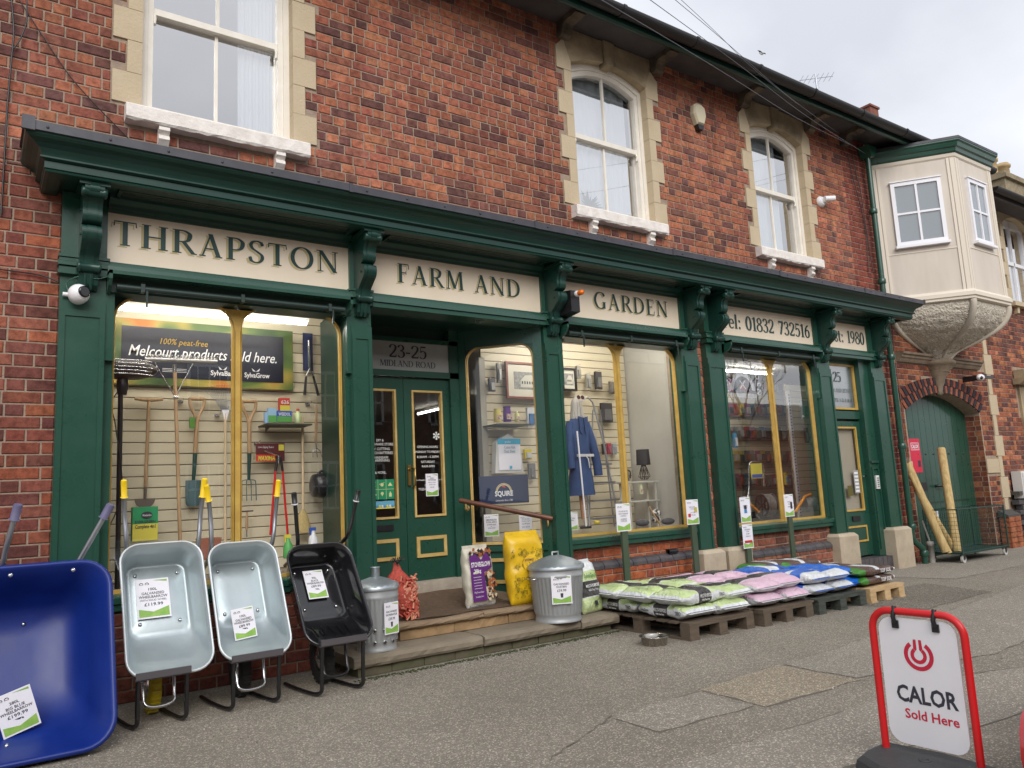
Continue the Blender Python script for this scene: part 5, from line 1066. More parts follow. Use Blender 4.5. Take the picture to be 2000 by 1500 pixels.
# ================================================================== price signs
def price_sign(name, label, o, xd, yd, w, h, lines, pic=None, cat='price sign', group=None, chev=True):
    t = thing(name, label, cat, group); M = frameM(o, xd, yd)
    MB().box(-w/2, w/2, -h/2, h/2, -.003, 0, M=M).build('card', PAPER, t)
    g = MB()
    if chev:
        g.poly([(-w*.45, -h*.46, .001), (w*.45, -h*.46, .001), (w*.45, -h*.22, .001), (-.02*w, -h*.34, .001), (-w*.45, -h*.26, .001)], M=M)
        g.poly([(0, h*.46, .001), (w*.45, h*.46, .001), (w*.45, h*.41, .001)], M=M)
    g.build('green_print', PGREEN, t)
    k = MB()
    for (s, y, hh, ww, bd) in lines: text(k, s, M, hh*h, ww*w, 0, y*h, bold=bd, z=.0015)
    for sx in (-.33, -.16):
        c = (sx*w, h*.38); n = 7
        k.loft([[(c[0]+r*w*cos(pi*a/n), c[1]+r*w*sin(pi*a/n)-h*.02, .0015) for a in range(n+1)] for r in (.045, .065)], closed=False, smooth=False, M=M)
        k.box(c[0]-.06*w, c[0]+.06*w, c[1]-h*.03, c[1]-h*.024, .0005, .0015, M=M)
    if pic == 'barrow':
        k.poly([(-.12*w, -.16*h, .0016), (.02*w, -.2*h, .0016), (.10*w, -.16*h, .0016)], M=M); k.lathe([(.025*w, 0), (.025*w, .0016)], 8, M=M @ Matrix.Translation((.10*w, -.19*h, 0)))
    if pic == 'bin': k.poly([(-.07*w, -.12*h, .0016), (.07*w, -.12*h, .0016), (.055*w, -.27*h, .0016), (-.055*w, -.27*h, .0016)], M=M)
    k.build('printing', INK, t)
    settle(t, o); return t
# ================================================================== wheelbarrows
def rr_ring(w, h, r, cy, d, n=6): return [(x, y, d) for x, y in rrect(w, h, r, n, 0, cy)]
def barrow(kind, label, x, zb, zt, yb, yt, w, mats, handles, legs, wheelm, lean=0):
    # tray frame: origin centre of the rim, x across, y up the tray, z towards the viewer
    t = thing('wheelbarrow', label, 'wheelbarrow')
    L = hypot(zt-zb, yt-yb); c = Vector((x, (yb+yt)/2, (zb+zt)/2)); up = Vector((lean, yt-yb, zt-zb)).normalized()
    M = frameM(c, (1, 0, 0), up); tm, gm = mats
    mb = MB(); big = kind == 'blue'
    if big: secs = [(w, L, .13, 0, 0), (w*.985, L*.985, .125, 0, -.012), (w*.93, L*.93, .12, .0, -.05), (w*.85, L*.82, .12, .02, -.20), (w*.76, L*.66, .12, .06, -.32), (w*.60, L*.50, .10, .09, -.37), (w*.30, L*.25, .06, .09, -.375), (.02, .02, .005, .09, -.375)]
    else: secs = [(w, L, .105, 0, 0), (w*.97, L*.98, .100, 0, -.008), (w*.945, L*.955, .096, .0, -.02), (w*.90, L*.85, .078, .035, -.09), (w*.84, L*.70, .072, .085, -.17), (w*.78, L*.60, .065, .125, -.205), (w*.72, L*.545, .05, .135, -.213), (w*.68, L*.51, .045, .135, -.207), (w*.3, L*.25, .04, .135, -.207), (.02, .02, .005, .135, -.207)]
    R = [rr_ring(a, b, r, cy, d) for a, b, r, cy, d in secs]
    if not big:
        rn = random.Random(int(x*100)); 
        for i in (3, 4, 5, 6): R[i] = [(p[0]+rn.uniform(-.002, .002), p[1]+rn.uniform(-.002, .002), p[2]+rn.uniform(-.002, .002)) for p in R[i]]
    lip = [rr_ring(w+.004, L+.004, .107, 0, -.020), rr_ring(w+.022, L+.022, .115, 0, -.014), rr_ring(w+.026, L+.026, .117, 0, -.002), rr_ring(w+.014, L+.014, .112, 0, .008)]
    if big: lip = [rr_ring(w+.01, L+.01, .135, 0, -.03), rr_ring(w+.04, L+.04, .15, 0, -.03), rr_ring(w+.045, L+.045, .152, 0, -.006), rr_ring(w+.02, L+.02, .14, 0, .004)]
    mb.loft(lip+R, M=M, cap1=True)
    back = [[(p[0]*1.01, p[1]*1.01, p[2]-.006) for p in r] for r in R]; mb.loft([lip[0]]+back[2:], M=M)
    tray = mb.build('tray', tm, t)
    bo = MB()
    def depth(px_, py_):
        ins = lambda s: abs(px_) <= s[0]/2 and abs(py_-s[3]) <= s[1]/2
        for i in range(len(secs)-1):
            if not ins(secs[i+1]):
                lo, hi = secs[i], secs[i+1]
                for f in [k/20 for k in range(21)]:
                    s = [lo[j]+(hi[j]-lo[j])*f for j in range(5)]
                    if not ins(s): return s[4]+.004
                return hi[4]+.004
        return secs[-1][4]+.002
    for (bx, by) in ((-w*.27, .135+L*.20), (w*.27, .135+L*.20), (-w*.25, .135-L*.19), (w*.25, .135-L*.19)) if not big else ((.02, L*.46), (-.22, L*.46), (.1, .3*L), (-.04, .05), (.03, -.38*L), (-.10, -.40*L), (.30, .46*L)):
        d = depth(bx, by) if abs(by) < .45*L else .006
        bo.lathe([(.012, d), (.010, d+.006), (.002, d+.008)], 8, M=M @ Matrix.Translation((bx, by, 0)))
    bo.build('bolt', STEEL, tray)
    if kind == 'galv': q = MB(); q.loft(lip[1:]+[rr_ring(w+.002, L+.002, .106, 0, .002)], M=M @ Matrix.Translation((0, 0, .0012))); q.build('rolled_rim', mat('pale_zinc_rim', (.62, .66, .67), .4, .3), tray)
    if kind == 'black':
        q = MB()
        for k in range(5):
            xx = -.11+k*.055; q.tube([(xx, -L*.22, -.155), (xx, -L*.36, -.085)], .006, 5, M=M)
        q.build('tray_rib', tm, tray)
    # handles
    for (p0, p1, p2, grip, gr) in handles:
        p0, p1, p2 = Vector(p0), Vector(p1), Vector(p2); d = (p2-p1).normalized()
        h = MB(); h.tube(catmull([tuple(p0-(p1-p0)*.6+Vector((0, .25, 0))), tuple(p0), tuple(p1), tuple(p2-d*.02)], 5), .014, 10); h = h.build('handle', gm, t)
        g = MB(); g.tube([p2-d*grip, p2-d*grip*.98, p2-d*.01, p2], [gr*1.3, gr, gr*1.05, gr*.9], 12); g.build('grip', wheelm[1], h)
        if kind == 'black': q = MB(); [q.box(-.007, .007, -.0, .0, 0, 0) for _ in ()]; q.tube([p2-d*grip*.98, p2-d*grip*.9], gr*1.25, 12); q.build('grip_ring', PAPER, h)
    # front bar, legs, wheel guard, wheel
    if legs:
        lx0, lx1 = legs; bar_ = MB(); zb2 = zb; nb = Vector((0, -.012, 0))
        bar_.box(lx0-.01, lx1+.01, yb-.035, yb-.02, zb-.005, zb+.03); bar_.box(lx0-.01, lx1+.01, yb-.02, yb+.05, zb-.014, zb-.005); bar_.build('nose_plate', mat('worn_grey_bar', (.13, .12, .13), .45, .5), t)
        for lx in (lx0+.006, lx1-.006):
            q = MB(); q.tube(catmull([(lx, yb-.01, zb+.02), (lx, yb+.0, zb-.05), (lx, yb+.01, .10), (lx, yb+.02, .035), (lx-.02, yb+.09, .013), (lx-.05, yb+.30, .013), (lx-.06, yb+.5, .013)], 6), .0125, 10); q.build('leg', BLACKM, t)
        cxm = (lx0+lx1)/2+.01; q = MB()
        q.tube(catmull([(cxm-.085, yb+.20, .30), (cxm-.08, yb+.16, .16), (cxm-.07, yb+.13, .10), (cxm, yb+.125, .085), (cxm+.07, yb+.13, .10), (cxm+.08, yb+.16, .16), (cxm+.085, yb+.20, .30)], 5), .010, 8); q.build('wheel_guard', STEEL if kind != 'black' else BLACKM, t)
        Mw = Matrix.Translation((cxm, yb+.38, .165)) @ Matrix.Scale(.85, 4) @ Matrix.Rotation(pi/2, 4, 'Y')
        q = MB(); q.lathe([(.10, -.035), (.165, -.038), (.185, -.025), (.19, 0), (.185, .025), (.165, .038), (.10, .035), (.10, -.035)], 26, M=Mw, cap=False)
        for k in range(26): a = k*2*pi/26; q.box(-.008, .008, -.03, .03, .183, .194, M=Matrix.Translation((cxm, yb+.38, .165)) @ Matrix.Scale(.85, 4) @ Matrix.Rotation(a, 4, 'X') @ Matrix.Rotation(pi/2, 4, 'Z'))
        wh = q.build('wheel', wheelm[0], t); q = MB(); q.lathe([(.02, -.05), (.03, -.04), (.10, -.025), (.10, .025), (.03, .04), (.02, .05)], 18, M=Mw); q.build('wheel_hub', STEEL, wh)
    settle(t, (x, yb, 0)); return M, L
tyre = mat('black_tyre', (.02, .02, .02), .8); ywheel = mat('yellow_wheel', (.50, .38, .01), .5)
BLUEP = mat('blue_plastic_tray', (.002, .014, .14), .42, col2=(.004, .028, .23), scale=4, bump=.12, bscale=8, contrast=1.2, detail=8); VGRIP = mat('violet_grey_grip', (.12, .11, .20), .6)
BT = mat('black_gloss_tray', (.007, .007, .009), .22, col2=(.014, .014, .016), scale=3, coat=.5)
M2, L2 = barrow('galv', 'galvanised wheelbarrow stood on end with a yellow wheel, next to the big blue one', .955, .275, .965, 4.72, 5.10, .44, (GALVT, SILVER), [(at(247, 1075, 5.28), at(243, 1000, 5.28), at(242, 938, 5.20), .11, .017), (at(385, 1075, 5.28), at(392, 1000, 5.28), at(400, 935, 5.20), .12, .018)], (.775, 1.035), (ywheel, YEL))
M3, L3 = barrow('galv', 'galvanised wheelbarrow stood on end between the yellow wheeled one and the black one', 1.425, .29, .935, 4.72, 5.08, .405, (GALVT, SILVER), [(at(412, 1075, 5.28), at(410, 1000, 5.28), at(403, 948, 5.20), .11, .017), (at(530, 1065, 5.28), at(538, 1000, 5.28), at(544, 938, 5.20), .11, .017)], (1.275, 1.55), (tyre, YEL))
M4, L4 = barrow('black', 'black wheelbarrow stood on end beside the entrance steps', 1.925, .31, .885, 4.66, 5.08, .43, (BT, BLACKM), [(at(580, 1075, 5.25), at(579, 1020, 5.22), at(574, 962, 5.18), .085, .018), (at(676, 1050, 5.25), at(690, 1005, 5.22), at(700, 957, 5.18), .085, .018)], (1.78, 2.06), (tyre, BLACKP))
M1, L1 = barrow('blue', 'huge blue plastic wheelbarrow stood on end at the left edge', .165, .045, .905, 4.44, 4.80, .93, (BLUEP, SILVER), [(at(4, 1110, 5.04), at(12, 1070, 4.98), at(36, 985, 4.9), .085, .022), (at(118, 1160, 5.04), at(152, 1100, 5.0), at(217, 985, 4.9), .085, .022)], None, (tyre, VGRIP))
Q = lambda M, x, y, z: M @ Vector((x, y, z))
def tray_sign(label, M, cx, cy, d, w, h, lines, tilt=0, rx=0):
    X = (M.to_3x3() @ Vector((cos(tilt), sin(tilt), 0))); Yv = M.to_3x3() @ (Matrix.Rotation(rx, 3, 'X') @ Vector((-sin(tilt), cos(tilt), 0)))
    price_sign('price_sign', label, Q(M, cx, cy, d), X, Yv, w, h, lines, None if 'solid' in label else 'barrow')
tray_sign('white price card 100L galvanised wheelbarrow with solid wheel, inside the left grey tray', M2, -.03, .135, -.188, .185, .25, [('100L', .235, .065, .26, .012), ('GALVANISED', .13, .065, .68, .012), ('WHEELBARROW', .04, .065, .86, .012), ('WITH SOLID WHEEL', -.045, .045, .80, 0), ('£119.99', -.15, .075, .56, .012)])
tray_sign('white price card 100L galvanised wheelbarrow at 89.99, low in the middle grey tray', M3, -.02, -.11, -.118, .135, .185, [('100L', .235, .07, .30, .012), ('GALVANISED', .13, .07, .72, .012), ('WHEELBARROW', .04, .07, .88, .012), ('£89.99', -.08, .08, .50, .012)], .10, .25)
tray_sign('white price card 90L black wheelbarrow stuck in the black tray', M4, -.0, .17, -.186, .135, .215, [('90L', .225, .065, .24, .012), ('BLACK', .13, .065, .36, .012), ('WHEELBARROW', .04, .065, .86, .012), ('£89.99', -.07, .075, .50, .012)])
tray_sign('white price card 280L big blue wheelbarrow lying in the blue tray', M1, .07, -.20, -.215, .165, .205, [('280L', .235, .065, .26, .012), ('BIG BLUE', .13, .065, .50, .012), ('WHEELBARROW', .04, .065, .86, .012), ('£199.99', -.07, .075, .54, .012)], .30, .35)

# ================================================================== dustbins
def bin_body(mb, cx, cy, z, r0, r1, h, ribs=36):
    rings = []
    prof = [(r0*1.02, 0), (r0*1.02, .012), (r0, .018), (r0, .05), (r0*1.02, .055), (r0*1.02, .065), (None, .075), (None, h*.80), (r1*1.01, h*.83), (r1*1.025, h*.85), (r1*1.01, h*.87), (r1, h*.93), (r1*1.0, h*.98), (r1*1.03, h)]
    n = ribs*4
    for r, zz in prof:
        row = []
        for k in range(n):
            a = 2*pi*k/n; q = r
            if r is None: base = r0+(r1-r0)*zz/h; q = base+(.0045 if k % 4 in (0, 1) else -.002)
            row.append((cx+q*cos(a), cy+q*sin(a), z+zz))
        rings.append(row)
    mb.loft(rings, cap0=True)
def bin_lid(mb, cx, cy, z, r, h, n=28):
    rings = []
    for f, zz, am in ((1.06, -.02, 0), (1.07, .0, .4), (1.0, .012, 1), (.6, h*.6, 1), (.22, h*.92, .6), (.02, h, 0)):
        rings.append([(cx+r*f*cos(2*pi*k/(n*2)), cy+r*f*sin(2*pi*k/(n*2)), z+zz+(am*.007*(1 if k % 2 else -1))) for k in range(n*2)])
    mb.loft(rings)
GB = mat('zinc_bin', (.38, .40, .41), .45, .45, col2=(.46, .48, .49), scale=7, contrast=1.2)
db = thing('dustbin', 'galvanised steel dustbin with ribbed sides and lid on the step', 'dustbin'); BX, BY, BZ = 3.92, 5.06, .142
q = MB(); bin_body(q, BX, BY, BZ, .183, .218, .42); q.build('body', GB, db)
q = MB(); bin_lid(q, BX, BY, BZ+.425, .218, .085); q.build('lid', GALV, db); q = MB(); q.tube([(BX-.03, BY, BZ+.49), (BX-.03, BY, BZ+.535), (BX+.03, BY, BZ+.535), (BX+.03, BY, BZ+.49)], .008, 6); q.build('lid_handle', GALV, db)
for s_ in (-1, 1): q = MB(); a = .2 if s_ > 0 else pi-.1; c = Vector((BX+.225*cos(a), BY+.225*sin(a)*1, BZ+.34)); q.tube([c+Vector((0, -.05, 0)), c+Vector((s_*.03, -.05, .0)), c+Vector((s_*.03, .05, 0)), c+Vector((0, .05, 0))], .006, 6); q.build('side_handle', STEEL, db)
settle(db, (BX, BY, BZ))
def sign_on_bin(label, cx, cy, r, z, ang, w, h, lines): 
    n = Vector((cos(ang), sin(ang), 0)); price_sign('price_sign', label, Vector((cx, cy, z))+n*(r+.004), (-n.y, n.x, 0), (0, 0, 1), w, h, lines, 'bin')
sign_on_bin('white price card on the galvanised dustbin', BX, BY, .212, .40, radians(-118), .16, .215, [('GALVANISED', .21, .07, .78, .012), ('DUSTBIN', .11, .07, .50, .012), ('£39.99', -.02, .085, .46, .012)])
inc = thing('incinerator_bin', 'galvanised garden incinerator with a chimney lid and round air holes', 'incinerator'); IX, IY, IZ = 2.36, 5.12, .142
q = MB(); bin_body(q, IX, IY, IZ, .135, .155, .42, 28); q.build('body', GB, inc); q = MB(); bin_lid(q, IX, IY, IZ+.425, .155, .065, 22); q.build('lid', GALV, inc)
q = MB(); q.lathe([(.030, .46), (.030, .55), (.034, .552), (.034, .556), (.027, .556), (.027, .48)], 16, M=Matrix.Translation((IX, IY, IZ)), cap=False); q.build('chimney', GALV, inc)
for zz in (.06, .14):
    for dg in (-150, -120, -92, -64, -40, -15):
        a = radians(dg); n = Vector((cos(a), sin(a), 0)); r = .138+.02*zz/.42; q = MB(); Mh = frameM(Vector((IX, IY, IZ+zz))+n*(r+.003), (-n.y, n.x, 0), (0, 0, 1))
        q.lathe([(.009, .0), (.014, .002), (.014, .0)], 10, M=Mh, cap=False); q.lathe([(.009, .0005), (.0005, .0005)], 10, 1, M=Mh, cap=False); q.build('air_hole', [STEEL, BLACKP], inc)
settle(inc, (IX, IY, IZ))
sign_on_bin('white price card on the garden incinerator', IX, IY, .158, .36, radians(-75), .125, .21, [('GALVANISED', .21, .06, .78, .012), ('INCINERATOR', .11, .06, .80, .012), ('£39.99', -.02, .08, .46, .012)])

# ================================================================== bags
def bag(name, label, cat, M, L, W, H, mats, bands, group=None, seed=0, sag=0., wr=.006, texts=(), fin=.03, nu=26, nv=28):
    # local: x along length, y across, z up (thickness). bands: list of (u0,u1,mat index) in -1..1
    rn = random.Random(seed); ph = [rn.uniform(0, 6) for _ in range(8)]
    def surf(u, v, off=0):
        e = max(0., 1-abs(u)**5)**.5; e = max(e, .04)
        c, s = cos(v), sin(v); sg = lambda t: (1 if t >= 0 else -1)
        y = W/2*sg(c)*abs(c)**.55*(.93+.07*e)*(1-.05*sin(5*u+ph[3])*.5); z = H/2*sg(s)*abs(s)**.60*e*(1-.10*u*u)
        z += sag*(-(u*u))*H
        z += wr*(sin(7*u+ph[0]+3*v)+.6*sin(13*u+ph[1]-2*v)+.4*sin(23*u*(.6+.4*s)+ph[2]+5*v))*e
        y += wr*.5*sin(9*u+ph[4])*c
        return Vector((L/2*u, y, z+H/2))+Vector((0, c*off, s*off))
    us = sorted(set([-1+2*i/nu for i in range(nu+1)]+[b[0] for b in bands]+[b[1] for b in bands]))
    mb = MB(); rings = [[surf(u, 2*pi*k/nv) for k in range(nv)] for u in us]
    for i in range(len(us)-1):
        um = (us[i]+us[i+1])/2; mi = 0
        for k in range(nv):
            vm = 2*pi*(k+.5)/nv; mi = 0
            for b in bands:
                if b[0] <= um <= b[1] and (len(b) < 4 or (b[3] == 'top' and sin(vm) > .25)): mi = b[2]
            mb.add([rings[i][k], rings[i][(k+1) % nv], rings[i+1][(k+1) % nv], rings[i+1][k]], [(0, 1, 2, 3)], mi, True, M)
    for s_ in (-1, 1):                                   # flat sealed ends
        r0 = [surf(s_*1, 2*pi*k/nv) for k in range(nv)]; zc = r0[0].z
        mb.add([(s_*L/2, -W*.45, zc-.002), (s_*L/2, W*.45, zc-.002), (s_*(L/2+fin), W*.45, zc-.004), (s_*(L/2+fin), -W*.45, zc-.004)], [(0, 1, 2, 3)], 0, False, M)
    # merge seam duplicates for smooth shading
    vs = {}; idx = []
    for v in mb.v:
        k = (round(v[0], 5), round(v[1], 5), round(v[2], 5)); idx.append(vs.setdefault(k, len(vs)))
    mb.v = list(vs.keys()); mb.f = [tuple(idx[i] for i in f) for f in mb.f]
    keep = [i for i, f in enumerate(mb.f) if len(set(f)) > 2]
    mb.f = [mb.f[i] for i in keep]; mb.mi = [mb.mi[i] for i in keep]; mb.sm = [mb.sm[i] for i in keep]; mb.cols = [None]*len(keep)
    t = thing(name, label, cat, group); b = mb.build('sack', mats, t)
    for (s, u0, v0, h, w, mt, rot) in texts:             # text wrapped on the surface
        k = MB()
        def fn(p, u0=u0, v0=v0, rot=rot):
            a, b_ = (p.x, p.y) if rot == 0 else ((-p.x, -p.y) if rot == 2 else (-p.y, p.x) if rot == 1 else (p.y, -p.x))
            return M @ surf(u0+a/(L/2), v0+b_/((H*.75+W*.2)/2 if abs(sin(v0)) < .5 else W/2), .003)
        text(k, s, None, h, w, bold=.02, z=0, fn=fn); k.build('printing', mt, b)
    settle(t, M.translation); return t
LIME = mat('lime_bag_plastic', (.45, .60, .20), .34, col2=(.64, .72, .44), scale=9, contrast=.9); BWH = mat('white_bag_plastic', (.74, .76, .77), .34, col2=(.62, .64, .66), scale=7)
BDK = mat('charcoal_bag_plastic', (.040, .036, .036), .36, col2=(.065, .058, .058), scale=8); PNK = mat('pink_bag_plastic', (.66, .42, .55), .38, col2=(.72, .52, .62), scale=8)
BBL = mat('blue_bag_plastic', (.02, .10, .48), .32, col2=(.03, .16, .60), scale=8); BSKY = mat('bright_blue_bag', (.01, .14, .62), .3); BRN = mat('brown_bag_plastic', (.085, .045, .035), .36, col2=(.12, .07, .055), scale=9); BGR = mat('green_bag_plastic', (.05, .20, .03), .36); BRED = mat('red_bag_plastic', (.45, .02, .02), .36); PWH = mat('print_white_on_bag', (.75, .75, .75), .45); PDG = mat('print_green_on_bag', (.05, .18, .05), .45)
for m_ in (LIME, BWH, BDK, PNK, BBL, BRN, BSKY):
    t_ = m_.node_tree; n_ = t_.nodes.new('ShaderNodeTexNoise'); n_.inputs['Scale'].default_value = 13; n_.inputs['Detail'].default_value = 3; n_.inputs['Distortion'].default_value = 2.2; tc_ = t_.nodes.new('ShaderNodeTexCoord'); t_.links.new(tc_.outputs['Object'], n_.inputs['Vector']); b1_ = t_.nodes.new('ShaderNodeBump'); b1_.inputs['Strength'].default_value = .75; b1_.inputs['Distance'].default_value = .03; t_.links.new(n_.outputs[0], b1_.inputs['Height']); t_.links.new(b1_.outputs[0], t_.nodes['Principled BSDF'].inputs['Normal'])
def BM(x, y, z, rz, tilt=0): return Matrix.Translation((x, y, z)) @ Matrix.Rotation(rz, 4, 'Z') @ Matrix.Rotation(tilt, 4, 'Y')
LB_ = [(-1, 1, 1), (-.95, -.28, 2, 'top'), (-.26, .30, 3), (.32, .92, 2, 'top')]
lm = [BWH, BWH, LIME, BDK]
GR1 = 'lime, white and charcoal compost bags on the first pallet'
# long axis along Y: rotation 90deg ; text on left long side (v=pi side faces -x when rotated +90)
P1 = [ # x,y,z,rz,L,W,H,label,textside
 (4.665, 4.48, .135, pi/2, .53, .36, .115, 'lower compost bag at the front left corner of the first pallet', 'L'),
 (4.665, 5.03, .135, pi/2, .53, .36, .115, 'lower compost bag at the back left of the first pallet', 'L'),
 (5.02, 4.42, .135, pi/2-.04, .50, .34, .115, 'lower compost bag at the front right of the first pallet', 'E'),
 (5.02, 5.00, .135, pi/2, .52, .34, .115, 'lower compost bag at the back right of the first pallet', None),
 (4.73, 4.40, .235, .02, .54, .34, .12, 'top compost bag at the front left of the first pallet', 'F'),
 (4.70, 4.74, .235, .05, .54, .34, .12, 'top compost bag second from the front, left column of the first pallet', None),
 (4.68, 5.09, .235, -.04, .52, .34, .12, 'top compost bag at the back left of the first pallet, by the wall', None),
 (5.13, 4.47, .225, pi/2+.05, .50, .32, .11, 'top compost bag at the front right of the first pallet', None),
 (5.13, 5.02, .235, pi/2-.05, .50, .32, .11, 'top compost bag at the back right of the first pallet', None)]
for i, (x, y, z, rz, L, W, H, lb, ts) in enumerate(P1):
    tx = []
    if ts == 'L': tx = [('MULTI-PURPOSE', .02, radians(188), .028, .17, PWH, 2), ('100% Peat Free', .02, radians(212), .016, .12, PWH, 2)]
    if ts == 'F': tx = [('MULTI-PURPOSE', .02, radians(-8), .026, .15, PWH, 0), ('TRIO', .62, radians(-8), .03, .08, INK, 0)]
    M = BM(x, y, z, rz)
    if ts == 'L': tx = [(s, -u, v, h, w, m_, r) for (s, u, v, h, w, m_, r) in [('MULTI-PURPOSE', .02, pi+.12, .030, .15, PWH, 9), ('TRIO', .68, pi+.05, .03, .07, INK, 9)]]
    def mk(tx=tx, ts=ts):
        out = []
        for (s, u, v, h, w, m_, r) in tx: out.append((s, u, v, h, w, m_, r))
        return out
    bg_ = bag('compost_bag', lb, 'compost bag', M, L, W, H, lm, LB_, GR1, seed=i, wr=.0065)
    # side printing laid on the facing side as flat print following the bag side
    k = MB()
    if ts == 'L':   # side facing -x
        for s, yy, zz, h, w, mi in (('MULTI-PURPOSE', y-.0, z+.066, .026, .135, 0), ('100% Peat Free', y, z+.035, .014, .09, 0), ('TRIO', y-.19, z+.055, .026, .06, 1), ('SylvaGrow', y+.17, z+.055, .02, .09, 1)):
            text(k, s, frameM((x-W/2-.008, yy, zz), (0, -1, 0), (0, 0, 1)), h, w, mi=mi, bold=.02)
    if ts in ('F', 'E'):
        fx = x; 
        if ts == 'F': 
            for s, xx, zz, h, w, mi in (('MULTI-PURPOSE', x+.005, z+.070, .026, .13, 0), ('100% Peat Free', x, z+.040, .014, .09, 0), ('TRIO', x+.19, z+.06, .024, .06, 1)): text(k, s, frameM((xx, y-W/2-.008, zz), (1, 0, 0), (0, 0, 1)), h, w, mi=mi, bold=.02)
    if i >= 4: 
        Mt = M @ Matrix.Translation((-.17, 0, H+.006)) @ Matrix.Rotation(pi/2 if i % 2 else -pi/2, 4, 'Z'); text(k, 'SylvaGrow', Mt, .04, .20, mi=2, bold=.01, shear=.1); text(k, 'MULTI-PURPOSE', M @ Matrix.Translation((.02, 0, H+.006)) @ Matrix.Rotation(-pi/2, 4, 'Z'), .03, .2, mi=0, bold=.02)
    if k.v: k.build('printing', [PWH, INK, PDG], bg_.children[0])
    if k.v:
        p = bg_.children[0].children[-1] if bg_.children[0].children else None
# second pallet pink
pm = [BWH, BWH, PNK, BDK]; GR2 = 'pink and white ericaceous compost bags on the second pallet'
P2 = [(5.47, 4.42, .135, pi/2, .5, .34, .11, 'lower pink bag at the front left of the second pallet'), (5.82, 4.40, .135, pi/2, .48, .32, .11, 'lower pink bag at the front right of the second pallet'), (5.50, 4.98, .135, pi/2, .5, .36, .11, 'lower pink bag at the back of the second pallet'),
 (5.48, 4.44, .235, pi/2+.06, .5, .34, .11, 'top pink bag at the front left of the second pallet'), (5.80, 4.46, .235, pi/2-.05, .5, .33, .12, 'top pink bag at the front right of the second pallet'), (5.45, 5.00, .235, pi/2, .52, .36, .11, 'top pink bag at the back left of the second pallet'), (5.82, 5.0, .235, pi/2+.1, .5, .34, .11, 'top pink bag at the back right of the second pallet')]
for i, (x, y, z, rz, L, W, H, lb) in enumerate(P2): bag('compost_bag', lb, 'compost bag', BM(x, y, z, rz), L, W, H, pm, [(-1, 1, 1), (-1, -.2, 2, 'top'), (-.18, .35, 3, 'top'), (.37, .95, 2, 'top')], GR2, seed=30+i, wr=.005)
bm_ = [BBL, BWH, BSKY, BDK]; GR3 = 'blue bags on the third pallet'
P3b = [(6.20, 4.42, .14, pi/2, .50, .30, .10, 0, 'pale lower blue bag at the front left of the third pallet'), (6.53, 4.42, .14, pi/2, .50, .30, .10, 0, 'pale lower blue bag at the front middle of the third pallet'), (6.78, 4.45, .14, pi/2, .45, .22, .10, 1, 'plain bright blue lower bag at the right of the third pallet'),
 (6.20, 4.44, .235, pi/2+.03, .50, .31, .11, 0, 'top blue bag with white end at the front left of the third pallet'), (6.51, 4.44, .235, pi/2-.03, .5, .30, .10, 0, 'top blue bag with white end at the front middle of the third pallet'), (6.76, 4.60, .235, pi/2, .6, .24, .10, 1, 'plain bright blue top bag at the right of the third pallet'), (6.35, 4.95, .235, .1, .6, .34, .11, 2, 'dark blue patterned bag at the back of the third pallet')]
for i, (x, y, z, rz, L, W, H, kd, lb) in enumerate(P3b):
    bands = [[(-1, 1, 0), (-1, -.55, 1), (-.1, .1, 1, 'top')], [(-1, 1, 2)], [(-1, 1, 0), (-.3, .2, 1, 'top'), (.3, .5, 3, 'top')]][kd]
    bag('compost_bag', lb, 'compost bag', BM(x, y, z, rz), L, W, H, bm_, bands, GR3, seed=50+i, wr=.005)
GR4 = 'brown and green topsoil bags on the new wood pallet'
P4b = [(7.12, 4.36, .14, .03, .62, .34, .085, 'lower topsoil bag at the front of the new wood pallet'), (7.12, 4.36, .222, -.02, .62, .34, .085, 'top topsoil bag at the front of the new wood pallet'), (7.05, 4.72, .22, .05, .62, .34, .09, 'topsoil bag behind the front stack on the new pallet'), (7.0, 5.08, .25, -.04, .62, .34, .10, 'topsoil bag at the back of the new pallet by the wall'), (6.62, 5.12, .26, .08, .5, .32, .10, 'green ended topsoil bag at the back left of the new pallet')]
for i, (x, y, z, rz, L, W, H, lb) in enumerate(P4b):
    b_ = bag('topsoil_bag', lb, 'topsoil bag', BM(x, y, z, rz), L, W, H, [BRN, BGR, BWH], [(-1, 1, 0), (-1, -.62, 1), (-.1, .12, 2, 'top'), (.86, .95, 2)], GR4, seed=70+i, wr=.003)
    if i < 2:
        k = MB(); text(k, 'TOP SOIL', frameM((x+.12, y-W/2-.006, z+.043), (1, 0, 0), (0, 0, 1)), .034, .19, bold=.03); text(k, 'bramble', frameM((x-.05, y-W/2-.006, z+.043), (1, 0, 0), (0, 0, 1)), .02, .09, shear=.3) if False else None; k.build('printing', PWH, b_.children[0])
    if i >= 2:
        k = MB(); text(k, 'TOP SOIL', frameM((x+.05, y-.02, z+H+.004), (1, 0, 0), (0, 1, 0)), .06, .24, bold=.03); k.build('printing', PWH, b_.children[0])
for i, (x, y, z, lb) in enumerate(((6.45, 5.15, .14, 'red bag low against the wall under the brown bags'), (6.1, 5.1, .14, 'green and dark bag low behind the blue bags'))):
    bag('compost_bag', lb, 'compost bag', BM(x, y, z, .1), .5, .3, .12, [BRED if i == 0 else BGR, BDK], [(-1, 1, 0), (-.2, .4, 1, 'top')], None, seed=90+i)
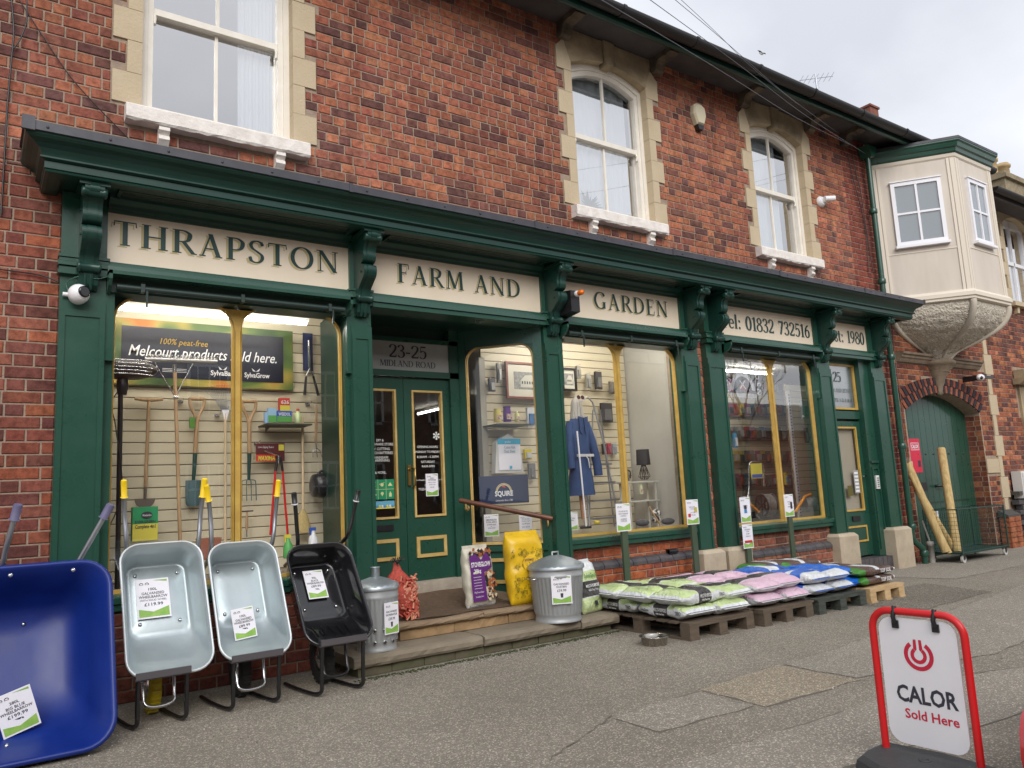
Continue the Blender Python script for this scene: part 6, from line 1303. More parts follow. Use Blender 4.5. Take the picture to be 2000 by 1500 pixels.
def pallet(label, x0, x1, y0, y1, m, seed, dz=0):
    t = thing('pallet', label, 'pallet', 'pallets of bagged soil along the shop wall'); rn = random.Random(seed); j = lambda a: rn.uniform(-a, a); b1 = (x1-x0)
    for i in range(3):
        yy = (y0+.05, (y0+y1)/2, y1-.05)[i]
        for k in range(3):
            xx = (x0+.05, (x0+x1)/2, x1-.05)[k]; MB().box(xx-.048+j(.004), xx+.048, yy-.05, yy+.05, .018, .095).build('block', m, t)
        MB().box(x0+.0, x1+j(.01), yy-.05, yy+.05, .096, .114).build('stringer', m, t); 
    for k in range(3): xx = (x0+.05, (x0+x1)/2, x1-.05)[k]; MB().box(xx-.05, xx+.05, y0-.005+j(.006), y1, 0, .017).build('bottom_board', m, t)
    n = 9; 
    for k in range(n):
        yy = y0+(y1-y0-.09)*k/(n-1); MB().box(x0-.004+j(.008), x1+.004+j(.012), yy+j(.004), yy+.088+j(.006), .115, .131+j(.001)).build('deck_board', m, t)
    settle(t, ((x0+x1)/2, (y0+y1)/2, 0))
pallet('weathered brown pallet under the lime and white compost bags', 4.47, 5.22, 4.17, 5.30, WOODP, 1)
pallet('weathered pallet under the pink compost bags', 5.29, 5.96, 4.13, 5.25, WOODP, 2)
pallet('dark grey green pallet under the blue bags', 6.03, 6.76, 4.12, 5.25, WOODG, 3)
pallet('new pale wood pallet under the brown topsoil bags', 6.83, 7.42, 4.12, 5.25, WOODN, 4)
# standing bags at entrance
def standing(name, label, cat, x, y, z, w, h, d, rz, mats, bands, seed, prints, lean=.12, wr=.006):
    M = Matrix.Translation((x, y, z)) @ Matrix.Rotation(rz, 4, 'Z') @ Matrix.Rotation(-lean, 4, 'X') @ Matrix.Translation((0, d/2, h/2)) @ Matrix.Rotation(pi/2, 4, 'Z') @ Matrix.Rotation(-pi/2, 4, 'Y')
    # local x = up, local z = towards -y
    M = Matrix.Translation((x, y, z)) @ Matrix.Rotation(rz, 4, 'Z') @ Matrix.Rotation(-lean, 4, 'X') @ Matrix(((0, 1, 0, 0), (0, 0, -1, d/2), (1, 0, 0, h/2), (0, 0, 0, 1)))
    b_ = bag(name, label, cat, M, h, w, d, mats, bands, None, seed=seed, wr=wr, fin=.025)
    FM = Matrix.Translation((x, y, z)) @ Matrix.Rotation(rz, 4, 'Z') @ Matrix.Rotation(-lean, 4, 'X') @ Matrix.Translation((0, -d/2-.002, 0)) @ Matrix.Rotation(pi/2, 4, 'X')
    for fn_ in prints: fn_(FM, b_.children[0])
    return b_
YB = mat('yellow_bag', (.78, .50, .012), .35, col2=(.62, .38, .01), scale=7); 
def yel_print(F, p):
    k = MB(); rn = random.Random(4)
    for i in range(120):
        cx, cy = rn.uniform(-.15, .15), rn.uniform(.06, .44); s = rn.uniform(.012, .026); a = rn.uniform(0, 6.3); Mx = F @ Matrix.Translation((cx, cy, .001+.00003*i-.010*(abs(cx)/.15)**3-.012*(abs(cy-.26)/.24)**4)) @ Matrix.Rotation(a, 4, 'Z')
        n = 8; k.loft([[(s*r_*cos(pi*2*j/n), s*.45*r_*sin(pi*2*j/n), 0) for j in range(n)] for r_ in (1, .82)], smooth=False, M=Mx, mi=0); k.box(-s*.8, s*.8, -.0007, .0007, 0, .0002, M=Mx)
    k.build('leaf_pattern', mat('olive_print', (.16, .13, .008), .5), p)
    k = MB(); k.lathe([(.062, .0035), (.001, .0035)], 24, M=F @ Matrix.Translation((0, .315, 0)), cap=False); k.build('round_badge', mat('deep_yellow_print', (.72, .42, .01), .5), p)
    k = MB(); text(k, 'HOTMAX', F, .018, .09, 0, .345, bold=.03, z=.005); 
    for i in range(6): k.loft([[(-.12+.045*i+r_*cos(a*pi/5), .20+r_*sin(a*pi/5), .003) for a in range(10)] for r_ in (.011, .014)], smooth=False, M=F)
    k.build('printing', INK, p)
standing('log_bag', 'tall yellow plastic bag printed with leaves, standing on the top step', 'fuel bag', 3.77, 5.26, .27, .345, .56, .16, -.05, [YB, BWH], [(-1, 1, 0)], 101, [yel_print], .10)
CRM = mat('cream_coal_bag', (.60, .57, .46), .4, col2=(.45, .42, .34), scale=12); PUR = mat('purple_print', (.11, .018, .17), .45)
def pur_print(F, p):
    k = MB(); z_ = .004
    k.poly([(-.125, .05, z_), (.02, .05, z_), (.02, .27, z_), (.10, .30, z_), (.10, .37, z_), (.055, .43, z_), (.0, .37, z_), (-.06, .42, z_), (-.12, .40, z_)], M=F); k.build('purple_panel', PUR, p)
    k = MB(); rn = random.Random(8)
    for i in range(70):
        cx, cy = rn.uniform(.03, .122), rn.uniform(.05, .27); s = rn.uniform(.008, .02); k.box(-s, s, -s*.7, s*.7, 0, .0004+.00003*i, mi=rn.choice((0, 0, 1, 2)), M=F @ Matrix.Translation((cx, cy, .0035)) @ Matrix.Rotation(rn.uniform(0, 3), 4, 'Z'))
    for i in range(30):
        cx, cy = rn.uniform(-.11, .11), rn.uniform(.40, .46); s = .012; k.box(-s, s, -s, s, 0, .0004+.00003*i, mi=rn.choice((0, 1)), M=F @ Matrix.Translation((cx, cy, .002)) @ Matrix.Rotation(rn.uniform(0, 3), 4, 'Z'))
    k.build('coal_pictures', [mat('coal_black_print', (.02, .018, .018), .5), mat('ember_print', (.35, .10, .03), .5), mat('cream_print', (.6, .5, .35), .5)], p)
    k = MB(); text(k, 'STOVEGLOW', F, .036, .20, -.01, .335, bold=.03, z=.006); text(k, '20kg', F, .028, .07, -.05, .285, bold=.02, z=.006)
    for i in range(5): k.box(-.10, -.02, .235-i*.022, .238-i*.022, .0045, .006, M=F)
    text(k, '20kg Stove & Boiler', F, .014, .10, -.058, .12, z=.006); text(k, 'Smokeless Fuel', F, .012, .08, -.058, .085, z=.006); k.build('printing', PWH, p)
standing('coal_bag', 'cream and purple bag of stove coal standing by the shop door', 'coal bag', 3.42, 5.42, .27, .29, .47, .12, .12, [CRM, BWH], [(-1, 1, 0), (-1, -.9, 1)], 102, [pur_print], .12)
def syl_print(F, p):
    k = MB(); text(k, 'SylvaGrow', F, .034, .19, -.0, .30, bold=.01, shear=.15, z=.008); text(k, 'MULTI-PURPOSE', F, .024, .19, .0, .215, mi=1, bold=.02, z=.006); text(k, '100% Peat Free', F, .018, .14, .0, .18, mi=1, z=.006); k.box(-.02, .02, .05, .09, .004, .005, mi=2, M=F); k.build('printing', [PDG, PWH, INK], p)
standing('compost_bag', 'white, lime and charcoal compost bag standing on the step end right of the dustbin', 'compost bag', 4.33, 5.12, .142, .27, .42, .12, .25, [BWH, LIME, BDK], [(-1, 1, 0), (-.98, -.42, 1), (-.38, .22, 2), (.24, .62, 1)], 103, [syl_print], .22)
# red net of kindling
nb = thing('net_bag', 'red net sack of kindling slumped beside the incinerator', 'net bag'); q = MB(); rn = random.Random(12); c = Vector((2.70, 5.36, .272))
rings = []
for i in range(15):
    z = i/14; r = .12*(sin(pi*min(1, z*1.12))**.5 if z < .8 else .55*(1-z)/.2*.5+.14); rings.append([(c.x+(r*(1+.10*rn.uniform(-1, 1)))*cos(2*pi*k/22)*.95-.06*z, c.y+(r*(1+.1*rn.uniform(-1, 1)))*sin(2*pi*k/22)*.7, c.z+z*.42) for k in range(22)])
q.loft(rings, cap0=True, cap1=True); q.build('sack', mat('red_net', (.58, .07, .045), .6, col2=(.30, .06, .04), scale=60, bump=1., bscale=120), nb)
q = MB()
for i in range(150):
    a = rn.uniform(pi, 2*pi); z = rn.uniform(.02, .31); p = c+Vector((.108*cos(a)-.06*z, .078*sin(a), z)); d = Vector((-sin(a)*rn.uniform(-1, 1), cos(a)*.3, rn.uniform(-1, 1))).normalized()*.022; q.tube([p-d, p+d], .009, 4, mi=i % 2)
q.build('kindling', [mat('kindling_red', (.45, .07, .045), .7), mat('kindling_wood', (.60, .24, .15), .7)], nb); q = MB()
for i in range(7): a = i*.9; q.tube([(c.x-.06, c.y-.03, c.z+.41), (c.x-.06+.04*cos(a), c.y-.03+.02*sin(a), c.z+.46), (c.x-.06+.07*cos(a), c.y-.03+.03*sin(a), c.z+.43)], .004, 4)
q.build('tie', BLACKP, nb); settle(nb, c)
# holly wreath bit, doormat, handrail
q = MB()
for i in range(70): a = rn.uniform(0, 6.3); r = rn.uniform(.02, .09); p = Vector((2.62+r*cos(a), 5.95, .68+r*sin(a))); q.tube([p, p+Vector((rn.uniform(-.04, .04), -.03, rn.uniform(-.04, .04)))], .004, 4, mi=int(rn.random() < .2))
o = q.build('green_netting', [mat('dark_leaf', (.02, .07, .03), .6), BLACKP]); tag(o, 'tangle of green netting with black ties hanging by the left door', 'netting')
q = MB(); N = 30; q.loft([[(2.75+1.0*k/N, 5.26+.36*v+.015*sin(v*5), .2765+max(0, .36*v-.34)*.1865+.003*sin(k*.5+v*2)) for k in range(N+1)] for v in (0, .25, .5, .75, .95, 1.3, 1.7, 2.2)], closed=False); q.loft([[(2.75+.95*k/N, 5.26, z) for k in range(N+1)] for z in (.271, .2745)], closed=False)
o = q.build('doormat', mat('brown_coir', (.16, .10, .06), .98, col2=(.10, .062, .04), scale=30, bump=1., bscale=180)); tag(o, 'worn brown doormat on the top entrance step', 'doormat')
hr = thing('handrail', 'wooden handrail across the angled window beside the entrance', 'handrail'); p0, p1 = at(897, 977, 5.95), at(1079, 1013, 5.42)
q = MB(); q.tube([p0, p0+(p1-p0)*.02, p1-(p1-p0)*.02, p1], [.018, .022, .022, .018], 12); q.build('rail', mat('worn_varnished_wood', (.16, .055, .025), .45, col2=(.09, .03, .015), scale=6), hr)
for f in (.07, .95):
    c = p0+(p1-p0)*f; q = MB(); q.tube([c+Vector((0, 0, -.02)), c+Vector((.0, 0, -.06)), c+Vector((.03, .04, -.08)), c+Vector((.05, .06, -.055))], .008, 8); q.lathe([(.025, 0), (.018, .012)], 10, M=frameM(c+Vector((.05, .06, -.06)), (.75, -.66, 0), (0, 0, 1))); q.build('rail_bracket', GOLDP, hr)
settle(hr, p0)
# dog bowl
dbw = thing('dog_bowl', 'stainless steel dog bowl on the asphalt in front of the pallet', 'bowl'); q = MB()
q.lathe([(.090, 0), (.092, .004), (.100, .055), (.112, .060), (.114, .064), (.108, .066), (.097, .058), (.088, .012), (.002, .010)], 30, M=Matrix.Translation((4.22, 4.30, 0))); q.build('bowl', mat('brushed_steel', (.42, .39, .35), .25, 1.0), dbw); q = MB(); q.lathe([(.095, .046), (.001, .046)], 24, M=Matrix.Translation((4.22, 4.30, 0)), cap=False); q.build('water', glass_mat('bowl_water', .2, (.6, .6, .6)), dbw); settle(dbw, (4.22, 4.3, 0))
# ================================================================== sign posts behind pallets
PG = mat('olive_green_post', (.045, .07, .040), .7, col2=(.06, .085, .05), scale=4)
def post(px, pty, pw, label, cards, Y=5.28):
    x = px; t = thing('sign_post', label, 'sign post', 'green posts with price cards along the pallets')
    MB().box(x-.035, x+.035, Y-.012, Y+.012, .14, pty).build('post', PG, t); settle(t, (x, Y, .14))
    for (zc, w, h, lines, lb, pics) in cards:
        s = price_sign('price_sign', lb, Vector((x-.01, Y-.016, zc)), (1, .02, 0), (0, 0, 1), w, h, lines)
        k = MB()
        for (cx, cy, cw, chh, mi) in pics: k.box(s.location.x+cx*w-cw*w/2, s.location.x+cx*w+cw*w/2, Y-.0195, Y-.018, zc+cy*h-chh*h/2, zc+cy*h+chh*h/2, mi)
        if k.v: o = k.build('product_picture', [mat('red_pic', (.5, .03, .03), .5), mat('blue_pic', (.05, .25, .5), .5), mat('yellow_pic', (.5, .45, .08), .5), INK], s); o.location = -s.location
post(4.90, .80, 0, 'green post with one price card in front of the mannequin window', [(.90, .175, .25, [('SYLVAGROW 50L', .22, .05, .66, .0), ('MULTI PURPOSE', .13, .05, .66, .0), ('COMPOST', .05, .05, .44, .0), ('£10 EACH', -.06, .05, .42, .01), ('3 FOR £28', -.13, .05, .42, .01)], 'white price card on the first green post from the dustbin', [])])
post(5.82, .80, 0, 'green post with a price card in front of the pilaster by the brick gap', [(.90, .175, .24, [('ERICACEOUS', .20, .05, .5, .0), ('COMPOST', .12, .05, .4, .0), ('£11.99', -.02, .05, .35, .01), ('2 FOR £22', -.12, .05, .4, .01)], 'white price card on the second green post', [(.25, .08, .22, .2, 2), (-.28, -.13, .2, .14, 0)])])
post(6.62, .62, 0, 'green post with two price cards one above the other', [(.88, .165, .26, [('FARMYARD', .16, .045, .44, .0), ('MANURE', .09, .045, .36, .0), ('£5.99', -.10, .05, .3, .01)], 'upper price card on the post with two cards', [(-.02, .10, .25, .16, 3), (-.02, -.06, .25, .14, 1)]), (.61, .165, .245, [('DECORATIVE', .28, .05, .55, .0), ('STONE', .20, .05, .3, .0), ('£7.99', .10, .05, .3, .01), ('2 FOR £14', .0, .05, .45, .01)], 'lower price card with a red strip on the post with two cards', [(0, -.22, .72, .10, 0)])])
post(7.36, .80, 0, 'green post nearest the flat door with one price card', [(.89, .165, .24, [('TOP SOIL', .16, .05, .4, .0), ('25L', .06, .05, .2, .0), ('£4.99', -.06, .05, .32, .01)], 'white price card on the green post nearest the flat door', [(.22, .0, .2, .3, 3)])])
# ================================================================== swing sign
sw_ = thing('pavement_sign', 'red framed swinging pavement sign reading CALOR Sold Here', 'pavement sign')
D0 = Vector((3.035, 1.86, 0)); wdir = Vector((.235, -.972, 0)).normalized(); wdth = .475
D0 = Vector((3.05, 1.87, 0)); Hs = .66; zt_ = 0
# fit: left leg through px(1716,1455), right leg through px(1905,1480)
lb0 = at(1722, 1455, 1.84); rb0 = at(1908, 1490, 1.60)
lt0 = at(1712, 1215, 1.84); rt0 = at(1895, 1235, 1.60)
yA, yB = 1.86, 1.50
a0, a1, b0_, b1_ = at(1732, 1470, yA), at(1711, 1212, yA), at(1916, 1495, yB), at(1893, 1232, yB)
dirx = (b0_-a0); dirx.z = 0; wdth = dirx.length; dirx.normalize()
la = Vector((a0.x, a0.y, 0)); ztop = at(1735, 1181, yA).z
Mf = frameM(la, dirx, (0, 0, 1))
rd = .075; pts = [(0, .03), (0, ztop-rd)]+[(rd-rd*cos(pi/2*k/8), ztop-rd+rd*sin(pi/2*k/8)) for k in range(1, 9)]+[(wdth-rd+rd*sin(pi/2*k/8), ztop-rd+rd*cos(pi/2*k/8)) for k in range(0, 9)]+[(wdth, .03)]
q = MB(); q.tube([(x, z, 0) for x, z in pts], .0145, 14, M=Mf); q.build('frame', RED, sw_)
ph, pw = ztop-.130, wdth-.055
q = MB(); pl = rrect(pw, ph, .055, 6, wdth/2, .105+ph/2); q.prism(pl, -.004, .004, 'z', M=Mf @ Matrix.Rotation(.0, 4, 'X')); pn = q.build('panel', mat('white_sign_panel', (.84, .83, .86), .35, col2=(.79, .78, .81), scale=3), sw_)
tl = MB(); k_ = wdth/.475; cxs = wdth/2; TZ = .005
text(tl, 'CALOR', Mf, .060, .235, cxs+.012, .105+ph*.40, mi=0, bold=.028, z=TZ); text(tl, 'Sold Here', Mf, .035, .205, cxs+.022, .105+ph*.245, mi=1, bold=.02, z=TZ)
lc = (cxs, .105+ph*.715); 
def arcband(r0, r1, a0, a1, n=22): tl.loft([[(lc[0]+r*sin(a0+(a1-a0)*k/n), lc[1]+r*cos(a0+(a1-a0)*k/n), TZ) for k in range(n+1)] for r in (r0, r1)], 1, False, Mf, closed=False)
arcband(.042, .058, .62, 2*pi-.62); arcband(.018, .032, .62, 2*pi-.62, 16)
for s_ in (-1, 1):
    tl.poly([(lc[0]+s_*.010, lc[1]+.016, TZ), (lc[0]+s_*.018, lc[1]+.026, TZ), (lc[0]+s_*.016, lc[1]+.060, TZ), (lc[0]+s_*.005, lc[1]+.060, TZ), (lc[0]+s_*.005, lc[1]+.022, TZ)], 1, Mf)
tl.build('lettering', [INK, mat('crimson_print', (.58, .015, .05), .5)], pn)
for f in (.28, .72): q = MB(); q.tube([(wdth*f, ztop+.018, 0), (wdth*f, ztop-.02, .018), (wdth*f+.002, ztop-.045, .012)], .009, 8, M=Mf); q.box(wdth*f-.012, wdth*f+.014, ztop-.065, ztop-.035, -.008, .012, M=Mf); q.build('clip', BLACKP, sw_)
q = MB(); 
bp_ = lambda s, z: [(wdth/2+x, z, y) for x, y in ((-wdth/2*s-.045, -.10*s), (-wdth/2*s-.03, -.17*s), (-wdth/4, -.235*s), (0, -.25*s), (wdth/4, -.235*s), (wdth/2*s+.03, -.17*s), (wdth/2*s+.045, -.10*s), (wdth/2*s+.045, .06*s), (0, .09*s), (-wdth/2*s-.045, .06*s))]
bp2 = lambda s, z: [(p[0], p[1], -p[2]) for p in bp_(s, z)]
q.loft([bp2(1.0, 0), bp2(1.02, .03), bp2(.99, .055), bp2(.90, .072)], smooth=False, M=Mf, cap1=True, cap0=True); q.lathe([(.022, 0), (.022, .003), (.014, .003), (.014, .001)], 16, M=Mf @ Matrix.Translation((wdth/2, .072, .05)) @ Matrix.Rotation(-pi/2, 4, 'X')); q.build('rubber_base', RUBBER, sw_)
settle(sw_, la)
# ================================================================== cage trolley with posts
cg = thing('cage_trolley', 'dark green wire mesh trolley parked in front of the arched gate', 'trolley'); cx0, cx1, cy0, cy1 = 10.45, 11.75, 4.98, 5.42; zb_, zt1 = .13, .68
q = MB(); W1_ = mat('green_wire', (.015, .05, .04), .5)
for a, b in (((cx0, cy0), (cx1, cy0)), ((cx1, cy0), (cx1, cy1)), ((cx1, cy1), (cx0, cy1)), ((cx0, cy1), (cx0, cy0))):
    A = Vector((*a, 0)); B = Vector((*b, 0)); n = int((B-A).length/.05)
    low = (lambda f: .66-.22*min(1, max(0, (f-.0)))) if a[1] == cy0 and b[1] == cy0 else (lambda f: zt1)
    for k in range(n+1): p = A.lerp(B, k/n); q.tube([p+Vector((0, 0, zb_)), p+Vector((0, 0, zt1))], .0022, 3, cap=False)
    for k in range(11): z = zb_+(zt1-zb_)*k/11; q.tube([A+Vector((0, 0, z)), B+Vector((0, 0, z))], .0022, 3, cap=False)
q.build('wire_mesh', W1_, cg)
q = MB()
for z in (zb_, zt1): q.tube([(cx0, cy0, z), (cx1, cy0, z), (cx1, cy1, z), (cx0, cy1, z)], .009, 6, closed=True, smooth=False)
for a in ((cx0, cy0), (cx1, cy0), (cx1, cy1), (cx0, cy1)): q.tube([(*a, .10), (*a, zt1)], .011, 6)
q.box(cx0, cx1, cy0, cy1, zb_-.02, zb_-.005); q.build('frame', W1_, cg)
for x, y in ((cx0+.06, cy0+.03), (cx1-.06, cy0+.03), (cx1-.06, cy1-.03), (cx0+.06, cy1-.03)):
    q = MB(); q.lathe([(.05, -.014), (.052, 0), (.05, .014)], 16, M=Matrix.Translation((x, y, .052)) @ Matrix.Rotation(pi/2, 4, 'X')); q.lathe([(.018, -.018), (.018, .018)], 10, 1, M=Matrix.Translation((x, y, .052)) @ Matrix.Rotation(pi/2, 4, 'X')); w = q.build('castor_wheel', [mat('pale_castor', (.55, .53, .50), .5), BLACKP], cg); q = MB(); q.box(x-.025, x+.025, y-.022, y-.018, .05, .115); q.box(x-.025, x+.025, y+.018, y+.022, .05, .115); q.box(x-.03, x+.03, y-.03, y+.03, .108, .114); q.build('castor_fork', BLACKP, w)
settle(cg, ((cx0+cx1)/2, (cy0+cy1)/2, 0))
for i, (a, b, Ya, Yb, r, lb) in enumerate(((at(1772, 905, 5.45), at(1848, 1078, 5.15), 0, 0, .05, 'thick round pine post leaning left in the wire trolley'), (at(1783, 940, 5.50), at(1866, 1080, 5.25), 0, 0, .045, 'second leaning pine post, behind the thick one in the trolley'), (at(1838, 876, 5.45), at(1870, 1078, 5.2), 0, 0, .055, 'round pine post standing almost upright in the trolley'))):
    d = (b-a).normalized(); q = MB(); q.tube([a, a+d*.01, b], [r*.94, r, r], 16); o = q.build('fence_post', POLE); tag(o, lb, 'wooden post', 'round pine posts in the trolley')
for i, (a, b) in enumerate(((at(1777, 925, 5.42), at(1855, 1080, 5.12)),)): q = MB(); q.tube([a, b], .030, 12); tag(q.build('fence_post', POLE), 'slimmer pine post at the front of the leaning pair in the trolley', 'wooden post', 'round pine posts in the trolley')
# ================================================================== red car corner at the right edge
car = thing('parked_car', 'corner of a bright red parked car at the bottom right edge', 'car')
CR = mat('red_car_paint', (.42, .008, .012), .2, coat=1.0); c0 = at(1981, 1470, 1.30)
secs = []
for (dy, zz) in ((0, 0),):
    pass
prof_ = [(.05, .10), (.0, .14), (-.012, .20), (.0, .28), (.03, .33), (.10, .37), (.6, .44), (1.0, .46)]
R = []
for k in range(9):
    t = k/8; ang = t*pi/2; R.append([(c0.x+.008+px_+ (1-cos(ang))*.30*1, c0.y-.02-sin(ang)*.30-(.0), z_) for px_, z_ in prof_])
R += [[(p[0]+.0, c0.y-1.5, p[2]) for p in R[-1]]]
q = MB(); q.loft(R, closed=False); q.add([R[0][0], R[0][-1], (R[0][-1][0], c0.y+.0, .14)], [(0, 1, 2)]); 
q.loft([[(p[0], p[1], p[2]) for p in R[0]], [(c0.x+2.8, p[1]+.05, p[2]) for p in R[0]]], closed=False); q.build('body', CR, car)
hl = at(2060, 1415, 1.22); q = MB(); q.ball(tuple(hl), .045, 14, sx=.9, sy=1.1, sz=1.0); q.build('headlight', mat('headlight_glass', (.8, .82, .85), .1, coat=1), car)
q = MB(); q.box(c0.x+.08, c0.x+2.5, c0.y-1.5, c0.y-.1, .08, .2); q.build('sill', BLACKP, car); 
q = MB(); q.lathe([(.16, -.09), (.28, -.10), (.31, -.07), (.31, .07), (.28, .10), (.16, .09)], 24, M=Matrix.Translation((c0.x+.95, c0.y-.10, .31)) @ Matrix.Rotation(pi/2, 4, 'X')); q.build('wheel', tyre, car)
settle(car, (c0.x+1, c0.y-.7, 0))
# ================================================================== left window display
def flatsign(name, label, cat, p0, p1, z0, z1, Y, m, th=.004):
    t = thing(name, label, cat); MB().box(p0, p1, Y-th, Y, z0, z1).build('board', m, t); return t
YB_ = 6.46
m = bpy.data.materials.new('blurred_garden_print'); m.use_nodes = True; t_ = m.node_tree; b_ = t_.nodes['Principled BSDF']; g_ = t_.nodes.new('ShaderNodeNewGeometry'); n_ = t_.nodes.new('ShaderNodeTexNoise'); n_.inputs['Scale'].default_value = 3.2; n_.inputs['Detail'].default_value = 1
t_.links.new(g_.outputs['Position'], n_.inputs['Vector']); r_ = t_.nodes.new('ShaderNodeValToRGB'); t_.links.new(n_.outputs[0], r_.inputs[0]); e = r_.color_ramp.elements
e[0].position = .30; e[0].color = (.035, .075, .02, 1); e[1].position = .72; e[1].color = (.55, .16, .02, 1); x_ = e.new(.46); x_.color = (.10, .16, .035, 1); x_ = e.new(.58); x_.color = (.38, .30, .06, 1); t_.links.new(r_.outputs[0], b_.inputs['Base Color']); MATS['blurred_garden_print'] = m
bn = thing('compost_banner', 'navy compost banner with a blurred flower border at the top of the left window', 'banner')
bb = MB().box(.80, 2.25, YB_, YB_+.005, 2.14, 2.66).build('print_border', m, bn)
MB().box(.905, 2.165, YB_-.003, YB_-.0005, 2.20, 2.60).build('navy_panel', mat('navy_print', (.008, .012, .026), .4, col2=(.011, .016, .032), scale=30), bn)
k = MB(); M = wallM(0, YB_-.004, 0)
text(k, '100% peat-free', M, .048, .36, 1.36, 2.495, mi=1, shear=.25, bold=.0); text(k, 'Melcourt products sold here.', M, .085, 1.15, 1.53, 2.41, mi=0, shear=.3, bold=.004); text(k, 'RHS', M, .045, .12, 1.11, 2.265, mi=0)
text(k, 'SylvaBark', M, .04, .21, 1.67, 2.26, mi=0, bold=.02); text(k, 'SylvaGrow', M, .04, .21, 1.94, 2.255, mi=0, bold=.02)
for x in (1.66, 1.93):
    for s_ in (-1, 1): k.poly([(x, 2.285, .0015), (x+s_*.035, 2.315, .0015), (x+s_*.025, 2.29, .0015)], 0, M)
for i in range(3): k.box(1.20, 1.38, 2.25+i*.012, 2.253+i*.012, 0, .0015, M=M)
k.build('lettering', [PWH, mat('gold_print', (.65, .42, .06), .5)], bb)
YT = 6.42
def P(x, y, Y=YT): return at(x, y, Y)
def handle_T(mb, c, w=.10): mb.tube([c+Vector((-w/2, 0, 0)), c+Vector((-w*.25, 0, -.006)), c+Vector((0, 0, -.01)), c+Vector((w*.25, 0, -.006)), c+Vector((w/2, 0, 0))], [.012, .015, .017, .015, .012], 8)
def handle_D(mb, c):      # YD grip
    mb.tube([c+Vector((-.055, 0, 0)), c+Vector((.055, 0, 0))], .016, 8); 
    for s_ in (-1, 1): mb.tube(catmull([tuple(c+Vector((s_*.055, 0, .005))), tuple(c+Vector((s_*.05, 0, -.06))), tuple(c+Vector((s_*.022, 0, -.12))), tuple(c+Vector((s_*.006, 0, -.17)))], 4), [.013]*12+[.016], 8)
OLIVE = mat('dark_green_socket', (.012, .055, .045), .4); BLADE = mat('blue_green_blade', (.10, .17, .18), .4, .3); DULL = mat('dull_bronze_blade', (.16, .13, .11), .5, .3)
# edger
t = thing('lawn_edger', 'half moon lawn edger hanging upside with a wooden T handle', 'garden tool'); a, b = P(291, 779), P(283, 975)
q = MB(); handle_T(q, a, .20); q.tube([a, a+(b-a)*.88], .013, 8); q.build('handle', WOOD, t); q = MB(); q.tube([a+(b-a)*.86, b], [.013, .010], 8); c = b+Vector((0, 0, .02)); n = 12
q.prism([(c.x+.072*cos(pi+pi*k/n), c.z-.015+.075*sin(pi+pi*k/n)*1.0) for k in range(n+1)], YT-.003, YT+.003, 'y'); q.build('half_moon_blade', DULL, t); settle(t, b)
# landscape rake
t = thing('landscape_rake', 'wide aluminium landscape rake with its head up in front of the banner', 'garden tool'); a, b = P(341, 712, 6.2), P(354, 1130, 6.2)
q = MB(); q.tube([a, b], .0135, 8); q.build('handle', WOOD, t); q = MB(); q.tube([P(283, 701, 6.2), P(424, 706, 6.2)], .017, 6)
for k in range(22): p = P(286+k*6.4, 701+k*.2, 6.2); q.tube([p, p+Vector((.012, -.03, .03))], .006, 4)
q.build('rake_head', mat('bright_aluminium', (.6, .6, .6), .4, .3), t); q = MB()
for x in (302, 378): q.tube([P(342, 776, 6.2), P(x, 708, 6.2)], .004, 5)
q.tube([P(338, 776, 6.2), P(348, 777, 6.2)], .018, 8); q.tube([a, a+Vector((0, 0, -.06))], .016, 8); q.build('brace', STEEL, t); settle(t, b)
# spade
t = thing('digging_spade', 'spade with a YD wooden handle and blue green blade', 'garden tool'); a, b = P(385, 779), P(381, 885)
q = MB(); handle_D(q, a); q.tube([a+Vector((0, 0, -.16)), b], .0165, 8); q.build('handle', WOOD, t); s0 = P(378, 938); q = MB(); q.tube([b, s0], [.017, .014], 8); q.build('socket', OLIVE, t)
q = MB(); tl_, br_ = P(359, 940), P(399, 1000); w = .058; q.loft([[(s0.x+w*f*u, YT-.012+.02*abs(u)**2+.0, z) for u in (-1, -.6, -.2, .2, .6, 1)] for f, z in ((1.0, s0.z), (1.02, s0.z-.06), (1.0, s0.z-.14), (.92, s0.z-.185), (.7, s0.z-.20))], closed=False); q.build('blade', BLADE, t); settle(t, s0)
# fork
t = thing('digging_fork', 'garden fork with a YD wooden handle and four tines', 'garden tool'); a, b = P(487, 784), P(487, 885); s0 = P(486, 937)
q = MB(); handle_D(q, a); q.tube([a+Vector((0, 0, -.16)), b], .0165, 8); q.build('handle', WOOD, t); q = MB(); q.tube([b, s0], [.017, .012], 8); q.build('socket', OLIVE, t)
q = MB(); 
for f in (-1, -.33, .33, 1): q.tube(catmull([tuple(s0), (s0.x+.045*f, YT, s0.z-.005), (s0.x+.056*f, YT, s0.z-.03), (s0.x+.058*f, YT-.01, s0.z-.17)], 4), .0045, 6)
q.build('tine', BLADE, t); settle(t, s0)
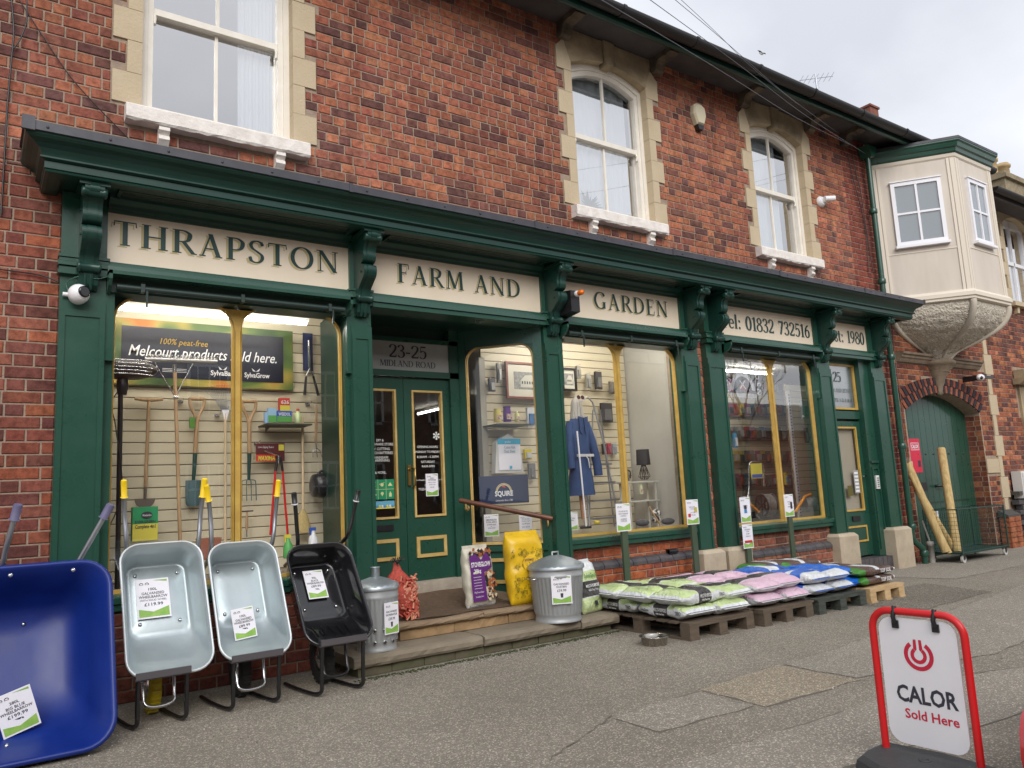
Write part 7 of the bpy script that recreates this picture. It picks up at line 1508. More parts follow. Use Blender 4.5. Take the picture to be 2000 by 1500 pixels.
# wire lawn rake
t = thing('lawn_rake', 'spring tine lawn rake with a white socket, its tines fanned upward', 'garden tool'); a, b = P(440, 808), P(440, 1120)
q = MB(); q.tube([a, b], .011, 8); q.build('handle', mat('pale_pine_handle', (.62, .48, .30), .6), t); q = MB(); q.prism([(a.x-.03, a.z+.03), (a.x-.008, a.z-.05), (a.x+.008, a.z-.05), (a.x+.03, a.z+.03)], YT-.01, YT+.01, 'y'); q.build('socket', PAPER, t); q = MB()
for k in range(17):
    f = (k-8)/8; q.tube(catmull([(a.x+.025*f, YT, a.z+.02), (a.x+.09*f, YT, a.z+.12), (a.x+.16*f, YT, a.z+.22-.035*f*f), (a.x+.165*f, YT-.025, a.z+.235-.035*f*f)], 3), .0022, 4)
q.tube([(a.x-.08, YT-.004, a.z+.105), (a.x+.08, YT-.004, a.z+.105)], .004, 4); q.tube([(a.x-.11, YT-.004, a.z+.15), (a.x+.11, YT-.004, a.z+.15)], .003, 4); q.build('tine', SILVER, t); settle(t, b)
# shears, board
t = thing('hedge_shears', 'hedge shears with black grips hanging point up on a navy card', 'garden tool'); q = MB(); a, b = P(593, 649), P(613, 724); q.box(a.x, b.x, YT+.02, YT+.026, b.z, a.z); q.build('backing_card', mat('navy_card', (.02, .03, .09), .5), t); c = P(605, 718); q = MB()
tip = P(603, 664); q.prism([(c.x-.008, c.z), (c.x+.012, c.z), (tip.x+.004, tip.z), (tip.x-.002, tip.z)], YT-.004, YT+.002, 'y'); q.prism([(c.x-.012, c.z), (c.x+.006, c.z), (tip.x+.002, tip.z), (tip.x-.008, tip.z-.01)], YT+.003, YT+.007, 'y'); q.lathe([(.012, -.012), (.012, .012)], 10, M=frameM(c, (1, 0, 0), (0, 0, 1))); q.tube([c, P(598, 735)], .005, 6); q.tube([c, P(612, 735)], .005, 6); q.build('blade', STEEL, t)
for x0_, y0_, x1_, y1_ in ((598, 735, 595, 771), (612, 735, 622, 773)): MB().tube([P(x0_, y0_), P(x1_, y1_)], [.010, .013], 8).build('grip', BLACKP, t)
settle(t, c)
# shelf with boxes
t = thing('display_shelf', 'small dark shelf of garden products on the left slatwall', 'shelf'); a, b = P(517, 828, 6.3), P(605, 826, 6.3); MB().box(a.x, b.x, 6.24, 6.48, a.z-.012, a.z).build('shelf_board', mat('dark_wire_shelf', (.05, .06, .04), .5), t); q = MB(); q.prism([(6.48, a.z-.012), (6.35, a.z-.012), (6.48, a.z-.05)], a.x+.06, a.x+.066, 'x'); q.build('shelf_bracket', MATS['dark_wire_shelf'], t); settle(t, a)
def box_item(label, px0, px1, pyt, pyb, Y, d, m1, m2=None, name='product_box', cat='box', txt=None, ink=PWH):
    a, b = at(px0, pyb, Y), at(px1, pyt, Y); z1 = at(px0, pyt, Y).z; z0 = a.z; t = thing(name, label, cat); bd = MB().box(a.x, b.x, Y, Y+d, z0, z1).build('carton', m1, t)
    if m2: MB().box(a.x+.001, b.x-.001, Y-.0012, Y, z0+.001, z0+(z1-z0)*.5).build('label_panel', m2, bd)
    if txt:
        k = MB()
        for s, f, hh in txt: text(k, s, wallM(0, Y-.002, 0), hh, (b.x-a.x)*.8, (a.x+b.x)/2, z0+(z1-z0)*f, bold=.02)
        k.build('printing', ink, bd)
    settle(t, (a.x, Y, z0)); return t
pr = mat('red_carton', (.62, .05, .03), .5); py_ = mat('yellow_carton', (.70, .62, .08), .5); pb = mat('blue_carton', (.03, .10, .42), .5); pl = mat('pale_blue_carton', (.30, .48, .68), .5); pg_ = mat('green_carton', (.10, .35, .08), .5)
box_item('red and yellow carton standing behind the blue one on the shelf', 547, 566, 777, 806, 6.36, .05, pr, py_, txt=[('626', .72, .03)])
box_item('dark blue carton in the middle of the garden shelf', 541, 570, 802, 824, 6.27, .05, pb, pg_, txt=[('WEEDOL', .7, .025)])
box_item('pale blue and green packet on the garden shelf', 524, 540, 797, 825, 6.27, .04, pl, pg_); box_item('small light blue packet at the left end of the garden shelf', 517, 525, 805, 826, 6.29, .03, pl)
t = thing('plant_food_bottle', 'white plant food bottle with a red cap on the garden shelf', 'bottle'); c = at(582, 826, 6.32); MB().lathe([(.026, 0), (.028, .01), (.028, .075), (.012, .095), (.012, .10)], 12, M=Matrix.Translation(c)).build('bottle_body', mat('pale_green_bottle', (.55, .65, .35), .4), t); MB().lathe([(.013, .10), (.013, .12)], 10, M=Matrix.Translation(c)).build('cap', pr, t); settle(t, c)
# loppers on maxima card, feed box etc
t = thing('lawn_shears', 'red long handled lawn edging shears on a maroon and yellow card', 'garden tool'); a, b = P(500, 866, 6.38), P(556, 905, 6.38)
cd = MB().box(a.x, b.x, 6.38, 6.385, b.z+.02, a.z).build('card', mat('maroon_card', (.10, .012, .015), .5), t); k = MB(); k.box(a.x, a.x+.16, 6.3785, 6.3799, b.z+.02, b.z+.075, 0); text(k, 'MAXIMA', wallM(0, 6.378, 0), .035, .14, a.x+.085, b.z+.045, mi=1, shear=.2, bold=.03); text(k, 'Lawn Edging Shears', wallM(0, 6.378, 0), .017, .13, a.x+.08, a.z-.03, mi=2, shear=.2); k.box(b.x-.05, b.x-.005, 6.3785, 6.3799, a.z-.06, a.z-.01, 1); k.build('printing', [pr, py_, PWH], cd)
q = MB(); c = P(545, 890, 6.34); q.tube([P(516, 880, 6.34), c], .006, 5); q.tube([c, P(544, 905, 6.34)], .012, 6); q.build('blade', STEEL, t)
for x0_, x1_, x2_ in ((543, 538, 528), (548, 552, 562)):
    MB().tube([P(x0_, 893, 6.34), P(x1_, 920, 6.34)], .011, 8).build('grip', BLACKP, t); MB().tube([P(x1_, 920, 6.34), P(x2_, 1045, 6.34)], .009, 8).build('long_handle', RED, t)
settle(t, c)
t = thing('hand_fork', 'small hand fork with a wooden handle hanging near the right edge', 'garden tool'); a, b = P(618, 790), P(617, 865); q = MB(); q.tube([a, (a+b)/2, b], [.008, .012, .009], 8); q.build('handle', WOOD, t); q = MB(); q.tube([b, P(618, 875)], .005, 6)
for f in (-1, 0, 1): q.tube([P(618, 875), P(618+7*f, 880), P(620+9*f, 893)], .004, 5)
q.build('tine', STEEL, t); settle(t, a)
t = thing('besom_broom', 'straw broom with a pale handle hanging head down', 'broom'); a, b = P(591, 815), P(592, 995, 6.36); q = MB(); q.tube([a, b], .011, 8); q.build('handle', MATS['pale_pine_handle'], t); c = b; q = MB(); q.loft([[(c.x+r*cos(2*pi*k/28)*(1+.06*(k % 2)), c.y+r*.45*sin(2*pi*k/28), c.z-z) for k in range(28)] for r, z in ((.012, 0), (.030, .03), (.045, .08), (.060, .14), (.066, .19))], cap1=True); q.build('straw', mat('straw', (.55, .44, .20), .9, col2=(.38, .28, .11), scale=8, stretch=(40, 40, 2)), t); settle(t, a)
t = thing('watering_can', 'black plastic watering can hanging on its side at the right of the tools', 'watering can'); c = P(632, 948, 6.3); q = MB()
q.lathe([(.05, -.10), (.085, -.09), (.095, -.04), (.095, .04), (.085, .09), (.05, .10)], 20, M=Matrix.Translation(c) @ Matrix.Rotation(pi/2, 4, 'X') @ Matrix.Rotation(pi/2, 4, 'Y'), sx=1.2, sy=1.1); q.build('can_body', BLACKP, t); q = MB(); q.tube(catmull([tuple(c+Vector((-.07, 0, .07))), tuple(c+Vector((-.02, 0, .12))), tuple(c+Vector((.05, 0, .12))), tuple(c+Vector((.11, 0, .07))), tuple(c+Vector((.11, 0, -.02)))], 5), .011, 8); q.build('carry_handle', BLACKP, t); q = MB(); q.tube(catmull([tuple(c+Vector((.0, 0, -.06))), tuple(c+Vector((.06, 0, -.11))), tuple(c+Vector((.15, 0, -.17))), tuple(c+Vector((.20, 0, -.22)))], 5), [.03]*6+[.022]*6+[.015]*4, 8); q.build('spout', BLACKP, t); settle(t, c)
box_item('green and yellow lawn feed carton at the bottom of the left window', 258, 309, 991, 1058, 6.2, .07, mat('leaf_green_carton', (.02, .32, .12), .5), py_, txt=[('EVERGREEN', .56, .018), ('Complete 4in1', .42, .026)], ink=INK)
k = MB(); c = at(287, 1006, 6.195); k.lathe([(.034, 0), (.034, .002)], 20, M=frameM(c, (1, 0, 0), (0, 0, 1)), sx=1.1, sy=.75); o = k.build('round_sticker', INK); tag(o, 'black oval badge with a name on the lawn feed carton', 'sticker'); k = MB(); text(k, 'Miracle-Gro', frameM(c-Vector((0, .003, 0)), (1, 0, 0), (0, 0, 1)), .014, .06, 0, 0, bold=.02); k.build('lettering', PWH, o)
t = thing('patio_heater', 'freestanding black patio heater with an oval caged head at the left of the window', 'heater'); c = at(255, 722, 5.95); 
q = MB(); q.tube([at(236, 745, 5.95), at(229, 1150, 5.95)], .017, 10); q.build('pole', BLACKP, t); q = MB(); q.ball((c.x-.03, c.y, c.z), .21, 22, sx=1., sy=.45, sz=.36); q.build('head', mat('dark_bronze_plastic', (.035, .028, .025), .4), t); q = MB()
for k in range(26): x = -.17+k*.0128; hh = .052*(1-(x/.21)**2)**.5; q.tube([(c.x-.03+x, c.y-.10*(1-(x/.21)**2)**.5, c.z-hh), (c.x-.03+x, c.y-.105*(1-(x/.21)**2)**.5, c.z+hh)], .0022, 4)
for z in (-.045, -.02, .005, .03, .052): q.tube([(c.x-.19, c.y-.06, c.z+z), (c.x-.10, c.y-.105, c.z+z), (c.x+.04, c.y-.105, c.z+z), (c.x+.13, c.y-.06, c.z+z)], .004, 5)
q.build('grille', STEEL, t); q = MB(); q.lathe([(.03, -.06), (.04, .0), (.035, .06), (.015, .09)], 12, M=Matrix.Translation(at(239, 755, 5.95))); q.build('knuckle', BLACKP, t); q = MB(); q.tube(catmull([tuple(at(230, 765, 5.9)), tuple(at(217, 790, 5.9)), tuple(at(226, 835, 5.9)), tuple(at(238, 960, 5.9)), tuple(at(205, 1045, 5.9))], 6), .004, 5); q.build('power_lead', BLACKP, t); settle(t, at(231, 1075, 5.95))
for (x, y, c1, lb) in ((563, 1075, (.10, .40, .10), 'green weedkiller spray bottle behind the black wheelbarrow'), (612, 1060, (.75, .75, .78), 'white spray bottle with a blue trigger by the watering can')):
    t = thing('spray_bottle', lb, 'bottle'); c = at(x, y+15, 5.85); mm = mat('spray_%s' % ('green' if x == 563 else 'white'), c1, .4); MB().lathe([(.035, 0), (.038, .01), (.036, .09), (.015, .13), (.013, .15)], 14, M=Matrix.Translation(c)).build('bottle_body', mm, t); q = MB(); q.box(c.x-.03, c.x+.02, c.y-.01, c.y+.01, c.z+.15, c.z+.175); q.box(c.x-.028, c.x-.018, c.y-.008, c.y+.008, c.z+.12, c.z+.15); q.build('trigger', py_ if x == 563 else pb, t); settle(t, c)
t = thing('bulb_planter', 'terracotta trough behind the galvanised barrows', 'planter'); a, b = at(383, 1052, 6.1), at(426, 1090, 6.1); MB().prism([(a.x, a.z), (b.x, a.z), (b.x-.02, b.z), (a.x+.02, b.z)], 6.0, 6.12, 'y').build('trough', mat('terracotta', (.28, .09, .05), .8), t); settle(t, a)
t = thing('daisy_grubber', 'small hand tool with a wooden handle hanging low on the slatwall', 'garden tool'); a = P(482, 1000); q = MB(); q.tube([a, a+Vector((0, 0, -.14))], [.008, .012], 8); q.build('handle', WOOD, t); q = MB(); q.box(a.x-.05, a.x+.05, YT-.008, YT, a.z+.0, a.z+.012); q.tube([a+Vector((0, 0, -.14)), a+Vector((0, 0, -.2))], .005, 5); q.build('tool_head', STEEL, t); settle(t, a)
for i, (x, y) in enumerate(((352, 785), (376, 822), (423, 812), (440, 800), (500, 866), (519, 822), (600, 790))):
    t = MB(); p = P(x, y, 6.49); t.box(p.x-.02, p.x+.02, 6.478, 6.49, p.z-.012, p.z+.012); t.tube([p+Vector((0, -.01, 0)), p+Vector((0, -.10, .0)), p+Vector((0, -.11, .015))], .004, 5); tag(t.build('wall_hook', STEEL), 'steel slatwall hook %s' % ('beside the wide rake handle', 'above the spade', 'left of the lawn rake', 'holding the lawn rake', 'above the maroon card', 'beside the garden shelf', 'over the small hand fork')[i].replace('  ', ' '), 'hook', 'slatwall hooks')
t = MB(); c = P(375, 825, 6.40); 
for i in range(5): t.box(c.x-.02, c.x+.02, 6.39+i*.004, 6.392+i*.004, c.z-.05+i*.004, c.z+.04-i*.006, i % 2)
tag(t.build('seed_tag', [mat('leaf_print', (.08, .22, .03), .5), BLACKP]), 'dark leafy tag hanging beside the spade', 'tag')
# ================================================================== entrance / middle window display
def picture(label, x0, x1, y0, y1, Y, fm, mw, inner):
    a, b = at(x0, y1, Y), at(x1, y0, Y); z1 = at(x0, y0, Y).z; t = thing('framed_picture', label, 'picture'); f = MB(); w = .022
    for bx in ((a.x, a.x+w, a.z, z1), (b.x-w, b.x, a.z, z1), (a.x+w, b.x-w, a.z, a.z+w), (a.x+w, b.x-w, z1-w, z1)): f.box(bx[0], bx[1], Y-.02, Y+.01, bx[2], bx[3])
    f.build('picture_frame', fm, t); MB().box(a.x+w, b.x-w, Y-.002, Y+.004, a.z+w, z1-w).build('mount', mat('ivory_mount', (.62, .60, .50), .6), t)
    W2, H2 = (b.x-a.x), (z1-a.z); cx, cz = (a.x+b.x)/2, (a.z+z1)/2; k = MB(); s = inner
    k.box(cx-W2*s, cx+W2*s, Y-.004, Y-.002, cz-H2*s*.8, cz+H2*s*.8, 0); k.prism([(cx-W2*s*.5, cz-H2*s*.6), (cx+W2*s*.8, cz-H2*s*.6), (cx+W2*s*.8, cz+H2*s*.1), (cx+W2*s*.4, cz+H2*s*.55), (cx-W2*s*.1, cz+H2*s*.5), (cx-W2*s*.5, cz)], Y-.006, Y-.004, 'y', 1)
    for i in range(5): k.box(cx-W2*s*.4+i*W2*s*.2, cx-W2*s*.3+i*W2*s*.2, Y-.0075, Y-.006, cz-H2*s*.3, cz-H2*s*.05, 2)
    k.build('sketch', [mat('grey_wash', (.32, .32, .30), .7, col2=(.18, .18, .17), scale=40), mat('house_wash', (.50, .49, .42), .7), INK], t); settle(t, a)
picture('brown framed sketch of an old house above the entrance shelf', 989, 1065, 706, 778, 6.44, mat('red_brown_frame', (.20, .055, .03), .4), 0, .30)
picture('small black framed picture in the mannequin window', 1098, 1123, 718, 763, 6.44, BLACKP, 0, .32)
t = thing('display_shelf', 'dark shelf of bottles behind the angled window', 'shelf'); a, b = at(960, 829, 6.3), at(1026, 824, 6.3); MB().box(a.x, b.x, 6.2, 6.48, a.z-.012, a.z).build('shelf_board', MATS['dark_wire_shelf'], t); settle(t, a)
def bottle(label, x, yb, Y, r, h, c, capc, name='bottle', neck=.4):
    t = thing(name, label, 'bottle'); p = at(x, yb, Y); mm = mat('bottle_%d' % int(x), c, .35); MB().lathe([(r, 0), (r*1.03, .01), (r, h*.7), (r*neck, h*.88), (r*neck, h*.9)], 14, M=Matrix.Translation(p)).build('bottle_body', mm, t); MB().lathe([(r*neck*1.1, h*.9), (r*neck*1.1, h)], 10, M=Matrix.Translation(p)).build('cap', mat('cap_%d' % int(x), capc, .4), t)
    MB().box(p.x-r*.8, p.x+r*.8, p.y-r*1.05, p.y-r*.98, p.z+h*.15, p.z+h*.5).build('bottle_label', mat('label_%d' % int(x), (.6, .58, .5), .5, col2=(.35, .12, .08), scale=60), t); settle(t, p)
bottle('yellow wipes packet at the left of the entrance shelf', 972, 824, 6.3, .038, .13, (.62, .50, .12), (.62, .5, .12), 'wipes_pack', .85); bottle('purple tub in the middle of the entrance shelf', 991, 824, 6.3, .040, .155, (.10, .02, .22), (.08, .02, .18), 'purple_tub', .9); bottle('pale yellow bottle at the right of the entrance shelf', 1010, 824, 6.3, .024, .11, (.65, .62, .25), (.75, .75, .7))
bottle('squat bottle with a black label standing on the white shelf under the lamp', 1252, 965, 6.1, .022, .10, (.55, .60, .40), (.55, .62, .2), 'shelf_bottle', .8)
t = thing('dust_sheet_pack', 'clear polythene pack holding a folded white dust sheet with a blue header', 'packet'); a, b = at(962, 925, 6.38), at(1014, 855, 6.38); z1 = at(962, 855, 6.38).z
q = MB(); q.prism([(a.x, a.z), (b.x, a.z-.0), (b.x-.03, z1-.05), ((a.x+b.x)/2, z1+.04), (a.x+.03, z1-.05)], 6.33, 6.40, 'y'); q.build('sheet', mat('folded_white_cloth', (.55, .54, .50), .8, col2=(.62, .61, .58), scale=8, bump=.5, bscale=12), t)
mb_ = MB(); mb_.box(a.x+.045, b.x-.035, 6.322, 6.328, a.z+.03, z1-.07, 0); mb_.box(a.x+.04, b.x-.03, 6.320, 6.328, z1-.07, z1-.015, 1); mb_.build('label', [PAPER, mat('cyan_header', (.05, .42, .62), .5)], t); k = MB(); M = wallM(0, 6.318, 0); cxx = (a.x+b.x)/2+.005
text(k, 'Cotton Rich', M, .028, .13, cxx, z1-.10, mi=0); text(k, 'Dust Sheet', M, .028, .13, cxx, z1-.14, mi=0); text(k, 'prodec', M, .022, .07, cxx-.02, z1-.045, mi=1); k.box(cxx-.01, cxx+.02, 6.3165, 6.3175, a.z+.04, a.z+.07, 2); k.build('printing', [mat('teal_print', (.03, .18, .25), .5), PWH, MATS['cyan_header']], t); settle(t, a)
t = thing('brand_sign', 'navy SQUIRE sign with a cream rainbow arch in the angled window', 'sign'); YS = 6.20; a, b = at(937, 987, YS), at(1034, 926, 5.92); z0 = at(937, 986, YS).z; z1 = at(937, 932, YS).z
p0 = at(937, 986, YS); p1 = at(1034, 989, 5.93); Msg = frameM(Vector((p0.x, p0.y, z0)), (p1.x-p0.x, p1.y-p0.y, 0), (0, 0, 1)); Wd = hypot(p1.x-p0.x, p1.y-p0.y); Hd = z1-z0+.005
bd = MB().box(0, Wd, 0, Hd, -.005, 0, M=Msg).build('board', mat('navy_board', (.008, .022, .075), .35), t); k = MB()
for r0, r1, mi in ((.062, .068, 0), (.070, .076, 1), (.078, .081, 0)): k.loft([[(Wd*.5+r*cos(pi*i/20)*.95, Hd*.42+r*sin(pi*i/20), .0015) for i in range(21)] for r in (r0, r1)], mi, False, Msg, closed=False)
text(k, 'SQUIRE', Msg, .045, .17, Wd*.5, Hd*.36, bold=.03, z=.0016, mi=2); text(k, 'Locksmiths Since 1780', Msg, .017, .16, Wd*.5, Hd*.12, shear=.3, z=.0016, mi=2); k.poly([(Wd*.5-.02, Hd*.60, .0016), (Wd*.5+.02, Hd*.56, .0016), (Wd*.5, Hd*.66, .0016)], 3, Msg); k.build('printing', [mat('cream_arc', (.70, .62, .40), .5), mat('gold_arc', (.55, .40, .12), .5), PWH, pr], bd); settle(t, p0)
def card(label, x, y, Y, w, h, lines, tilt=0): 
    c = at(x, y, Y); price_sign('price_sign', label, c, (1, tilt, 0), (0, 0, 1), w, h, lines)
card('grey white card for smokeless coal at the bottom of the angled window', 960, 1026, 6.02, .135, .20, [('SMOKELESS', .25, .07, .72, .01), ('COAL 20KG', .15, .07, .72, .01), ('£19.99 each', .03, .06, .62, .01), ('or', -.05, .05, .1, .01), ('2 for £37', -.12, .06, .5, .01)], -.6)
card('second white card with a log picture low in the angled window', 1027, 1025, 5.90, .12, .18, [('50kg Bottles', .30, .06, .6, 0), ('Heating Logs', .20, .06, .6, 0), ('£12.99 Each', .06, .07, .6, .01), ('3 for £35.00', -.10, .07, .6, .01)], -.6)
card('white seed potatoes notice inside the right hand shop door glass', 844, 947, 6.128, .125, .20, [('SEED', .30, .05, .3, 0), ('POTATOES', .22, .06, .62, .01), ('Now in stock', .12, .045, .6, 0), ('£3.50 a bag', .02, .045, .5, 0), ('£6.00', -.10, .05, .3, 0)])
card('small white and green card at the foot of the mannequin', 1116, 1018, 5.75, .16, .17, [('SPECIAL', .16, .08, .6, 0), ('OFFER', .04, .08, .4, 0)])
# chimes, dials etc on the slatwall as hanging packets
def packet(label, x, y, w, h, c, Y=6.42, c2=None, grp='packets hanging on the slatwalls'):
    p = at(x, y, Y); t = thing('hanging_packet', label, 'packet', grp); MB().box(p.x-w/2, p.x+w/2, Y, Y+.03, p.z-h/2, p.z+h/2).build('backing', mat('packet_%d_%d' % (x, y), c, .4), t)
    MB().box(p.x-w*.32, p.x+w*.32, Y-.018, Y, p.z-h*.38, p.z+h*.18).build('contents', mat('packet_in_%d_%d' % (x, y), c2 or tuple(v*.5+.1 for v in c), .35), t); q = MB(); q.tube([(p.x, Y-.03, p.z+h*.5+.012), (p.x, Y+.07, p.z+h*.5+.012)], .0025, 4); q.build('peg', STEEL, t); settle(t, p)
packet('grey key safe packet left of the brown framed picture', 962, 752, .07, .13, (.09, .09, .10), c2=(.45, .45, .44)); packet('steel wind chime card beside the brown framed picture', 976, 728, .05, .20, (.20, .19, .17), c2=(.5, .5, .5)); packet('white overall packet right of the entrance shelf', 1038, 815, .10, .20, (.55, .56, .58), c2=(.05, .14, .30), Y=6.38); packet('yellow smoke alarm packet beside the dust sheet', 1032, 887, .09, .10, (.60, .48, .02), c2=(.5, .5, .5)); packet('grey radiator valve packet under the yellow one', 1040, 920, .08, .16, (.20, .20, .20))
for i, (x, y, w, h, c, lb) in enumerate(((1131, 727, .05, .14, (.30, .29, .26), 'small clear packet right of the black frame'), (1150, 745, .06, .16, (.34, .33, .30), 'clear screwdriver packet near the top of the ladder'), (1170, 743, .09, .20, (.06, .06, .06), 'black torch packet above the ladder'), (1196, 757, .06, .14, (.18, .16, .14), 'brown packet left of the gold mullion'), (1186, 806, .16, .22, (.05, .05, .055), 'wide black packet with a grey roller beside the mullion'), (1191, 876, .05, .12, (.45, .06, .10), 'red gel packet in the row beside the mullion'), (1201, 877, .05, .12, (.30, .34, .36), 'grey gel packet in the row beside the mullion'), (1181, 877, .04, .12, (.04, .04, .04), 'black packet at the left of the row beside the mullion'), (1158, 858, .12, .16, (.50, .46, .40), 'white and orange instruction packet behind the ladder'))): packet(lb, x, y, w, h, c)
# mannequin
mq = thing('mannequin', 'shop mannequin with white mop hair and sunglasses in a navy work coat', 'mannequin'); c = at(1133, 905, 6.02); gz = at(1133, 905, 6.02).z
NAVY = mat('navy_cotton', (.022, .05, .135), .8, col2=(.035, .075, .18), scale=6, bump=.4, bscale=10)
zt = lambda y: at(1130, y, 6.02).z
q = MB(); sec = [(812, .045, .045), (820, .085, .07), (835, .13, .075), (860, .125, .085), (890, .115, .085), (905, .11, .085), (930, .135, .095), (968, .155, .10)]
q.loft([[(c.x+w*cos(2*pi*k/24), 6.02+d*sin(2*pi*k/24)*(1+.10*sin(k*2.3)*(y-800)/170), zt(y)) for k in range(24)] for y, w, d in sec]); q.build('coat', NAVY, mq)
q = MB(); q.tube(catmull([(c.x+.10, 6.02, zt(826)), (c.x+.155, 6.0, zt(862)), (c.x+.19, 5.98, zt(905)), (c.x+.20, 5.98, zt(930))], 5), .045, 10); q.tube(catmull([(c.x-.10, 6.02, zt(826)), (c.x-.14, 6.0, zt(862)), (c.x-.15, 5.98, zt(915))], 5), .042, 10); q.build('coat_sleeve', NAVY, mq)
q = MB(); q.box(c.x-.11, c.x+.11, 5.925, 5.932, zt(893), zt(888)); q.tube([(c.x+.0, 5.93, zt(890)), (c.x+.01, 5.90, zt(898)), (c.x+.02, 5.90, zt(915))], .006, 5); q.build('coat_belt', mat('pale_cord', (.5, .5, .5), .7), mq)
for s_ in (-1, 1): q = MB(); q.prism([(c.x+s_*.002, zt(818)), (c.x+s_*.06, zt(815)), (c.x+s_*.05, zt(845)), (c.x+s_*.02, zt(850))], 5.925, 5.935, 'y'); q.build('coat_lapel', NAVY, mq)
q = MB(); q.tube([(c.x+.0, 6.02, zt(965)), (c.x+.0, 6.02, zt(1015))], [.035, .022], 10); q.tube([(c.x, 6.02, zt(812)), (c.x, 6.02, zt(800))], .035, 10); q.ball((c.x+.0, 6.02, zt(793)), .055, 12, sz=1.25); q.build('body', mat('tan_mannequin', (.42, .22, .12), .5), mq)
q = MB(); rn = random.Random(3)
for i in range(80): a = rn.uniform(0, 2*pi); r = .062; q.tube(catmull([(c.x+.01*cos(a), 6.02+.01*sin(a), zt(776)), (c.x+.05*cos(a), 6.02+.045*sin(a), zt(784)), (c.x+r*cos(a), 6.02+r*sin(a)*.9, zt(803)), (c.x+(r+.015)*cos(a), 6.02+(r)*sin(a), zt(818+rn.uniform(-4, 6)))], 3), .006, 4)
q.build('mop_hair', mat('grey_white_mop', (.45, .43, .39), .9), mq); q = MB()
for s_ in (-1, 1): q.lathe([(.022, 0), (.022, .004)], 12, M=frameM((c.x+s_*.026, 5.95, zt(778)), (1, 0, 0), (0, .2, 1)))
q.tube([(c.x-.05, 5.95, zt(777)), (c.x+.05, 5.95, zt(777))], .003, 4); q.build('sunglasses', mat('maroon_sunglasses', (.06, .015, .02), .2), mq); settle(mq, (c.x, 6.02, .705))
t = thing('long_pole', 'white window cleaning pole leaning against the mannequin', 'pole'); q = MB(); q.tube([at(1127, 842, 5.85), at(1145, 1028, 5.85)], .009, 8); q.build('pole_tube', PAPER, t); q = MB(); a = at(1145, 1030, 5.85); q.tube([a+Vector((-.07, 0, 0)), a+Vector((.06, 0, 0))], .012, 6); q.build('pole_head', BLACKP, t); settle(t, a)
# stepladder
ld = thing('stepladder', 'aluminium stepladder with five treads behind the mannequin', 'stepladder'); YL = 6.15
q = MB(); A0, A1, B0, B1 = at(1158, 1030, YL-.05), at(1147, 790, YL+.1), at(1214, 1025, YL-.05), at(1163, 785, YL+.1)
q.tube([at(1152, 1032, YL), at(1140, 870, YL+.1), at(1135, 785, YL+.15)], .012, 6); q.tube(catmull([tuple(at(1135, 785, YL+.15)), tuple(at(1146, 776, YL+.15)), tuple(at(1158, 786, YL+.15))], 4), .010, 6); q.tube([at(1158, 786, YL+.15), at(1180, 870, YL+.1), at(1211, 1028, YL)], .012, 6); q.build('ladder_rail', SILVER, ld)
for y, x0_, x1_ in ((907, 1150, 1188), (943, 1151, 1195), (978, 1152, 1202), (1013, 1154, 1209)):
    a, b = at(x0_, y, YL+.04), at(x1_, y, YL+.04); MB().box(a.x, b.x, YL-.02, YL+.07, a.z-.012, a.z+.006).build('tread', SILVER, ld)
q = MB(); q.tube([at(1150, 1030, YL+.25), at(1158, 800, YL+.18)], .009, 6); q.tube([at(1200, 1028, YL+.25), at(1172, 800, YL+.18)], .009, 6); q.build('rear_frame', SILVER, ld); settle(ld, A0)
# shelf unit & lamp, kettle, toy dog
sh = thing('shelf_unit', 'small white shelf unit beside the gold mullion carrying the black lamp', 'shelf unit'); YF = 6.15; a = at(1228, 941, YF); WS = mat('off_white_shelf', (.50, .50, .44), .5); x0_, x1_ = at(1213, 941, YF).x, at(1275, 939, YF).x
for z in (a.z, at(1235, 978, YF).z): q = MB(); q.box(x0_, x1_, YF-.09, YF+.1, z-.014, z); q.build('shelf_board', WS, sh)
for x in (x0_+.03, x1_-.05): q = MB(); q.box(x, x+.02, YF+.05, YF+.07, .705, a.z-.014); q.box(x, x+.02, YF-.08, YF-.06, .705, a.z-.014); q.build('leg', WS, sh)
settle(sh, (x0_, YF, .705))
lp = thing('table_lamp', 'black drum shade table lamp with a geometric wire base', 'lamp'); c = at(1259, 937, YF); q = MB(); hS, hB = at(1259, 878, YF).z-c.z, at(1259, 908, YF).z-c.z
q.lathe([(.078, hB), (.070, hS), (.066, hS), (.074, hB)], 24, M=Matrix.Translation(c), cap=False); q.build('lamp_shade', mat('black_fabric_shade', (.018, .018, .020), .8), lp); q = MB(); T = [(c.x+.02*cos(k*2*pi/6), c.y+.02*sin(k*2*pi/6), c.z+hB+.005) for k in range(6)]; Mid = [(c.x+.065*cos(k*2*pi/6+.5), c.y+.065*sin(k*2*pi/6+.5), c.z+.035) for k in range(6)]; Bo = [(c.x+.03*cos(k*2*pi/6), c.y+.03*sin(k*2*pi/6), c.z+.002) for k in range(6)]
for k in range(6): q.tube([T[k], Mid[k], Bo[k]], .003, 4); q.tube([T[(k+1) % 6], Mid[k], Bo[(k+1) % 6]], .003, 4); q.tube([Mid[k], Mid[(k+1) % 6]], .003, 4)
q.tube([(c.x, c.y, c.z), (c.x, c.y, c.z+hB+.02)], .005, 5); q.build('wire_base', BLACKM, lp); settle(lp, c)
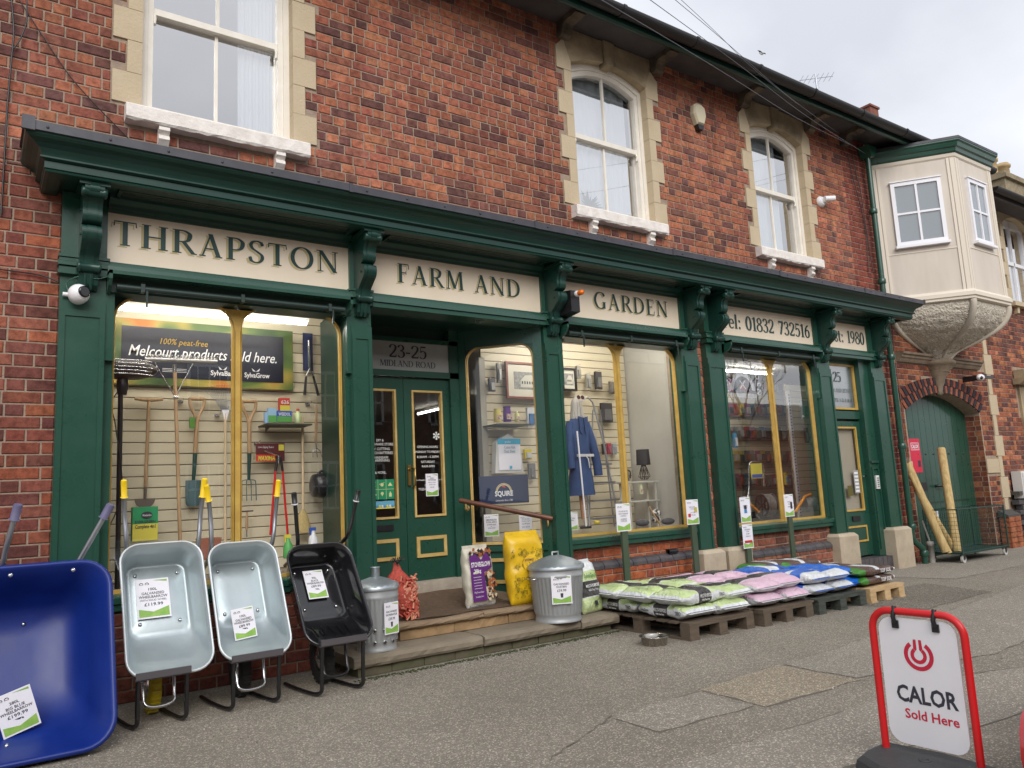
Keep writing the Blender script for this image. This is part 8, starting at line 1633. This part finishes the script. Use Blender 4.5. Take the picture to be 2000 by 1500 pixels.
kt = thing('kettle', 'steel and black jug kettle on the white shelf behind the mullion', 'kettle'); c = at(1222, 940, YF+.02); q = MB(); q.lathe([(.045, 0), (.047, .02), (.036, .12), (.034, .125), (.01, .14)], 16, M=Matrix.Translation(c)); q.build('kettle_body', STEEL, kt); q = MB(); q.tube(catmull([tuple(c+Vector((.03, 0, .125))), tuple(c+Vector((.075, 0, .10))), tuple(c+Vector((.07, 0, .03)))], 5), .008, 6); q.build('kettle_handle', BLACKP, kt); settle(kt, c)
dg = thing('toy_dog', 'soft toy dalmatian sitting at the front of the mannequin window', 'soft toy'); c = at(1282, 1022, 5.75); DM = mat('spotted_plush', (.62, .60, .56), .9, col2=(.03, .03, .03), scale=38, detail=0, contrast=.12); q = MB(); q.ball((c.x, c.y, c.z+.045), .048, 12, sx=1.1); q.build('body', DM, dg); q = MB(); q.ball((c.x-.02, c.y-.03, c.z+.105), .040, 12, sx=1.15); q.ball((c.x-.04, c.y-.06, c.z+.095), .018, 8); q.build('head', DM, dg)
for s_ in (-1, 1): q = MB(); q.ball((c.x-.02+s_*.045, c.y-.03, c.z+.10), .022, 8, sx=.5, sz=1.2); q.build('ear', DM, dg)
settle(dg, c); 
o = MB(); a = at(1296, 1030, 5.75); o.tube([at(1268, 990, 5.68), at(1290, 1026, 5.66)], .010, 6); tag(o.build('wooden_stick', WOOD), 'short brown wooden stick leaning on the toy dog', 'stick')
sl_ = thing('slipper', 'grey slippers lying beside the toy dog', 'slippers'); 
for x, y in ((1255, 1025), (1305, 1022)): c = at(x, y, 5.72); q = MB(); q.ball((c.x, c.y, c.z+.02), .07, 12, sx=1.3, sy=.6, sz=.5); q.build('shoe', mat('grey_felt', (.07, .07, .075), .9), sl_)
settle(sl_, at(1280, 1030, 5.72))
for i, (x, y, col, lb) in enumerate(((1166, 1023, (.60, .48, .03), 'small yellow tape at the foot of the ladder'), (1088, 1035, (.03, .03, .03), 'black tool lying at the left corner of the mannequin window'))): q = MB(); c = at(x, y, 5.8); q.lathe([(.022, 0), (.03, .008), (.03, .022), (.022, .03)], 14, M=Matrix.Translation(c)); tag(q.build('display_item', mat('item_%d' % i, col, .4)), lb, 'small item')
# ================================================================== hose reel window
D_ = MB(); M = wallM(0, 5.551, 0); VW = mat('frosted_decal', (.55, .56, .58), .5); cxd, czd = 7.12, 2.26
for s, rad in (('FARM & GARDEN', .29),):
    n = len(s)
    for i, ch_ in enumerate(s):
        if ch_ == ' ': continue
        a = radians(105-210*i/(n-1)) ; Mx = M @ Matrix.Translation((cxd+rad*sin(-a), czd+rad*cos(a), 0)) @ Matrix.Rotation(a, 4, 'Z'); text(D_, ch_, Mx, .065, None, 0, 0, bold=.02)
text(D_, 'THRAPSTON', M, .055, .46, cxd, czd-.13, bold=.02)
for k in range(40): a = pi*k/39; D_.box(.178, .205, -.006, .006, 0, .001, M=M @ Matrix.Translation((cxd, czd-.06, 0)) @ Matrix.Rotation(a, 4, 'Z'))
D_.loft([[(cxd+r*cos(pi*k/30), czd-.06+r*sin(pi*k/30), .001) for k in range(31)] for r in (.155, .18)], closed=False, smooth=False, M=M)
for a in (-.8, .8): D_.box(-.006, .006, -.07, .07, 0, .001, M=M @ Matrix.Translation((cxd, czd+.0, 0)) @ Matrix.Rotation(a, 4, 'Z'))
o = D_.build('window_lettering', VW); tag(o, 'pale arched FARM & GARDEN THRAPSTON transfer on the hose reel window', 'window transfer')
o.data.materials[0] = VW
hr_ = thing('hose_reel', 'grey garden hose wound on a black reel with an orange handle and yellow label', 'hose reel'); YH = 5.95; c = at(1497, 987, YH)
Mw = Matrix.Translation(c) @ Matrix.Rotation(radians(-18), 4, 'Z') @ Matrix.Rotation(pi/2, 4, 'Y'); q = MB()
for k in range(9): q.lathe([(.128, -.055+k*.0125), (.134, -.050+k*.0125), (.128, -.044+k*.0125)], 26, M=Mw, cap=False)
q.build('hose', mat('grey_hose', (.16, .15, .13), .5), hr_); q = MB()
for s_ in (-.065, .065): q.lathe([(.14, s_-.006), (.145, s_), (.14, s_+.006), (.115, s_+.004), (.115, s_-.004), (.14, s_-.006)], 26, M=Mw, cap=False); 
for s_ in (-.065, .065):
    for k in range(6): a = k*pi/3; q.tube([Mw @ Vector((0, 0, s_)), Mw @ Vector((.13*cos(a), .13*sin(a), s_))], .008, 5)
q.build('reel', BLACKP, hr_); q = MB(); fr_ = lambda x, y, Y=YH-.02: at(x, y, Y)
q.tube(catmull([tuple(fr_(1450, 1010)), tuple(fr_(1462, 960)), tuple(fr_(1463, 910)), tuple(fr_(1470, 902)), tuple(fr_(1486, 903)), tuple(fr_(1491, 915)), tuple(fr_(1492, 950))], 5), .009, 8); q.tube([fr_(1478, 1005), fr_(1488, 1018), fr_(1512, 1020)], .008, 6); q.build('reel_frame', STEEL, hr_); a, b = fr_(1467, 935, YH-.05), fr_(1486, 905, YH-.05); q = MB(); q.box(a.x, b.x, YH-.06, YH-.05, a.z, b.z, 0); q.box(a.x+.01, b.x-.01, YH-.062, YH-.06, a.z+.01, a.z+.05, 1); q.build('reel_label', [py_, pb], hr_); q = MB(); q.tube([fr_(1466, 985), fr_(1482, 1000)], .014, 8); q.build('reel_crank', mat('orange_plastic_b', (.80, .30, .02), .4), hr_); settle(hr_, (c.x, YH, .67))
gc = thing('garden_hose_cart', 'small orange and teal hose cart behind clear plastic at the right corner of the window', 'hose reel'); c = at(1580, 985, 5.85); Mw = Matrix.Translation(c) @ Matrix.Rotation(radians(-30), 4, 'Z') @ Matrix.Rotation(pi/2, 4, 'Y'); q = MB(); q.lathe([(.095, -.06), (.10, 0), (.095, .06)], 22, M=Mw); q.build('hose', mat('clear_teal', (.20, .28, .27), .3, col2=(.4, .42, .40), scale=10), gc); q = MB(); q.tube([at(1553, 1000, 5.82), at(1572, 970, 5.82), at(1585, 965, 5.82)], .016, 8); q.build('cart_handle', MATS['orange_plastic_b'], gc); settle(gc, (c.x, c.y, .67))
t = MB(); p0 = at(1541, 765, 6.08); t.box(p0.x-.03, p0.x+.03, 6.09, 6.12, .67, p0.z+.02); 
for k in range(40): t.box(p0.x-.010, p0.x+.010, 6.086, 6.09, .7+k*.04, .715+k*.04, 1)
tag(t.build('slotted_upright', [PAPER, INK]), 'white slotted shelving upright in the hose reel window', 'shelf upright')
packet('grey power tool packet high in the hose reel window', 1573, 800, .14, .24, (.30, .34, .32), Y=6.02, c2=(.05, .18, .12)); packet('long dark red sheathed saw below the power tool', 1577, 850, .06, .20, (.07, .02, .02), Y=6.02); packet('yellow hose fitting card seen behind the mullion', 1537, 935, .05, .16, (.6, .45, .03), Y=6.3, c2=(.05, .2, .4)); packet('blue and white box hanging at the left edge of the hose reel window', 1437, 860, .05, .18, (.08, .30, .50), Y=6.1, c2=(.6, .6, .6))
rn = random.Random(17); cols = [(.35, .05, .05), (.10, .10, .12), (.30, .28, .24), (.45, .35, .08), (.06, .15, .25), (.30, .12, .20), (.16, .16, .15), (.55, .52, .48)]
n_ = 0; rows_ = ('top', 'second', 'third', 'fourth', 'bottom')
for r in range(5):
    for k in range(12):
        pp = at(1428+k*10.5, 752+r*46, 7.93); x = pp.x+rn.uniform(-.015, .015); z = pp.z+rn.uniform(-.01, .01); c = rn.choice(cols); ord_ = ('first', 'second', 'third', 'fourth', 'fifth', 'sixth', 'seventh', 'eighth', 'ninth', 'tenth', 'eleventh', 'twelfth')[k]
        t = thing('hanging_packet', 'small %s packet, %s from the left in the %s row behind the hose reel' % (('red', 'black', 'grey brown', 'mustard', 'blue', 'plum', 'grey', 'pale')[cols.index(c)], ord_, rows_[r]), 'packet', 'rows of small packets behind the hose reel')
        MB().box(x-.055, x+.055, 7.93, 7.96, z-.11, z+.08).build('backing', mat('pk_%d' % cols.index(c), c, .4), t); MB().box(x-.035, x+.035, 7.90, 7.93, z-.08, z+.02).build('contents', mat('pk_in_%d' % ((k+r) % 4), [(.4, .4, .38), (.08, .08, .08), (.35, .1, .05), (.2, .22, .2)][(k+r) % 4], .4), t); settle(t, (x, 7.93, z))
# dark shop shelving glimpsed through door
for i, (x0_, x1_, y_, lb) in enumerate(((2.75, 3.5, 8.2, 'dark shop shelf seen through the front door'), (3.6, 4.15, 9.2, 'grey shop display stand seen through the angled window'))):
    t = thing('shop_shelving', lb, 'shelving'); 
    for k in range(5): MB().box(x0_, x1_, y_, y_+.35, .6+k*.28, .62+k*.28).build('shelf_board', mat('dim_shelf', (.16, .15, .13), .6), t)
    MB().box(x0_, x1_, y_+.35, y_+.38, .44, 2.1).build('back_panel', ROOMD, t); q = MB(); rn = random.Random(i)
    for k in range(4):
        x = x0_+.03
        while x < x1_-.08: w = rn.uniform(.05, .12); q.box(x, x+w*.9, y_+.03, y_+.3, .62+k*.28, .62+k*.28+rn.uniform(.1, .22), rn.randrange(4)); x += w
    q.build('stock', [mat('stock_a', (.25, .06, .05), .5), mat('stock_b', (.22, .22, .20), .5), mat('stock_c', (.35, .30, .08), .5), mat('stock_d', (.05, .09, .14), .5)], t, kind='stuff'); settle(t, (x0_, y_, .44))
# ================================================================== across the road, seen only in reflections
oh = thing('opposite_house', 'brick house with white windows across the road', 'house')
MB().box(-9, 21, -13, -8.5, 0, 5.6).build('wall', mat('opposite_brick', (.22, .10, .07), .9, col2=(.14, .06, .045), scale=9, coord='World'), oh); MB().prism([(-13.2, 5.6), (-8.2, 5.6), (-10.7, 7.4)], -9.2, 21.2, 'x').build('roof', MATS['slate_roof'], oh)
for x in (-7.4, -4.6, -1.8, 1.2, 4.2, 7.2, 8.9, 11.5, 13.6):
    for z in (1.0, 3.4):
        f = MB(); 
        for bx in ((x, x+.07, z, z+1.3), (x+.95, x+1.02, z, z+1.3), (x, x+1.02, z, z+.07), (x, x+1.02, z+1.23, z+1.3), (x, x+1.02, z+.62, z+.67), (x+.49, x+.53, z, z+1.3), (x+.24, x+.26, z, z+1.3), (x+.75, x+.77, z, z+1.3)): f.box(bx[0], bx[1], -8.5, -8.44, bx[2], bx[3])
        f = f.build('window', UPVC, oh); MB().box(x+.03, x+1.0, -8.5, -8.47, z+.03, z+1.27).build('pane', mat('dark_pane', (.03, .035, .04), .1), f)
settle(oh, (-2, -10.7, 0))
oh2 = thing('opposite_cottage', 'low brick house with a grey roof further along the opposite side', 'house'); MB().box(22, 40, -15, -9.5, 0, 3.3).build('wall', MATS['opposite_brick'], oh2); MB().prism([(-15.3, 3.3), (-9.2, 3.3), (-12.2, 4.9)], 21.8, 40.3, 'x').build('roof', MATS['slate_roof'], oh2); settle(oh2, (31, -12, 0))
tr = thing('bare_tree', 'leafless tree on the opposite pavement', 'tree'); q = MB(); rn = random.Random(9); tips = []
def branch(p, d, L, r, lev, mb):
    n = 4; pts = [p]; dd = d.copy()
    for i in range(n): dd = (dd+Vector((rn.uniform(-.18, .18), rn.uniform(-.18, .18), rn.uniform(-.02, .12)))).normalized(); pts.append(pts[-1]+dd*L/n)
    mb.tube(pts, [r*(1-.45*i/n) for i in range(n+1)], 5 if lev < 2 else 3, cap=False)
    if lev < 5:
        for i in range(3 if lev < 3 else 3): a = rn.uniform(0, 2*pi); sp = rn.uniform(.4, .85); o = dd.orthogonal().normalized(); o.rotate(Matrix.Rotation(a, 3, dd)); branch(pts[rn.choice((-1, -1, -2))], (dd+o*sp+Vector((0, 0, .15))).normalized(), L*rn.uniform(.62, .8), r*.5, lev+1, mb)
BK = mat('dark_bark', (.05, .04, .03), .9); tk = MB(); base = Vector((21.6, -6.0, 0)); tk.tube([base, base+Vector((.05, 0, 1.0)), base+Vector((0, .05, 2.0))], [.20, .16, .14], 10); tk.build('trunk', BK, tr)
cb = MB(); 
for a in (0, 2.1, 4.2): branch(base+Vector((0, .05, 1.9)), Vector((.4*cos(a), .4*sin(a), 1)).normalized(), 1.7, .09, 0, cb)
cb.build('crown', BK, tr); settle(tr, base)
S['_built'] = 1
